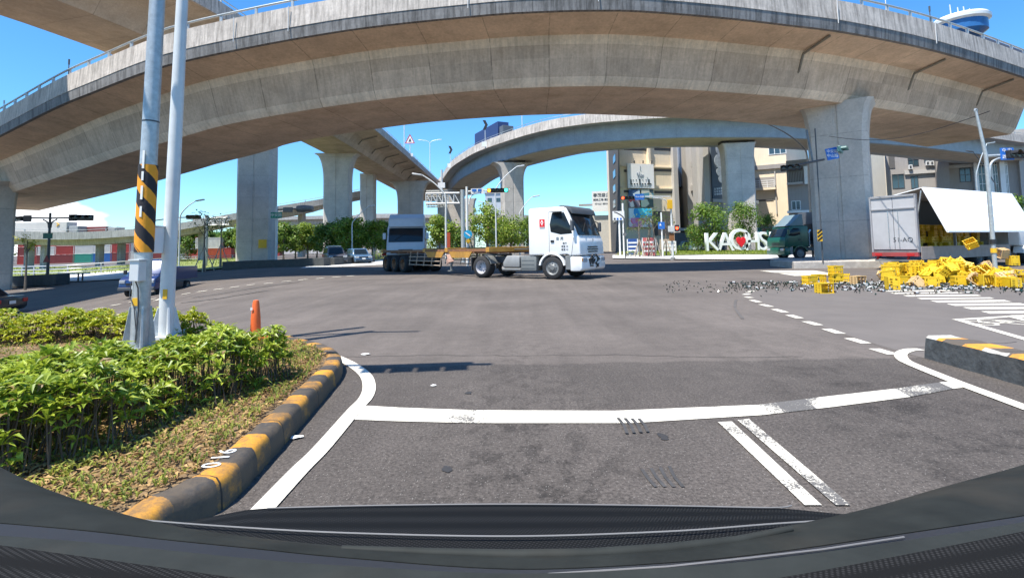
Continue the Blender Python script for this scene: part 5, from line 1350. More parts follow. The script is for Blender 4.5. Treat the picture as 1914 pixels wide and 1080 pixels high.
# low shrubs and bushes under the sapling group: one hedge thing each
def shrub(px, D, r, h, label, lm=M_leafT, n=500, name='shrub', ls=.22):
    random.seed(int(px*3)); g_ = B(px, D); t = thing(name, label, 'shrub', g_); m_ = MB(); st = MB()
    for i in range(n):
        d = Vector((random.gauss(0, 1), random.gauss(0, 1), abs(random.gauss(0, 1)))).normalized(); p = Vector((d.x*r[0], d.y*r[1], .1+d.z*h))*random.uniform(.7, 1.05)
        a = random.uniform(0, 6.3); leaf(m_, p, (d+Vector((math.cos(a), math.sin(a), .2))*.7).normalized(), Vector((0, 0, 1)), ls*random.uniform(.7, 1.3), ls*.45, .2)
    for i in range(7): st.tube([(0, 0, 0), (random.uniform(-.6, .6)*r[0], random.uniform(-.6, .6)*r[1], h*.7)], .03, 4, caps=False)
    m_.build('foliage', lm, t, fix=False); st.build('stems', M_stem, t, fix=False)
shrub(335, 112, (2.5, 1.5), 3.0, 'pale round shrub in front of the dark trees beside the white pole', M_leafD, 700, ls=.4)
shrub(1300, 82, (3.5, 1.5), 1.6, 'low shrubs left of the letter K', M_leafT, 700, ls=.3)
shrub(1175, 62, (1.6, .8), .55, 'low bright shrub at the foot of the white framed sign', M_leafB, 400, ls=.16)
shrub(900, 60, (3.5, 1), 1.0, 'low hedge shrub under the yellow green trees', M_leafT, 700)
shrub(720, 60, (2.2, .9), 1.1, 'low shrub left of the pale grey lorry', M_leafT2, 500)
shrub(1528, 66, (2, 1), 1.6, 'low shrub between the green lorry and its trailer', M_leafT, 500)
# distant wooded mass closing the horizon
def treeline(pts, D0, h0, h1, name, label, seed):
    random.seed(seed); m_ = MB()
    for (x0, x1) in pts:
        a, b = B(x0, D0), B(x1, D0); n = int((b-a).length*14)
        for i in range(n):
            t_ = random.random(); p = a.lerp(b, t_); hh = (h0+(h1-h0)*(.5+.5*math.sin(p.x*.31+seed)*math.cos(p.x*.127)))
            c = Vector((p.x, p.y+random.uniform(-4, 4), p.z+hh*random.random()**.6)); a_ = random.uniform(0, 6.3)
            leaf(m_, c, Vector((math.cos(a_), math.sin(a_), random.uniform(-.2, .6))).normalized(), Vector((0, 0, 1)), 1.1, .7, .2)
    return struct(m_.build(name, M_leafD, fix=False), 'stuff', label)
treeline([(-100, 1150)], 175, 3.5, 7.5, 'distant_trees', 'continuous distant trees along the horizon', 3)
treeline([(1130, 2000)], 175, 4, 9, 'distant_trees', 'distant trees along the horizon at right', 6)
# grass tufts on the lawns
random.seed(4); gt = MB()
def tufts(poly, n, hh, lo=.03):
    xs = [p[0] for p in poly]; ys = [p[1] for p in poly]
    for _ in range(n):
        x, y = random.uniform(min(xs), max(xs)), random.uniform(min(ys), max(ys))
        if not in_poly(x, y, poly): continue
        for k in range(3):
            a = random.uniform(0, 6.3); leaf(gt, Vector((x, y, H(x, y)+lo)), Vector((math.cos(a)*.4, math.sin(a)*.4, .9)).normalized(), Vector((0, 0, 1)), hh*random.uniform(.5, 1.2), hh*.22, .2)
def gp(l): return [tuple(G(*p)[:2]) for p in l]
tufts(gp([(328, 484), (452, 478), (452, 498), (326, 508)]), 5200, .32, .12)
tufts(gp([(1170, 470), (1475, 471), (1475, 477), (1240, 479)]), 6000, .3, .15)
tufts(gp([(-60, 501), (330, 495), (330, 504), (230, 511), (110, 515), (-60, 516)]), 5000, .35, .04)
struct(gt.build('grass_tufts', leaf_mat('lawn_blades', (.09, .15, .015), (.30, .36, .04), .7), fix=False), 'stuff', 'rough grass blades on the roadside lawns')

# ================================================================== BUILDINGS
class Wall:
    """a vertical wall plane through two ground points; everything on it is given by photo columns and rows"""
    def __init__(s, P0, P1, t):
        s.a = Vector((P0.x, P0.y, 0)); s.b = Vector((P1.x, P1.y, 0)); s.d = (s.b-s.a).normalized(); s.n = Vector((s.d.y, -s.d.x, 0))
        if s.n.dot(-s.a) < 0: s.n = -s.n
        s.t = t
    def hit(s, px, py):
        r_ = ray(px, py); o = Vector((0, 0, CAMH)); k = (s.a-o).dot(s.n)/r_.dot(s.n); p = o+r_*k
        return (p-s.a).dot(s.d), p.z
    def slab(s, px0, py0, px1, py1, out, thick, name, m, parent=None, bevel=0, mb=None):
        u0, _ = s.hit(px0, (py0+py1)/2); u1, _ = s.hit(px1, (py0+py1)/2); _, z1 = s.hit((px0+px1)/2, py0); _, z0 = s.hit((px0+px1)/2, py1)
        return s.uslab(u0, u1, z0, z1, out, thick, name, m, parent, mb)
    def uslab(s, u0, u1, z0, z1, out, thick, name, m, parent=None, mb=None):
        c = s.a+s.d*(u0+u1)/2+s.n*(out-thick/2)+Vector((0, 0, (z0+z1)/2)); ang = math.atan2(s.d.y, s.d.x)
        b_ = mb or MB(); b_.box(c, (abs(u1-u0), thick, abs(z1-z0)), ang)
        return b_ if mb else b_.build(name, m, parent or s.t)
    def window(s, px0, py0, px1, py1, nx=2, ny=1, fm=None, gm=None):
        u0, _ = s.hit(px0, (py0+py1)/2); u1, _ = s.hit(px1, (py0+py1)/2); _, z1 = s.hit((px0+px1)/2, py0); _, z0 = s.hit((px0+px1)/2, py1)
        if u0 > u1: u0, u1 = u1, u0
        t = .12; mb = MB()
        for i in range(nx+1): uu = u0+(u1-u0)*i/nx; s.uslab(uu-t/2, uu+t/2, z0, z1, .10, .22, '', None, mb=mb)
        for j in range(ny+1): zz = z0+(z1-z0)*j/ny; s.uslab(u0-t/2, u1+t/2, zz-t/2, zz+t/2, .115, .22, '', None, mb=mb)
        w = mb.build('window', fm or M_white, s.t)
        s.uslab(u0, u1, z0, z1, .03, .1, 'pane', gm or M_pane, w)
        return w
M_pane = mat('blue_grey_window_glass', (.04, .07, .085), .12, var=.3, scale=.3, spec=.8)
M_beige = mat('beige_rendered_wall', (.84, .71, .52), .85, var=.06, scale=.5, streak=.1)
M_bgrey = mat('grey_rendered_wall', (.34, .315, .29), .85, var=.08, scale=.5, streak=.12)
M_brib = mat('pale_grey_rib_render', (.46, .44, .41), .85, var=.06, scale=.5, streak=.1)
M_bdark = mat('dark_wall_and_flank_shade', (.11, .105, .10), .85, var=.15)
def foot(t, P, z1, m, z0=-.2, name='walls'):
    return MB().prism([(p.x, p.y) for p in P], z0, z1, 'z').build(name, m, t)
# A: beige block with banners
bA = thing('office_building', 'beige block with dark left flank and advertising banners, left of centre right', 'building')
A0, A1, A2, A3 = B(1139, 122), B(1160, 100), B(1266, 104), B(1250, 135)
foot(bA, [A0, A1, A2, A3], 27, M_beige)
wA = Wall(A1, A2, bA); wL = Wall(A0, A1, bA)
wL.slab(1139.5, 200, 1159, 470, .12, .1, 'dark_flank_shade', M_bdark)  # shaded flank put into the colour: dark slab over the beige wall
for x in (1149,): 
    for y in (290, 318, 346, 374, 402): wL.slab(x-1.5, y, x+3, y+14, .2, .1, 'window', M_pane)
for py in (277, 318, 356): wA.slab(1166, py, 1211, py+4.5, .06, .1, 'window_band', M_bdark)
for py in (277, 316, 357): wA.slab(1223, py, 1256, py+5, .06, .1, 'window_band', M_bdark)
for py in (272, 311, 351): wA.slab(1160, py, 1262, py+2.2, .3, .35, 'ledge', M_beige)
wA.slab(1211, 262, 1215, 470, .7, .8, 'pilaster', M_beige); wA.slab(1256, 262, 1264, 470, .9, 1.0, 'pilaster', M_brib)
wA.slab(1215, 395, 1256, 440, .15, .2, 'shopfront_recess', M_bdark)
# banners
bn = thing('billboard', 'tall white billboard with a line drawing and rows of small lettering', 'billboard')
wB = Wall(A1, A2, bn)
wB.slab(1168, 308, 1216.5, 353, 1.1, .3, 'panel', mat('white_billboard', (.88, .88, .88), .5, var=.03))
q = MB(); random.seed(9)
cx, cy = 1191, 330
for k in range(15):
    a = random.uniform(0, 6.3); r1 = random.uniform(2, 9); x, y = cx+math.cos(a)*r1, cy+math.sin(a)*r1*.95
    wB.slab(x-.5, y-random.uniform(1, 2.6), x+random.uniform(.5, 2.6), y+.4, 1.16, .08, '', None, mb=q)
wB.slab(cx-.5, 312, cx+.6, 320, 1.17, .08, '', None, mb=q)
q.build('line_drawing', mat('ink_blue_grey', (.34, .38, .44), .6), bn)
q = MB()
for x in range(1177, 1210, 6): wB.slab(x, 337, x+1.4, 338.6, 1.16, .08, '', None, mb=q)
for x in list(range(1174, 1213, 5)): wB.slab(x, 344, x+2.6, 346.5, 1.16, .08, '', None, mb=q)
for x in (1173, 1189, 1206): wB.slab(x, 336.5, x+2, 347, 1.17, .08, '', None, mb=q)
for x in range(1173, 1212, 3): wB.slab(x, 349, x+1.8, 350, 1.16, .08, '', None, mb=q)
q.build('lettering', M_dkgrey, bn)
for x in (1176, 1192, 1208): wB.slab(x, 303.5, x+1, 308, 2.0, .3, 'lamp_arm', M_dkgrey)
def photo_mat(name, cols, scale=6.0, seed=0.0):
    if name in MATS: return MATS[name]
    m = bpy.data.materials.new(name); m.use_nodes = True; nt = m.node_tree; l = nt.links.new; b = nt.nodes['Principled BSDF']; b.inputs['Roughness'].default_value = .5
    tc = nd(nt, 'ShaderNodeTexCoord'); n = nd(nt, 'ShaderNodeTexVoronoi'); n.inputs['Scale'].default_value = scale; mp = nd(nt, 'ShaderNodeMapping'); mp.inputs['Location'].default_value = (seed, seed, 0)
    l(tc.outputs['Object'], mp.inputs[0]); l(mp.outputs[0], n.inputs['Vector']); sp = nd(nt, 'ShaderNodeSeparateXYZ'); l(n.outputs['Color'], sp.inputs[0])
    cr_ = nd(nt, 'ShaderNodeValToRGB'); cr_.color_ramp.interpolation = 'CONSTANT'; e = cr_.color_ramp.elements
    e[0].position = 0; e[0].color = (*cols[0], 1); e[1].position = 1/len(cols); e[1].color = (*cols[1], 1)
    for i in range(2, len(cols)): k = e.new(i/len(cols)); k.color = (*cols[i], 1)
    l(sp.outputs[0], cr_.inputs[0]); l(cr_.outputs[0], b.inputs['Base Color']); MATS[name] = m; return m
pb = thing('advert_panels', 'blue and pink advertising panels below the white billboard', 'billboard')
wB = Wall(A1, A2, pb)
wB.slab(1171, 355, 1191, 371, 1.0, .3, 'photo_panel', photo_mat('blue_photo_print', [(.06, .2, .5), (.12, .4, .7), (.04, .1, .22), (.6, .7, .75)], .8))
wB.slab(1194, 355, 1216, 371, 1.0, .3, 'photo_panel', photo_mat('teal_photo_print', [(.06, .1, .12), (.2, .55, .65), (.6, .6, .5), (.1, .3, .4)], .8, 3))
wB.slab(1171, 373, 1191, 388, 1.0, .3, 'photo_panel', photo_mat('red_photo_print', [(.55, .1, .12), (.12, .08, .1), (.8, .78, .75), (.3, .25, .3)], 1.0, 5))
wB.slab(1194, 373, 1216, 388, 1.0, .3, 'photo_panel', photo_mat('dark_teal_print', [(.03, .12, .14), (.05, .2, .2), (.2, .3, .28), (.02, .05, .06)], .8, 8))
wB.slab(1171, 390, 1213, 408, 1.0, .3, 'advert_sheet', photo_mat('cyan_print', [(.04, .55, .85), (.1, .7, .85), (.03, .35, .75), (.7, .85, .9)], .7, 2))
wB.slab(1171, 408, 1213, 425, 1.0, .3, 'advert_sheet', photo_mat('pink_print', [(.88, .86, .88), (.8, .2, .3), (.7, .3, .55), (.85, .75, .8)], .8, 7))
# B: grey ribbed block receding to the left
bB = thing('office_building', 'grey ribbed block with a tall white figure mural, behind the letters', 'building')
B0, B1_, B2_, B3_ = B(1262, 128), B(1326, 98), B(1412, 104), B(1400, 150)
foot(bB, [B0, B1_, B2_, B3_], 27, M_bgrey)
wS = Wall(B0, B1_, bB); wF = Wall(B1_, B2_, bB)
for a, b in ((1288, 1297), (1308, 1318)): wS.slab(a, 250, b, 460, 1.4, 1.6, 'rib', M_brib)
wS.slab(1270, 268, 1282, 350, .5, .5, 'blue_window_strip', mat('blue_glass_strip', (.03, .10, .24), .15, spec=.7))
wS.slab(1268, 250, 1271, 350, .9, .8, 'white_fin', M_white)
for py in (300, 345, 390, 430):
    wS.slab(1297, py, 1308, py+10, .7, .8, 'spandrel', M_brib); wS.slab(1299, py-16, 1307, py-2, .12, .1, 'window', M_pane); wS.slab(1283, py-16, 1288, py-2, .12, .1, 'window', M_pane)
wS.slab(1318, 250, 1326, 460, .9, 1.0, 'corner_rib', M_brib)
mu = thing('mural', 'tall white outline figure mural on a dark panel beside the ramp pier', 'mural')
wM = Wall(B1_, B2_, mu)
wM.slab(1328, 250, 1364, 372, .25, .3, 'dark_panel', mat('slate_mural_ground', (.10, .13, .16), .7, var=.2, scale=.4))
M_mur = mat('white_mural_paint', (.5, .56, .6), .7, var=.25, scale=1.2)
q = MB()
for (x, y, a, b) in ((1344, 280, 8, 12), (1344, 302, 10.5, 14), (1346, 322, 9, 9), (1346, 335, 5, 7)):
    cu_, cz = wM.hit(x, y); ru = abs(wM.hit(x+a, y)[0]-cu_); rz_ = abs(wM.hit(x, y+b)[1]-cz)
    for k in range(-5, 6):
        f = k/5.5; w_ = ru*math.sqrt(max(0, 1-f*f)); zz = cz+f*rz_
        wM.uslab(cu_-w_, cu_+w_, zz-rz_*.075, zz+rz_*.075, .34, .1, '', None, mb=q)
q.build('white_figure', M_mur, mu)
q = MB(); random.seed(1)
for r_ in (0, 1, 2):
    for x in range(1333, 1362, 4): wM.slab(x, 352+r_*5-.12*(x-1333), x+random.uniform(2, 3.4), 355.6+r_*5-.12*(x-1333), .34, .1, '', None, mb=q)
q.build('white_block_lettering', M_mur, mu)
wF.slab(1327, 374, 1412, 380, .8, 1.0, 'canopy', M_brib)
# C: beige terrace block
bC = thing('office_building', 'beige block with small window and white balcony rail, right of the ramp pier', 'building')
C0, C1, C2, C3 = B(1404, 116), B(1479, 112), B(1520, 135), B(1410, 145)
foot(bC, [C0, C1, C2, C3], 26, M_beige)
wC = Wall(C0, C1, bC)
wC.window(1437, 275, 1469, 288, 3, 1)
wC.slab(1404, 308, 1479, 316, .5, .8, 'ledge_shadow_slab', M_bgrey); wC.slab(1405, 332, 1448, 352, .2, .3, 'balcony_recess', M_bgrey)  # shadow at the ledge drawn as a solid grey slab
q = MB()
for k in range(4): wC.slab(1407, 338+k*4, 1448, 339+k*4, 1.0, .12, '', None, mb=q)
for x in (1407, 1420, 1434, 1447): wC.slab(x, 337, x+1, 352, .98, .12, '', None, mb=q)
q.build('balcony_railing', M_white, bC)
wC.slab(1404, 352, 1450, 356, 1.05, 1.1, 'balcony_slab', M_beige)
wC.slab(1412, 373, 1446, 376, .1, .15, 'window_band', M_bdark); wC.slab(1449, 320, 1451, 400, .3, .2, 'pilaster', M_brib)
# shops / annex behind the green lorry
bE = thing('annex_building', 'grey annex with slatted balcony and dark canopy left of the right pier', 'building')
E0_, E1_, E2_, E3_ = B(1478, 100), B(1560, 96), B(1570, 120), B(1485, 125)
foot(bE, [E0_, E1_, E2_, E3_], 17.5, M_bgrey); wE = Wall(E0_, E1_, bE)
wE.slab(1472, 312, 1500, 318, 3, 3, 'dark_canopy', M_bdark); wE.slab(1472, 322, 1502, 342, .8, 1, 'slatted_balcony', M_brib)
q = MB()
for x in range(1473, 1502, 3): wE.slab(x, 322, x+1, 342, .95, .2, '', None, mb=q)
q.build('balcony_slats', M_bdark, bE)
wE.slab(1472, 342, 1502, 346, 1.6, 2, 'balcony_slab', M_brib); wE.window(1460+20, 376, 1476+20, 392, 2, 1)
wE.slab(1504, 312, 1518, 345, 1.4, .2, 'white_sign_frame', M_white)
wE.slab(1475, 395, 1530, 399, 4, 4, 'white_awning', M_white)
bH = thing('low_building', 'low dark shops behind the small trucks and the letters', 'building')
a_, b_, c_, d_ = B(1262, 96), B(1500, 92), B(1500, 104), B(1262, 108)
foot(bH, [a_, b_, c_, d_], 3.6, M_bdark); wH = Wall(a_, b_, bH)
wH.slab(1262, 424, 1500, 429, .6, .6, 'fascia', M_bgrey)
for x0, c in ((1410, (.05, .4, .36)), (1424, (.6, .1, .2)), (1395, (.5, .5, .5)), (1440, (.6, .6, .6))):
    wH.slab(x0, 427, x0+11, 438, .9, .2, 'shop_sign', mat('shop_sign_%d' % x0, c, .5))
# D: long grey building at right with air conditioners and white fins
bD = thing('office_building', 'long grey building with air conditioners and white fins behind the raised wing', 'building')
D0, D1, D2, D3, D4 = B(1630, 140), B(1656, 126), B(1822, 118), B(1960, 112), B(1960, 150)
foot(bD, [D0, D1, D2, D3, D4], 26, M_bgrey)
wD0 = Wall(D0, D1, bD); wD = Wall(D1, D2, bD); wE2 = Wall(D2, D3, bD)
wD0.slab(1631, 240, 1655.5, 400, .12, .1, 'pale_end_wall', M_beige)
wD.window(1697, 287, 1716, 310, 2, 2, M_dkgrey); wD.window(1727, 281, 1743, 303, 2, 2, M_dkgrey); wD.window(1794, 314, 1814, 340, 2, 2, M_dkgrey); wD.window(1668, 326, 1690, 352, 2, 1, M_dkgrey); wD.window(1703, 330, 1716, 352, 2, 1, M_dkgrey)
wD.slab(1690, 318, 1748, 325, .5, .8, 'ledge', M_brib); wD.slab(1690, 278, 1748, 282, .5, .8, 'ledge', M_brib); wD.slab(1772, 308, 1820, 314, .5, .8, 'ledge', M_brib)
wD.slab(1748, 270, 1772, 400, 1.6, 1.8, 'projecting_bay', M_bgrey); wD.slab(1661, 285, 1672, 315, .12, .1, 'dark_opening', M_bdark)
for x, y in ((1697, 309), (1729, 302), (1737, 302)):
    ac = wD.slab(x, y, x+7, y+8, 1.0, .9, 'air_conditioner', M_white)
    wD.slab(x+1.5, y+1.5, x+5.5, y+6.5, 1.06, .08, 'fan_grille', M_dkgrey, ac)
for a, b in ((1820, 1828), (1845, 1855), (1868, 1878), (1905, 1914)): wE2.slab(a, 282, b, 400, 1.0, 1.2, 'white_fin', M_brib if a > 1900 else M_white)
for a, b in ((1829, 1844), (1856, 1867), (1879, 1886)): wE2.window(a+1, 290, b-1, 398, 2, 6, M_white, M_pane)
# tower with round blue top
tb = thing('round_tower', 'round blue glass tower top with white rim and aerials at the top right corner', 'tower')
g_ = B(1828, 150)
MB().tube([(g_.x, g_.y, 0), (g_.x, g_.y, 60)], 4.5, 24).build('tower_shaft', M_bgrey, tb, smooth=40)
zz = lambda py: Y(1828, py, 150).z
MB().lathe([(4.6, zz(72)), (6.3, zz(64)), (6.3, zz(47)), (0, zz(47))], (g_.x, g_.y, 0), 'z', 32).build('blue_glazing', mat('blue_tower_glass', (.03, .12, .30), .2, var=.3, scale=.6), tb, smooth=40)
MB().lathe([(6.3, zz(47)), (7.1, zz(44)), (7.2, zz(39)), (6.6, zz(35)), (0, zz(34))], (g_.x, g_.y, 0), 'z', 32).build('white_rim', M_white, tb, smooth=40)
for dx, hgt in ((-2.5, 4.2), (-.2, 3.4), (1.6, 3.6), (3.4, 3.0), (2.4, 2.4)):
    MB().tube([(g_.x+dx, g_.y, zz(36)), (g_.x+dx-.2, g_.y, zz(36)+hgt*1.1)], .16, 6).build('aerial', M_polew, tb)
rfb = MB(); g1 = B(1838, 146); g2 = B(1960, 140); 
z1_, z2_ = Y(1850, 55, 146).z, Y(1914, 84, 142).z-3.5
rfb.add([(g1.x, g1.y, z1_), (g2.x, g2.y, z2_), (g2.x+4, g2.y+18, z2_+1), (g1.x-6, g1.y+18, z1_-2), (g1.x-5, g1.y, z1_-5.5), (g2.x, g2.y, z2_-8), (g2.x+4, g2.y+18, z2_-8), (g1.x-6, g1.y+18, z1_-6)],
        [(0, 1, 2, 3), (4, 5, 1, 0), (5, 6, 2, 1), (6, 7, 3, 2), (7, 4, 0, 3), (7, 6, 5, 4)])
rfb.build('dark_slanted_roof', mat('dark_blue_roof_sheet', (.035, .045, .07), .5, var=.1), tb)
# sign building far left of the beige block
bS = thing('shop_building', 'low building with a big white lettered rooftop sign behind the tractor cab', 'building')
S0, S1, S2, S3 = B(1075, 132), B(1152, 130), B(1152, 150), B(1075, 152)
foot(bS, [S0, S1, S2, S3], 9.2, mat('cream_wall', (.5, .47, .4), .8)); wG = Wall(S0, S1, bS)
wG.slab(1082, 381, 1140, 385, .6, .6, 'roof_edge', M_bgrey)
sb_ = wG.slab(1107, 358, 1141, 396, .8, .3, 'sign_board', mat('off_white_sign', (.72, .71, .66), .6))
for s_, py, sz in (('春茂盛企', 365.5, 1.0), ('鋼架工程 廠房', 374, .62), ('07-521 8835', 381.5, .6)):
    u_, z_ = wG.hit(1124, py); pt = wG.a+wG.d*u_+wG.n*.83
    text(s_, sz, 'sign_lettering', M_dkgrey, sb_, (pt.x, pt.y, z_), (PI/2, 0, math.atan2(wG.d.y, wG.d.x)), .02, 1.05)
# far houses between
for px, D, w, h, c, lb in ((1095, 200, 16, 9, (.5, .47, .42), 'pale distant block left of the lettered rooftop sign'), (925, 230, 8, 26, (.42, .45, .48), 'slim distant tower block above the yellow green trees'), (600, 260, 40, 15, (.5, .47, .45), 'long low distant roof beyond the left trees'), (715, 260, 26, 19, (.5, .47, .42), 'distant pale roof between the two far piers')):
    g_ = B(px, D); hb = thing('distant_building', lb, 'building', g_)
    MB().bb(-w/2, w/2, 0, 12, 0, h).build('walls', mat('far_wall_%d' % px, c, .9), hb); MB().bb(-w/2-.4, w/2+.4, -.4, 12.4, h, h+.7).build('roof', M_brib, hb)
    for k in range(int(w/4)):
        MB().bb(-w/2+1+k*4, -w/2+3+k*4, -.06, .05, h-4, h-2.2).build('window', M_pane, hb)
# ================================================================== CONTAINER YARD
CC = {'red': (.33, .045, .035), 'maroon': (.20, .04, .035), 'blue': (.03, .12, .32), 'white': (.52, .50, .45), 'green': (.04, .26, .18), 'grey': (.3, .31, .31), 'orange': (.5, .13, .03)}
CM_ = {k: mat('container_%s' % k, v, .6, var=.12, scale=.4, dirt=.25) for k, v in CC.items()}
def container_proto():
    g0 = thing('shipping_container', 'x', 'container', (0, 0, -50))
    mb = MB(); n = 20; w = 6.0
    pts = []
    for i in range(n):
        x = -w/2+w*i/n; pts += [(x, 0), (x+.09, 0), (x+.13, .07), (x+.22, .07)]
    pts.append((w/2, 0))
    poly = pts+[(w/2, 2.4), (-w/2, 2.4)]
    mb.prism(poly, .12, 2.48, 'z')
    mb.build('corrugated_body', CM_['red'], g0)
    fr = MB()
    for x in (-w/2, w/2-.12): fr.bb(x, x+.14, -.03, .12, 0, 2.59)
    fr.bb(-w/2, w/2, -.03, .1, 0, .14); fr.bb(-w/2, w/2, -.03, .1, 2.46, 2.59)
    fr.build('corner_frame', CM_['red'], g0)
    return g0
CP = container_proto()
kids = [c for c in bpy.data.objects if c.parent is CP]
mesh_by = {}
def container(px, D, lvl, colr, label, first=[True]):
    g_ = B(px, D)
    if colr not in mesh_by:
        mesh_by[colr] = []
        for c in kids:
            me = c.data.copy(); me.materials.clear(); me.materials.append(CM_[colr]); mesh_by[colr].append(me)
    r = CP.copy(); COL.objects.link(r); r.location = (g_.x, g_.y, g_.z+.05+lvl*2.62); r['label'] = label; r['group'] = 'stacked shipping containers in the yard'
    for c, me in zip(kids, mesh_by[colr]):
        d = c.copy(); d.data = me; COL.objects.link(d); d.parent = r
    return r
random.seed(31)
rows3 = {2: ['red', 'red', 'maroon', 'blue', 'white', 'maroon', 'grey', 'red', 'red', 'red', 'green', 'red', 'blue', 'white'],
         1: ['maroon', 'white', 'red', 'white', 'white', 'red', 'grey', 'white', 'maroon', 'white', 'red', 'white', 'orange', 'red'],
         0: ['red', 'maroon', 'maroon', 'green', 'blue', 'maroon', 'white', 'maroon', 'grey', 'red', 'white', 'green', 'red', 'red']}
names = {2: 'top row', 1: 'middle row', 0: 'bottom row'}
DC = 155; step = 6.12*F/DC
for lv, cols_ in rows3.items():
    for i, c_ in enumerate(cols_):
        px = 50+i*step*.93
        container(px, DC, lv, c_, '%s container in the %s of the yard, %s' % (c_, names[lv], ['at far left', 'between the first viaduct piers', 'behind the green road sign post', 'right of the green road sign', 'left of the dark pier', 'left half of the wide bay', 'right half of the wide bay', 'behind the dark pier', 'right of the dark pier', 'before the pale pier', 'behind the striped pole', 'behind the white meter box', 'right of the white pole', 'farthest right of its row'][i]))
for i, (px, lv, c_, lb) in enumerate(((392, 0, 'orange', 'orange container behind the staked saplings'), (388, 1, 'white', 'pale container on top of the orange one behind the staked saplings'), (408, 0, 'red', 'red container right of the orange one behind the staked saplings'))):
    container(px, 122, lv, c_, lb)
text('CAI', 2.0, 'container_lettering', M_paper, None, (0, 0, 0))  # placed below
ct = bpy.data.objects['container_lettering']
tgt = min([o for o in bpy.data.objects if o.name.startswith('shipping_container') and '(blue' not in o['label'] and o['label'].startswith('blue container in the top row')], key=lambda o: o.location.x)
ct.parent = tgt; ct.location = (-1.2, -.06, 1.3); ct.rotation_euler = (PI/2, 0, 0)
for c in kids: bpy.data.objects.remove(c)
bpy.data.objects.remove(CP)
# containers riding on the viaduct
for px, c_, lb in ((57, 'white', 'pale container lorry load passing on the viaduct at far left'), (112, 'maroon', 'dark red container lorry load passing on the viaduct behind the signal mast')):
    q = min(P4, key=lambda v: abs(proj(v)[0]-px)); t = thing('container_lorry', lb, 'lorry', (q.x, q.y+4, q.z+.3), R(2))
    MB().bb(-1.5 if px > 100 else -5, 5, -1.2, 1.2, .3, 2.6 if px < 100 else 1.9).build('container', CM_[c_], t, bevel=.04); MB().bb(-1.4 if px > 100 else -5, 6, -.6, .6, .1, .28).build('trailer_frame', M_dkgrey, t)
    MB().bb(5.3, 7, -1.1, 1.1, .1, 1.8).build('cab_body', CM_['grey'], t, bevel=.1)
    for x in (-1, 1, 6):
        for s in (-1, 1): wheel(t, x, s*.95, .3, .4, s)
    if px < 100: MB().tube([(3.2, -1.22, 2.4), (3.6, -1.22, 2.1), (3.2, -1.22, 1.8)], .12, 5).build('yellow_mark', M_yellow, t)

# ================================================================== STREET LAMPS, SIGNALS, SIGNS
def lamp(px, base_D, top_py, arm_px, label, group='curved arm street lamps', arm_rise=8, m=None, r=.09, head=.9, base_py=None):
    g_ = B(px, base_D); m = m or M_polew; up_ = Y(px, top_py, base_D).z; side = arm_px*base_D/F
    t = thing('street_lamp', label, 'street lamp', g_, 0, group)
    z = up_-g_.z; rise = arm_rise*base_D/F
    pts = catmull([(0, 0, 0), (0, 0, z*.55), (0, 0, z*.86), (side*.12, 0, z*.96), (side*.45, 0, z+rise*.45), (side*.85, 0, z+rise)], 5)
    MB().tube(pts, [r*(1-.5*i/len(pts)) for i in range(len(pts))], 10).build('lamp_post', m, t, smooth=50)
    s = 1 if side > 0 else -1
    MB().box((side*.85+s*head/2, 0, z+rise+.06), (head, .3, .14), rot=Matrix.Rotation(-s*.16, 3, 'Y')).build('lamp_head', m, t, bevel=.04, smooth=40)
    return t
lamp(334, 55, 392, 34, 'pale street lamp arching right over the left lawn', arm_rise=16)
lamp(658, 72, 408, 36, 'street lamp arching right in front of the tree row', arm_rise=22)
lamp(834, 46, 352, -52, 'street lamp arching left in front of the sign gantry', arm_rise=26, r=.1)
lamp(928, 58, 340, 48, 'tall street lamp arching right across the ramp pier', arm_rise=28)
lamp(929, 74, 386, -26, 'lower street lamp arching left above the yellow green trees', arm_rise=8)
lamp(972, 62, 390, 30, 'street lamp arching right just left of the tractor cab', arm_rise=22)
lamp(1893-22, 70, 330, -44, 'dark street lamp arching left in front of the grey office building', arm_rise=48, m=M_dkgrey)
lamp(1836, 60, 310, 30, 'lamp arching right behind the slim mast on the right', arm_rise=42, m=M_galv)
t_ = lamp(1520, 44, 262, -88, 'dark lamp arching left from the big right pier', arm_rise=34, m=M_dkgrey)
# lamps on the high flyovers
def deck_lamp(P, px, a, z0, h, arms, label, fr=None, side=1):
    fr = frames(P); p, d, n = min(fr, key=lambda f: abs(proj(f[0])[0]-px)); c = p+n*a+Vector((0, 0, z0))
    t = thing('deck_lamp', label, 'street lamp', c, 0, 'lamps on the flyover decks')
    MB().tube([(0, 0, 0), (0, 0, h)], .09, 8).build('lamp_post', M_polew, t)
    for s in arms:
        MB().tube(catmull([(0, 0, h-.1), (s*.8, 0, h+.5), (s*2.2, 0, h+.75)], 4), .06, 6).build('lamp_arm', M_polew, t, smooth=50)
        MB().box((s*2.7, 0, h+.8), (1.0, .35, .16)).build('lamp_head', M_white, t, bevel=.04)
deck_lamp(E2, 757, .3, 1.3, 7.5, (-1, 1), 'double armed lamp standing on the left flyover against the sky')
deck_lamp(E2, 806, .3, 1.3, 8.5, (-1, 1), 'second double armed lamp farther along the left flyover')
deck_lamp(E3, 905, 9, 1.0, 14, (-1,), 'faint lamp beyond the blue container lorry on the ramp')
deck_lamp(E1, 513, 11.2, 1.6, 1.6, (-1, 1), 'double armed lamp showing over the foreground flyover at the top edge')
deck_lamp(E2, 490, .4, 1.3, 1.0, (1,), 'short lamp at the top edge left of centre')
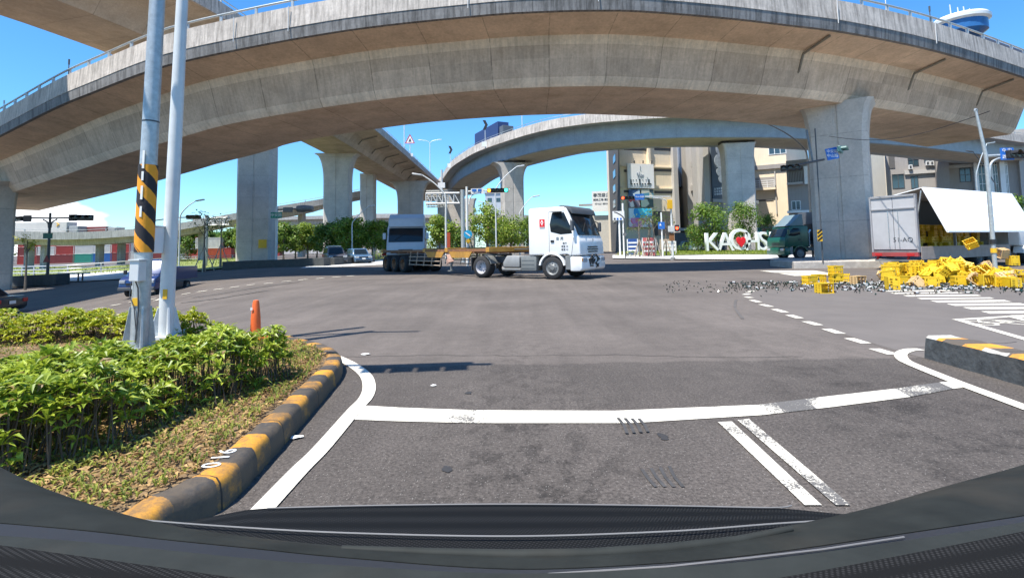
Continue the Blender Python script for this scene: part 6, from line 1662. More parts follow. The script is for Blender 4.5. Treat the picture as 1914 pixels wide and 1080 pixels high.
def tri_sign(P, px, a, z0, label):
    p, d, n = min(frames(P), key=lambda f: abs(proj(f[0])[0]-px)); c = p+n*a+Vector((0, 0, z0))
    t = thing('warning_sign', label, 'road sign', c, 0)
    MB().tube([(0, 0, -.6), (0, 0, 3.4)], .08, 6).build('sign_post', M_polew, t)
    b_ = MB().prism([(-1, 2.4), (1, 2.4), (0, 4.3)], -.12, -.06).build('sign_face', M_white, t)
    MB().prism([(-.35, 2.7), (.35, 2.7), (.1, 3.5), (-.1, 3.3)], -.14, -.12).build('sign_symbol', M_dkgrey, b_)
    q = MB(); q.bar((-1, -.14, 2.4), (1, -.14, 2.4), .03, .16); q.bar((-1, -.14, 2.4), (0, -.14, 4.3), .03, .16); q.bar((1, -.14, 2.4), (0, -.14, 4.3), .03, .16); q.build('red_border', M_red, b_)
    MB().bb(-.7, .7, -.3, -.2, -.6, .1).build('white_box', M_white, t)
tri_sign(E2, 768, .1, 1.3, 'triangular warning sign on the left flyover parapet')
for px, lb in ((842, 'small black arrow sign on the ramp parapet near the junction'), (908, 'black arrow sign on the ramp parapet in front of the blue container')):
    p, d, n = min(frames(E3), key=lambda f: abs(proj(f[0])[0]-px)); c = p+Vector((0, 0, 1.4)); k = (p.y)/90
    t = thing('curve_marker', lb, 'road sign', c)
    MB().tube([(0, 0, -.5), (0, 0, 3.0*k)], .07, 6).build('sign_post', M_polew, t); MB().prism([(-.5, 2.2), (.1, 2.2), (.6, 3.2), (.1, 4.2), (-.5, 4.2), (0, 3.2)], -.1, -.05).build('arrow_plate', M_black, t)
    MB().bb(-.7, .7, -.5, -.4, -1.4, -.4).build('white_box', M_white, t)

# signal mast on far left: two arms (dark, against the sky)
g_ = B(88, 46)
sm = thing('signal_mast', 'dark double armed signal mast standing left of the side road', 'signal mast', g_)
z = lambda py, px=88, D=46, g=g_: Y(px, py, D).z-g.z
MB().tube([(0, 0, 0), (0, 0, z(398))], [.13, .09], 12).build('mast', M_dkgrey, sm, smooth=50)
w_ = lambda dx, D=46: dx*D/F
MB().tube([(w_(-56), 0, z(407)), (w_(-30), 0, z(407)), (0, 0, z(408)), (w_(45), 0, z(408))], .07, 8).build('cross_arm', M_dkgrey, sm, smooth=50)
for s in (-1, 1): MB().tube(catmull([(w_(2*s), 0, z(426)), (w_(4*s), 0, z(416)), (w_(13*s), 0, z(410.5))], 4), .06, 8).build('arm_brace', M_dkgrey, sm, smooth=50)
for x in (-41, 44): MB().box((w_(x), -.08, z(408)), (w_(14), .1, w_(12))).build('sign_plate', M_bdark, sm)
MB().box((0, -.15, z(441)), (w_(17), .06, w_(10))).build('green_road_sign', mat('dark_green_sign', (.01, .12, .07), .5), sm)
MB().prism([(w_(-6), z(490)), (w_(7), z(490)), (0, z(477))], -.2, -.14).build('triangle_sign', mat('dull_red_sign', (.25, .04, .03), .6), sm)
signal_head('traffic_light', 'dark traffic light on the right arm of the left mast', g_+Vector((w_(60), 0, z(408))), R(25), 3, size=.5)
signal_head('traffic_light', 'traffic light on the left arm of the left mast, in front of the pier', g_+Vector((w_(-62), 0, z(408))), R(-25), 3, size=.4)
# signal seen between the poles and to the right (315-370, 405)
g_ = B(345, 75)
sm = thing('signal_mast', 'dark signal arm reaching right from behind the white pole', 'signal mast', g_)
MB().tube([(w_(-38, 75), 0, 0), (w_(-38, 75), 0, z(405, 330, 75, g_))], .12, 8).tube([(w_(-62, 75), 0, z(412, 330, 75, g_)), (w_(-22, 75), 0, z(407, 330, 75, g_)), (w_(18, 75), 0, z(406, 345, 75, g_))], .09, 8).build('mast_arm', M_dkgrey, sm)
signal_head('traffic_light', 'small dark traffic light at the end of the arm right of the white pole', g_+Vector((w_(14, 75), 0, z(406, 345, 75, g_))), R(20), 3, size=.6)
signal_head('traffic_light', 'small round dark signal just right of the striped sleeve', g_+Vector((w_(-70, 75), 0, z(412, 345, 75, g_))), 0, 2, size=.65)
# overhead sign frame on the left (390-430, 400-425)
def gantry(px0, px1, py0, py1, D, postpx, label, parts=5, panel=None, post_py=None):
    g_ = B(postpx, D); t = thing('sign_gantry', label, 'sign gantry', g_)
    zz_ = lambda py: Y(px0, py, D).z-g_.z; xx = lambda px: (px-postpx)*D/F
    q = MB()
    for py in (py0, py1): q.tube([(xx(px0), 0, zz_(py)), (xx(px1), 0, zz_(py))], .1, 8)
    n = parts
    for k in range(n):
        a = xx(px0)+(xx(px1)-xx(px0))*k/n; b_ = xx(px0)+(xx(px1)-xx(px0))*(k+1)/n
        q.tube([(a, 0, zz_(py1)), (a, 0, zz_(py0))], .05, 6); q.tube([(a, 0, zz_(py0)), (b_, 0, zz_(py1))], .05, 6)
    q.build('truss_arm', M_polew, t, smooth=50)
    MB().tube([(0, 0, 0), (0, 0, zz_(post_py or py0-6))], .2, 12).build('gantry_post', M_galv, t, smooth=50)
    return t, xx, zz_
t, xx, zz_ = gantry(388, 427, 408, 421, 60, 384, 'pale overhead sign frame seen from behind on the left', 4)
q = MB()
for k in range(5): q.bb(xx(399), xx(424), .12, .18, zz_(422.5)+k*.26, zz_(422.5)+k*.26+.12)
q.build('sign_back_slats', mat('pale_sign_back', (.5, .49, .44), .6), t)
t, xx, zz_ = gantry(797, 860, 362, 381, 50, 866, 'galvanised overhead sign gantry left of the blue street name plate', 6, post_py=356)
q = MB()
for k in range(9): q.bb(xx(797), xx(838), .2, .26, zz_(388)+k*.2, zz_(388)+k*.2+.13)
q.build('sign_back_slats', mat('pale_sign_back', (.5, .49, .44), .6), t)
MB().bb(xx(820), xx(833), -.1, .1, zz_(352), zz_(342)).build('white_control_box', M_white, t)
MB().tube([(xx(827), 0, zz_(360)), (xx(827), 0, zz_(318))], .1, 8).build('upright', M_polew, t)
# central signal: pole at 874, blue name plates, five lens light (amber at left, green arrow at right)
D = 40; g_ = B(874, D); X = lambda px: (px-874)*D/F; Z = lambda py, px=874: Y(px, py, D).z-g_.z
cs = thing('signal_mast', 'white signal mast with blue street name plates in the centre', 'signal mast', g_)
MB().tube([(0, 0, 0), (0, 0, Z(349))], [.11, .09], 12).build('mast', M_white, cs, smooth=50)
MB().tube([(0, 0, Z(358)), (X(955), 0, Z(356))], .05, 8).build('mast_arm', M_white, cs)
MB().tube(catmull([(X(878), 0, Z(382)), (X(880), 0, Z(370)), (X(888), 0, Z(363)), (X(906), 0, Z(361))], 4), .05, 8).build('arm_brace', M_white, cs, smooth=50)
M_sblue = mat('street_sign_blue', (.02, .14, .5), .5); M_sgreen = mat('street_sign_green', (.01, .25, .16), .5)
np_ = MB().bb(X(882), X(906), -.1, -.06, Z(363), Z(353)).build('name_plate', M_white, cs)
MB().bb(X(884), X(892.5), -.115, -.1, Z(358.5), Z(354)).build('blue_field', M_sblue, np_); MB().bb(X(895), X(902), -.115, -.1, Z(358.5), Z(354)).build('blue_field', M_sblue, np_)
text('中山四路', .16, 'plate_lettering', M_sblue, np_, (X(894), -.106, Z(360.8)), (PI/2, 0, 0), .004)
signal_head('traffic_light', 'five lens traffic light showing green arrow over the centre of the road', g_+Vector((X(932), -.1, Z(357))), 0, 5, {0: M_litA, 4: M_litG}, size=.32)
ks = MB().lathe([(0, -.05), (.33, -.05), (.33, -.02), (0, -.02)], (X(875.5), -.1, Z(438)), 'y', 24).build('round_blue_sign', mat('keep_side_blue', (.02, .35, .62), .5), cs)
MB().bar((X(875.5)-.18, -.16, Z(438)+.14), (X(875.5)+.18, -.16, Z(438)-.14), .01, .09).build('white_arrow', M_white, ks)
MB().lathe([(0, -.05), (.2, -.05), (.2, -.02), (0, -.02)], (X(876), -.1, Z(451)), 'y', 4).build('yellow_reflector', M_yellow, cs)
MB().bb(X(836)-.0, X(842), 0, .08, Z(462), Z(434)).build('red_banner', mat('orange_red_banner', (.45, .08, .03), .7), thing('banner_flag', 'narrow orange red banner hanging beside the central lamp post', 'banner', g_))
# green street sign post (505-525, 400)
D = 56; g_ = B(516, D)
gs = thing('street_name_sign', 'green street name sign on a dark post right of the tall left pier', 'road sign', g_)
X = lambda px: (px-516)*D/F; Z = lambda py, px=516: Y(px, py, D).z-g_.z
MB().tube([(0, 0, 0), (0, 0, Z(386))], .13, 10).build('sign_post', M_polew, gs, smooth=50)
q = MB().bb(X(506), X(527), -.2, -.14, Z(408), Z(397)).build('green_plate', M_sgreen, gs)
text('中安路', .42, 'plate_lettering', M_white, q, (X(516.5), -.21, Z(402.5)), (PI/2, 0, 0), .004, 1.0)
MB().bb(X(528), X(546), -.1, .0, Z(397), Z(388)).build('grey_plate_back', M_steel, gs)
MB().tube([(0, 0, Z(392)), (X(552), 0, Z(391))], .08, 8).build('sign_arm', M_dkgrey, gs)
MB().lathe([(0, 0), (.35, .2), (.4, .8), (.3, 1.9), (.0, 2.0)], (X(551), 0, Z(391)), 'x', 12).build('floodlight', M_steel, gs, smooth=50)
# ---- right-centre group: signal arm with red light (1165-1255), yellow box, pedestrian signals
D = 46; g_ = B(1258, D); X = lambda px: (px-1258)*D/F; Z = lambda py, px=1240: Y(px, py, D).z-g_.z
rs = thing('signal_mast', 'pale signal mast with yellow box and long arm left of the mural block', 'signal mast', g_)
MB().tube([(0, 0, 0), (0, 0, Z(462)), (0, 0, Z(375))], [.12, .1, .08], 12).build('mast', M_polew, rs, smooth=50)
MB().lathe([(0, 0), (.26, 0), (.2, .22), (.1, .25)], (0, 0, 0), 'z', 12).build('mast_foot', M_steel, rs)
MB().tube([(0, 0, Z(368)), (X(1210), 0, Z(367))], .05, 8).build('mast_arm', M_polew, rs)
MB().tube(catmull([(X(1254), 0, Z(388)), (X(1250), 0, Z(376)), (X(1240), 0, Z(371)), (X(1225), 0, Z(369.5))], 4), .05, 8).build('arm_brace', M_polew, rs)
MB().bb(X(1251), X(1260), -.2, .1, Z(391), Z(374)).build('yellow_control_box', M_yellow, rs, bevel=.02)
q = MB().bb(X(1191), X(1208), -.1, -.05, Z(373), Z(362)).build('name_plate', M_sblue, rs); text('中山 四路', .18, 'plate_lettering', M_white, q, (X(1199.5), -.106, Z(367.5)), (PI/2, 0, 0), .004)
signal_head('traffic_light', 'dark traffic light with red lens lit on the arm left of the yellow box', g_+Vector((X(1177), -.1, Z(369))), R(0), 4, {0: M_litR}, size=.28)
ph = MB().bb(X(1263), X(1270), -.25, -.05, Z(433), Z(421)).build('pedestrian_signal', M_black, rs); MB().lathe([(0, -.27), (.13, -.27), (.13, -.25)], (X(1266), 0, Z(427)), 'y', 12).build('lit_red_figure', M_litR, ph)
MB().bb(X(1250), X(1261), -.3, -.1, Z(434), Z(423)).build('signal_back_box', M_polew, rs, bevel=.02)
MB().bb(X(1252), X(1261), -.2, -.05, Z(450), Z(436)).build('brown_box', mat('rusty_brown_box', (.25, .11, .04), .7), rs, bevel=.02)
D = 50; g_ = B(1239, D); X = lambda px: (px-1239)*D/F; Z = lambda py, px=1239: Y(px, py, D).z-g_.z
ps = thing('pedestrian_sign', 'square blue pedestrian crossing sign on a slim pale post', 'road sign', g_)
MB().tube([(0, 0, 0), (0, 0, Z(397))], .07, 8).build('sign_post', M_white, ps)
q = MB().bb(X(1232), X(1244), -.12, -.08, Z(428), Z(415)).build('blue_plate', M_sblue, ps); MB().prism([(X(1234), Z(422)), (X(1238), Z(422)), (X(1236), Z(417))], -.14, -.12).build('white_triangle', M_white, q)
D = 60; g_ = B(1161, D); X = lambda px: (px-1161)*D/F; Z = lambda py, px=1161: Y(px, py, D).z-g_.z
ws = thing('direction_sign', 'white direction sign with small blue symbols left of the banners', 'road sign', g_)
for x in (1159.5, 1167): MB().tube([(X(x), 0, 0), (X(x), 0, Z(380 if x > 1160 else 400))], .11, 8).build('sign_post', M_white, ws)
q = MB().bb(X(1147), X(1169), -.2, -.12, Z(412), Z(395)).build('white_plate', M_white, ws, bevel=.02)
for x, c in ((1150.5, M_dkgrey), (1156, M_sblue), (1162, M_sblue)): MB().bb(X(x-1.6), X(x+1.6), -.225, -.2, Z(411), Z(407.5)).build('small_symbol', c, q)
D = 52; g_ = B(1169, D)
dp = thing('street_lamp', 'dark curved post with a small round sign below the white direction sign', 'street lamp', g_)
Z = lambda py, px=1169: Y(px, py, D).z-g_.z
MB().tube(catmull([(0, 0, 0), (0, 0, Z(420)), (-.1, 0, Z(406)), (-.6, 0, Z(399)), (-1.0, 0, Z(396))], 4), .06, 8).build('lamp_post', M_dkgrey, dp); MB().lathe([(0, -.08), (.18, -.08), (.18, -.04), (0, -.04)], (0, 0, Z(438)), 'y', 16).build('round_sign', M_steel, dp)
# odds and ends under the banners: notice board, scooters' shelter boxes
for px, D, w, h, c, lb, nm, ct_ in ((1183, 66, 1.3, 2.2, (.02, .07, .25), 'dark blue notice cabinet behind the low shrub', 'notice_cabinet', 'cabinet'), (1214, 58, 1.5, 2.2, (.5, .12, .12), 'red and white lattice barrier among the saplings', 'construction_barrier', 'barrier'), (1252, 64, 1.6, 1.8, (.7, .62, .56), 'pale pinkish notice board left of the signal mast', 'notice_board', 'board')):
    g_ = B(px, D); t = thing(nm, lb, ct_, g_)
    MB().bb(-w/2, w/2, 0, .15, .5 if nm == 'notice_board' else .15, h).build('panel', mat(nm+'_paint', c, .6), t, bevel=.02)
    for s in (-1, 1): MB().bb(s*w/2-.05, s*w/2+.05, -.02, .1, 0, h).build('post', M_white, t)
    for k in range(3): MB().bb(-w/2+.1, w/2-.1, -.03, -.005, .6+k*.5, .8+k*.5).build('white_strip', M_white, t)
# signal arm in front of the big right pier
D = 27; g_ = B(1546, D); X = lambda px: (px-1546)*D/F; Z = lambda py, px=1560: Y(px, py, D).z-g_.z
ra = thing('signal_mast', 'dark signal mast standing against the big right pier', 'signal mast', g_+Vector((-.2, 0, .3)))
MB().tube([(X(1546), 0, 0), (X(1546), 0, Z(240)-.3)], .032, 8).build('mast', M_dkgrey, ra)
MB().tube([(X(1500), 0, Z(309)-.3), (X(1560), 0, Z(298)-.3)], .06, 8).build('mast_arm', M_dkgrey, ra)
MB().tube([(X(1538), 0, Z(300)-.3), (X(1536), .3, Z(240)-.3)], .05, 6).build('cable_pipe', M_steel, ra)
q = MB().box((X(1573), -.1, Z(288)-.3), (.62, .05, .62), rot=Matrix.Rotation(-.18, 3, 'Y')).build('name_plate', M_sblue, ra)
text('中安路', .2, 'plate_lettering', M_white, q, (X(1573), -.13, Z(284)-.3), (PI/2, 0, 0), .004); text('中山路', .2, 'plate_lettering', M_white, q, (X(1573), -.13, Z(292)-.3), (PI/2, 0, 0), .004)
signal_head('traffic_light', 'green hooded traffic light pointing right in front of the big right pier', g_+Vector((X(1591)-.2, -.15, Z(281))), R(50), 3, size=.3, mbody=mat('teal_signal_body', (.05, .14, .14), .4))
signal_head('traffic_light', 'dark traffic light on the left side of the big right pier', g_+Vector((X(1492), .2, Z(311))), R(-30), 3, size=.3)
hz = MB().box((X(1540), -.15, Z(440)-.3), (.25, .03, .6)); hz.build('hazard_plate', M_yellow, ra)
q = MB()
for k in range(3): q.bar((X(1540)-.12, -.17, Z(446)-.4+k*.2), (X(1540)+.12, -.17, Z(446)-.2+k*.2), .01, .08)
q.build('hazard_stripes', M_black, ra)
# slim mast on the right with signs at the picture edge
D = 17.5; g_ = B(1862, D); X = lambda px: (px-1862)*D/F; Z = lambda py, px=1850: Y(px, py, D).z-g_.z
rm = thing('signal_mast', 'slim galvanised mast with blue street name plates near the right edge', 'signal mast', g_)
MB().tube([(0, 0, 0), (0, 0, Z(290)), (X(1850), 0, Z(207))], [.068, .06, .038], 12).build('mast', M_galv, rm, smooth=50)
MB().lathe([(.03, -.02), (.07, 0), (.03, .02)], (X(1850), 0, Z(206)), 'y', 12).build('top_ring', M_galv, rm)
MB().tube([(0, 0, Z(292)), (X(1925), 0, Z(290))], .05, 10).build('mast_arm', M_galv, rm)
MB().tube(catmull([(.03, 0, Z(345)), (.12, 0, Z(310)), (.35, 0, Z(298)), (.7, 0, Z(294))], 4), .04, 8).build('arm_brace', M_galv, rm, smooth=50)
q = MB().box((X(1899), -.06, Z(289)), (.44, .04, .42)).build('name_plate', M_sblue, rm)
text('中 安', .15, 'plate_lettering', M_white, q, (X(1898), -.085, Z(283)), (PI/2, 0, 0), .003); text('路 四', .15, 'plate_lettering', M_white, q, (X(1898), -.085, Z(295)), (PI/2, 0, 0), .003)
signal_head('traffic_light', 'traffic light cut off by the right edge beside the blue plates', g_+Vector((X(1918), -.1, Z(290))), R(15), 3, size=.26)
for z_ in (1.0, 1.3): MB().lathe([(.09, z_-.08), (.09, z_+.08)], (0, 0, 0), 'z', 12).build('hazard_band', M_yellow if z_ == 1.0 else M_black, rm)
# cable from the mast to the pier
ca = MB(); A_ = Y(1850, 208, D); B_q = Y(1550, 255, 27)
pts = [A_.lerp(B_q, k/14)-Vector((0, 0, .55*math.sin(PI*k/14))) for k in range(15)]
tag(ca.tube(pts, .014, 5).build('overhead_cable', M_black), 'thin sagging cable from the slim mast to the right pier', 'cable')

# ================================================================== KAOHSIUNG LETTERS
M_let = mat('white_letter_paint', (.72, .72, .69), .5, var=.06)
D = 73
for ch, px, lb in (('K', 1331, 'first'), ('A', 1356, 'second'), ('O', 1384, 'third'), ('H', 1406, 'fourth'), ('S', 1427, 'fifth'), ('I', 1443, 'sixth'), ('U', 1459, 'seventh'), ('N', 1481, 'eighth'), ('G', 1503, 'last')):
    g_ = B(px, D); t = thing('giant_letter', ('giant white letter %s on the lawn, %s of the word' % (ch, lb) if ch != 'O' else 'giant white letter O with a red heart, third of the word'), 'letter', g_+Vector((0, 0, .15)))
    o = text(ch, 3.75 if ch != 'O' else 4.4, 'letter_body', M_let, t, (0, 0, 1.36 if ch != 'O' else 1.62), (PI/2, 0, 0), .32, .92)
    if ch == 'O':
        hp = [(.0, -1.0), (.75, -.15), (.85, .35), (.6, .72), (.25, .7), (0, .42), (-.25, .7), (-.6, .72), (-.85, .35), (-.75, -.15)]
        MB().prism([(a*.78, b*.85+1.5) for a, b in hp], -.5, -.2).build('red_heart', mat('heart_red', (.68, .01, .02), .4), t, bevel=.05)

# ================================================================== CRATES AND BOTTLES
M_crate = mat('yellow_crate_plastic', (.73, .47, .015), .5, var=.15, scale=5, dirt=.25)
M_crateo = mat('pale_crate_plastic', (.62, .42, .20), .5, var=.1)
def crate_mesh(m, name='crate_mesh'):
    w, d, h, t = .36, .27, .29, .014; mb = MB()
    mb.bb(-w/2, w/2, -d/2, d/2, 0, t)
    for s in (-1, 1):
        for z0, z1 in ((0, .05), (h-.045, h), (.12, .18)):
            mb.bb(-w/2, w/2, *sorted((s*d/2, s*(d/2-t))), z0, z1); mb.bb(*sorted((s*w/2, s*(w/2-t))), -d/2+t, d/2-t, z0, z1)
        for k in range(5): x = -w/2+.03+k*(w-.06)/4; mb.bb(x-.015, x+.015, *sorted((s*(d/2-.002), s*(d/2-t+.002))), .05, h-.045)
        for k in range(4): y = -d/2+.04+k*(d-.08)/3; mb.bb(*sorted((s*(w/2-.002), s*(w/2-t+.002))), y-.015, y+.015, .05, h-.045)
        mb.bb(-w/2-.008, w/2+.008, *sorted((s*(d/2+.01), s*(d/2-t))), h-.03, h+.005)
    mb.bb(-.065, .065, -d/2-.006, -d/2+.004, .11, .245)
    mb.bb(-.11, .11, d/2-.004, d/2+.006, .06, .245)
    return mb
c0 = crate_mesh(None).build('yellow_crate', M_crate)
tag(c0, 'yellow plastic bottle crate in the spilled heap', 'crate', 'yellow crates spilled on the road')
c1 = crate_mesh(None).build('pale_crate', M_crateo)
tag(c1, 'pale tan plastic bottle crate in the spilled heap', 'crate', 'yellow crates spilled on the road')
random.seed(77)
UP, SIDE, BACK, FLIP = (0, 0), (PI/2, 0), (0, PI/2), (PI, 0)
def rest_z(rx, ry):
    if (rx, ry) == SIDE: return .14
    if (rx, ry) == BACK: return .18
    if (rx, ry) == FLIP: return .295
    return 0.0
used = [False, False]
def put_crate(px, py, lvl=0.0, tilt=None, proto=0, label=None, rz=None, D=None, zabs=None):
    src = (c0, c1)[proto]
    o = src if not used[proto] else src.copy()
    if used[proto]: COL.objects.link(o)
    used[proto] = True
    st = random.choice([UP, SIDE, SIDE, BACK, FLIP]) if tilt is None else tilt
    g_ = G(px, py); rz = random.uniform(0, 6.3) if rz is None else rz
    free = tilt == 'free'
    e = Euler((random.uniform(0, 6), random.uniform(0, 6), rz)) if free else Euler((st[0], st[1], rz))
    g_.z += (.19 if free else rest_z(*st))+lvl+.002
    if zabs is not None: g_ = Y(px, py, zabs)
    o.location = g_; o.rotation_euler = e
    if label: o['label'] = label; o.pop('group', None) if False else None
    return o
# the ones that stand apart, read off the photograph (side face towards the camera)
put_crate(1534, 547, tilt=SIDE, rz=.05, label='yellow crate lying on its side nearest the camera, apart from the heap')
put_crate(1513, 532, tilt=UP, rz=.3, proto=0, label='open sided crate at the left end of the spill')
put_crate(1531, 529, tilt=UP, rz=.1, label='yellow crate behind the nearest one, second at the left end')
put_crate(1563, 530, tilt=UP, rz=-.1, label='yellow crate standing at the left of the second cluster'); put_crate(1563, 530, lvl=.3, tilt=UP, rz=.2, label='yellow crate stacked on top of the second cluster')
put_crate(1580, 528, tilt=UP, rz=1.0, label='yellow crate leaning at the right of the second cluster')
put_crate(1597, 531, tilt=SIDE, proto=1, rz=.2, label='pale tan crate lying at the right end of the second cluster')
put_crate(1657, 541, tilt=BACK, rz=-.3, label='yellow crate at the front left corner of the main heap'); put_crate(1668, 522, lvl=.0, tilt=UP, rz=0); put_crate(1668, 522, lvl=.3, tilt=UP, rz=.1)
put_crate(1880, 538, tilt=SIDE, rz=1.4, label='yellow crate standing on end near the right edge of the spill')
for i in range(95):
    px = random.uniform(1652, 1895); py = random.uniform(514, 537)
    put_crate(px, py, tilt=None if random.random() < .5 else 'free', proto=1 if random.random() < .12 else 0)
for i in range(56):
    px = random.gauss(1778, 23); hgt = max(0, 1-abs(px-1778)/52)
    py = random.uniform(518, 530); put_crate(px, py, lvl=random.uniform(.05, .36)*hgt, tilt='free')
for i in range(26):
    put_crate(random.uniform(1662, 1745), random.uniform(518, 529), lvl=.28, tilt=random.choice([SIDE, UP, BACK]))
for px, py, lb in ((1817, 461, 'yellow crate falling through the air beneath the raised wing'), (1881, 473, 'pale crate in mid air right of the slim mast'), (1884, 487, 'yellow crate in mid air just above the heap at right'), (1834, 500, 'tan crate tumbling down at the right of the heap'), (1836, 512, 'tan crate tipping onto the right of the heap')):
    put_crate(px, py, tilt='free', proto=1 if 'tan' in lb or 'pale' in lb else 0, zabs=19.5, label=lb)
# crates still in the truck
M_crated = M_crate
wtM = Matrix.Translation((nc.x, nc.y, 0)) @ Matrix.Rotation(th, 4, 'Z')
random.seed(12)
for ix in range(20):
    for iz in range(4):
        for iy in (0,):
            x = .45+ix*.41; y = .95+random.uniform(-.12, .12)+(.25 if random.random() < .25 else 0)
            if random.random() < .14: continue
            o = c0.copy(); COL.objects.link(o); q = wtM @ Vector((x, y, ZB0+.01+iz*.30)); o.location = q
            o.rotation_euler = (0, 0, th+random.uniform(-.08, .08)); o['label'] = 'yellow crate still stacked inside the open truck body'; o['group'] = 'yellow crates still loaded in the truck'
# bottles
M_btl = mat('dark_green_bottle_glass', (.012, .035, .02), .12, spec=.9, var=.2)
M_btlb = mat('brown_bottle_glass', (.05, .022, .012), .12, spec=.9, var=.2)
M_btlw = mat('white_bottle_label', (.42, .42, .41), .6)
def bottle(m, lb, first):
    t = thing('bottle', lb, 'bottle', (0, 0, 0), 0, 'bottles scattered over the road')
    MB().lathe([(0, 0), (.036, 0), (.038, .02), (.038, .16), (.03, .2), (.015, .24), (.014, .3), (0, .3)], axis='z', n=10).build('bottle_body', m, t, smooth=50)
    MB().lathe([(.0385, .04), (.0392, .05), (.0392, .15), (.0385, .16)], axis='z', n=10).build('paper_label', M_btlw, t, smooth=50)
    MB().lathe([(.016, .285), (.016, .304), (0, .305)], axis='z', n=8).build('cap', M_btlw, t)
    return t
bp_ = [bottle(M_btl, 'dark green bottle lying on the road among the spill', 0), bottle(M_btlb, 'brown bottle lying on the road among the spill', 0)]
random.seed(41)
def broken(src):
    return src
fb = [True, True]
N_B = 0
for i in range(165):
    if i < 105: px, py = random.uniform(1590, 1912), min(556, 530+abs(random.gauss(0, 9)))
    elif i < 145: px, py = random.uniform(1480, 1650), 527+abs(random.gauss(0, 8))
    else: px, py = random.uniform(1375, 1500), random.uniform(524, 544)
    k = 0 if random.random() < .7 else 1; s = random.uniform(.55, .85)
    g_ = G(px, py); rot = (PI/2, random.uniform(0, 6), random.uniform(0, 6.3)) if random.random() < .93 else (0, 0, 0)
    loc = (g_.x, g_.y, g_.z+(.040*s if rot[0] else 0))
    if fb[k]: o = bp_[k]; o.location = loc; o.rotation_euler = rot; o.scale = (s,)*3; fb[k] = False
    else: dup(bp_[k], loc, None, None, None, s, rot)
random.seed(6)
def shards(n, m, name, label, f):
    mb = MB()
    for _ in range(n):
        px, py = f(); g_ = G(px, py); s = random.uniform(.012, .045); a = random.uniform(0, 6.3)
        pts = [g_+Vector((s*math.cos(a+k*2.1)*random.uniform(.5, 1.2), s*math.sin(a+k*2.1)*random.uniform(.5, 1.2), .01+random.uniform(0, .05))) for k in range(3)]
        mb.add(pts+[g_+Vector((0, 0, .002))], [(0, 1, 2), (0, 1, 3), (1, 2, 3)])
    struct(mb.build(name, m, fix=False), 'stuff', label)
fA = lambda: (1912-550*random.random()**1.5, 528+abs(random.gauss(0, 8))) if random.random() < .93 else (random.uniform(1240, 1420), random.uniform(526, 548))
shards(1100, M_btl, 'green_glass_shards', 'broken green glass scattered over the road', fA)
shards(260, M_btlw, 'paper_label_scraps', 'white label scraps among the broken glass', lambda: (random.uniform(1500, 1912), 528+abs(random.gauss(0, 7))))
shards(700, M_black, 'dark_shards', 'dark shards among the broken glass', fA)

# ================================================================== THE CAR THE CAMERA RIDES IN
def dotted(name, col, col2, scale=420, rough=.6):
    m = bpy.data.materials.new(name); m.use_nodes = True; nt = m.node_tree; l = nt.links.new; b = nt.nodes['Principled BSDF']; b.inputs['Roughness'].default_value = rough; b.inputs['Specular IOR Level'].default_value = .12
    tc = nd(nt, 'ShaderNodeTexCoord'); mp = nd(nt, 'ShaderNodeMapping'); mp.inputs['Rotation'].default_value = (0, 0, .5); l(tc.outputs['Object'], mp.inputs[0])
    v = nd(nt, 'ShaderNodeTexVoronoi'); v.inputs['Scale'].default_value = scale; v.inputs['Randomness'].default_value = 0; l(mp.outputs[0], v.inputs['Vector'])
    r = nd(nt, 'ShaderNodeMapRange'); r.inputs[1].default_value = .2; r.inputs[2].default_value = .4; l(v.outputs['Distance'], r.inputs[0])
    mx = nd(nt, 'ShaderNodeMixRGB'); l(r.outputs[0], mx.inputs[0]); mx.inputs[1].default_value = (*col2, 1); mx.inputs[2].default_value = (*col, 1); l(mx.outputs[0], b.inputs['Base Color'])
    return m
M_hood = dotted('dark_bonnet_with_mat_reflection', (.005, .0055, .006), (.024, .025, .026), 210, .7)  # dots are the mat's windscreen reflection put into the bonnet colour
M_dash = dotted('dotted_dashboard', (.008, .008, .008), (.030, .030, .030), 230, .95)
M_cowl = mat('grey_green_plastic_cowl', (.019, .021, .019), .7, var=.35, scale=14, spec=.12, dirt=.3)
M_cowl2 = mat('mid_grey_cowl_lip', (.026, .029, .027), .7, var=.25, scale=14, spec=.12, dirt=.3)
ego = thing('camera_car', 'front of the car carrying the camera: dark bonnet, cowl and dashboard along the bottom', 'car', (0, 0, 0))
def band(top, bot, zt, zb, name, m, parent=ego, n=48, crown=0.0, lip=0):
    def at(pl, t):
        x = pl[0][0]+(pl[-1][0]-pl[0][0])*t
        for i in range(len(pl)-1):
            if pl[i][0] <= x <= pl[i+1][0]: f = (x-pl[i][0])/(pl[i+1][0]-pl[i][0]); f = f; break
        return x, pl[i][1]*(1-f)+pl[i+1][1]*f
    smooth_top = [(p.x, p.y) for p in catmull([(a, b, 0) for a, b in top], 6)]; smooth_bot = [(p.x, p.y) for p in catmull([(a, b, 0) for a, b in bot], 6)]
    rows = []
    for i in range(n+1):
        t = i/n; a = at(smooth_top, t); b = at(smooth_bot, t); A = GZ(a[0], a[1], zt); Bq = GZ(b[0], b[1], zb); row = []
        if lip: row.append(A+Vector((0, .015, -lip)))
        for j in range(6):
            f = j/5; p = A.lerp(Bq, f); p.z += crown*math.sin(PI*f); row.append(p)
        row.append(Bq+Vector((0, -.002, -.05)))
        rows.append(row)
    return MB().grid(rows).build(name, m, parent, smooth=50)
band([(300, 985), (420, 960), (500, 949), (700, 944), (957, 941.5), (1250, 944.5), (1450, 949), (1540, 957), (1640, 965)], [(300, 990), (420, 1000), (640, 1008), (957, 1012), (1250, 1005), (1450, 990), (1640, 970)], .96, .975, 'bonnet', M_hood, lip=.16)
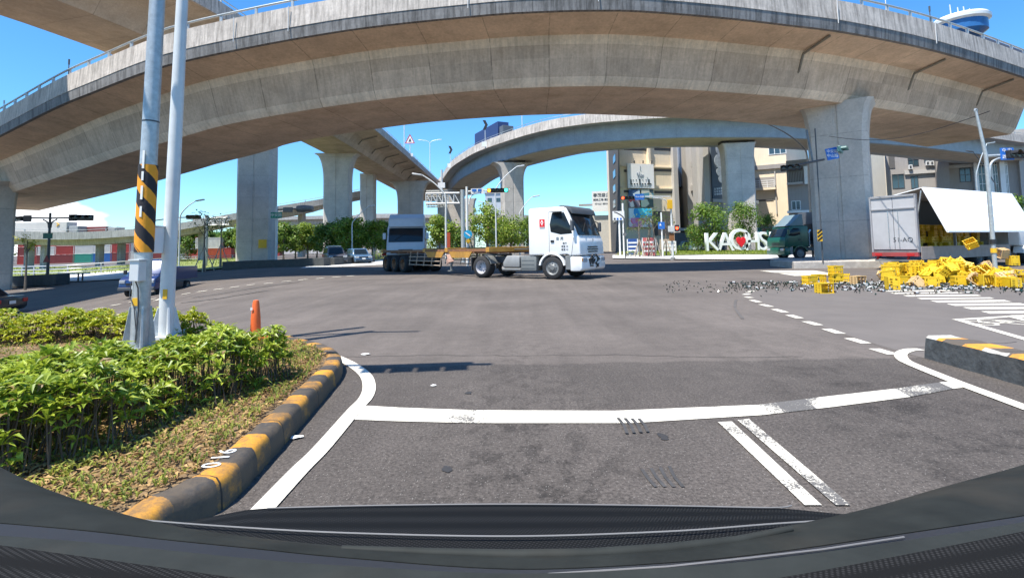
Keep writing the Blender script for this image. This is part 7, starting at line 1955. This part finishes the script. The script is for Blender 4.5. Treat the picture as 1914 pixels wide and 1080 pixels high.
band([(240, 968), (420, 982), (640, 994), (957, 1001), (1250, 992), (1450, 978), (1650, 962)], [(240, 1010), (420, 1040), (640, 1060), (957, 1070), (1250, 1060), (1450, 1030), (1650, 1000)], .985, .985, 'bonnet_rear', M_hood)
# thin bright trims
def trim(pts, z, w, name, m):
    P = [GZ(a, b, z) for a, b in [(q.x, q.y) for q in catmull([(x, y, 0) for x, y in pts], 8)]]
    MB().tube(P, w, 6).build(name, m, ego, smooth=50)
M_trim = mat('bright_bonnet_edge', (.20, .195, .19), .5, .2)
trim([(500, 949), (700, 944), (957, 941.5), (1250, 944.5), (1440, 948), (1480, 944)], .965, .0011, 'bonnet_edge_highlight_strip', M_trim)
trim([(250, 970), (420, 983), (640, 995), (957, 1001.5), (1250, 992.5), (1450, 978), (1640, 966)], .992, .0012, 'bonnet_rear_strip', M_trim)
band([(-40, 846), (0, 872), (100, 918), (250, 965), (400, 996), (640, 1024), (957, 1033), (1250, 1019), (1450, 986), (1620, 950), (1760, 910), (1914, 868), (1960, 850)], [(-40, 972), (0, 976), (160, 990), (320, 1008), (480, 1024), (640, 1040), (957, 1062), (1250, 1050), (1450, 1030), (1700, 994), (1914, 962), (1960, 955)], 1.05, 1.09, 'cowl_panel', M_cowl, crown=.006)
band([(-40, 976), (0, 978), (160, 992), (320, 1010), (480, 1026), (640, 1042), (957, 1064), (1250, 1052), (1450, 1032), (1700, 996), (1914, 964), (1960, 957)], [(-40, 998), (0, 1000), (160, 1014), (320, 1030), (480, 1046), (640, 1058), (957, 1072), (1250, 1062), (1450, 1044), (1700, 1010), (1914, 978), (1960, 970)], 1.095, 1.098, 'rubber_seal', M_black)
band([(-40, 998), (0, 1000), (160, 1012), (320, 1028), (480, 1044), (640, 1056), (957, 1071), (1250, 1060), (1450, 1042), (1700, 1008), (1914, 975), (1960, 968)], [(-40, 1032), (0, 1036), (160, 1056), (320, 1076), (480, 1096), (640, 1108), (957, 1120), (1250, 1112), (1450, 1088), (1700, 1046), (1914, 1002), (1960, 994)], 1.105, 1.11, 'dashboard_lip', M_cowl2)
band([(-60, 1010), (0, 1018), (160, 1040), (320, 1062), (480, 1084), (640, 1100), (957, 1112), (1250, 1104), (1450, 1080), (1700, 1034), (1914, 992), (1960, 984)], [(-60, 1250), (480, 1260), (957, 1260), (1450, 1260), (1960, 1230)], 1.112, 1.13, 'dashboard', M_dash)
P = [GZ(a, b, 1.078) for a, b in ((640, 1026), (800, 1033), (957, 1038), (1100, 1036), (1250, 1026), (1380, 1010), (1480, 988))]
MB().tube(P, [.004, .005, .006, .006, .006, .005, .003], 8).build('wiper', M_cowl2, ego, smooth=50)
P = [GZ(a, b, 1.1) for a, b in ((1025, 1072), (1250, 1058), (1400, 1042), (1538, 1026), (1690, 1003))]
MB().tube(P, .0009, 6).build('wiper_blade_strip', M_trim, ego)
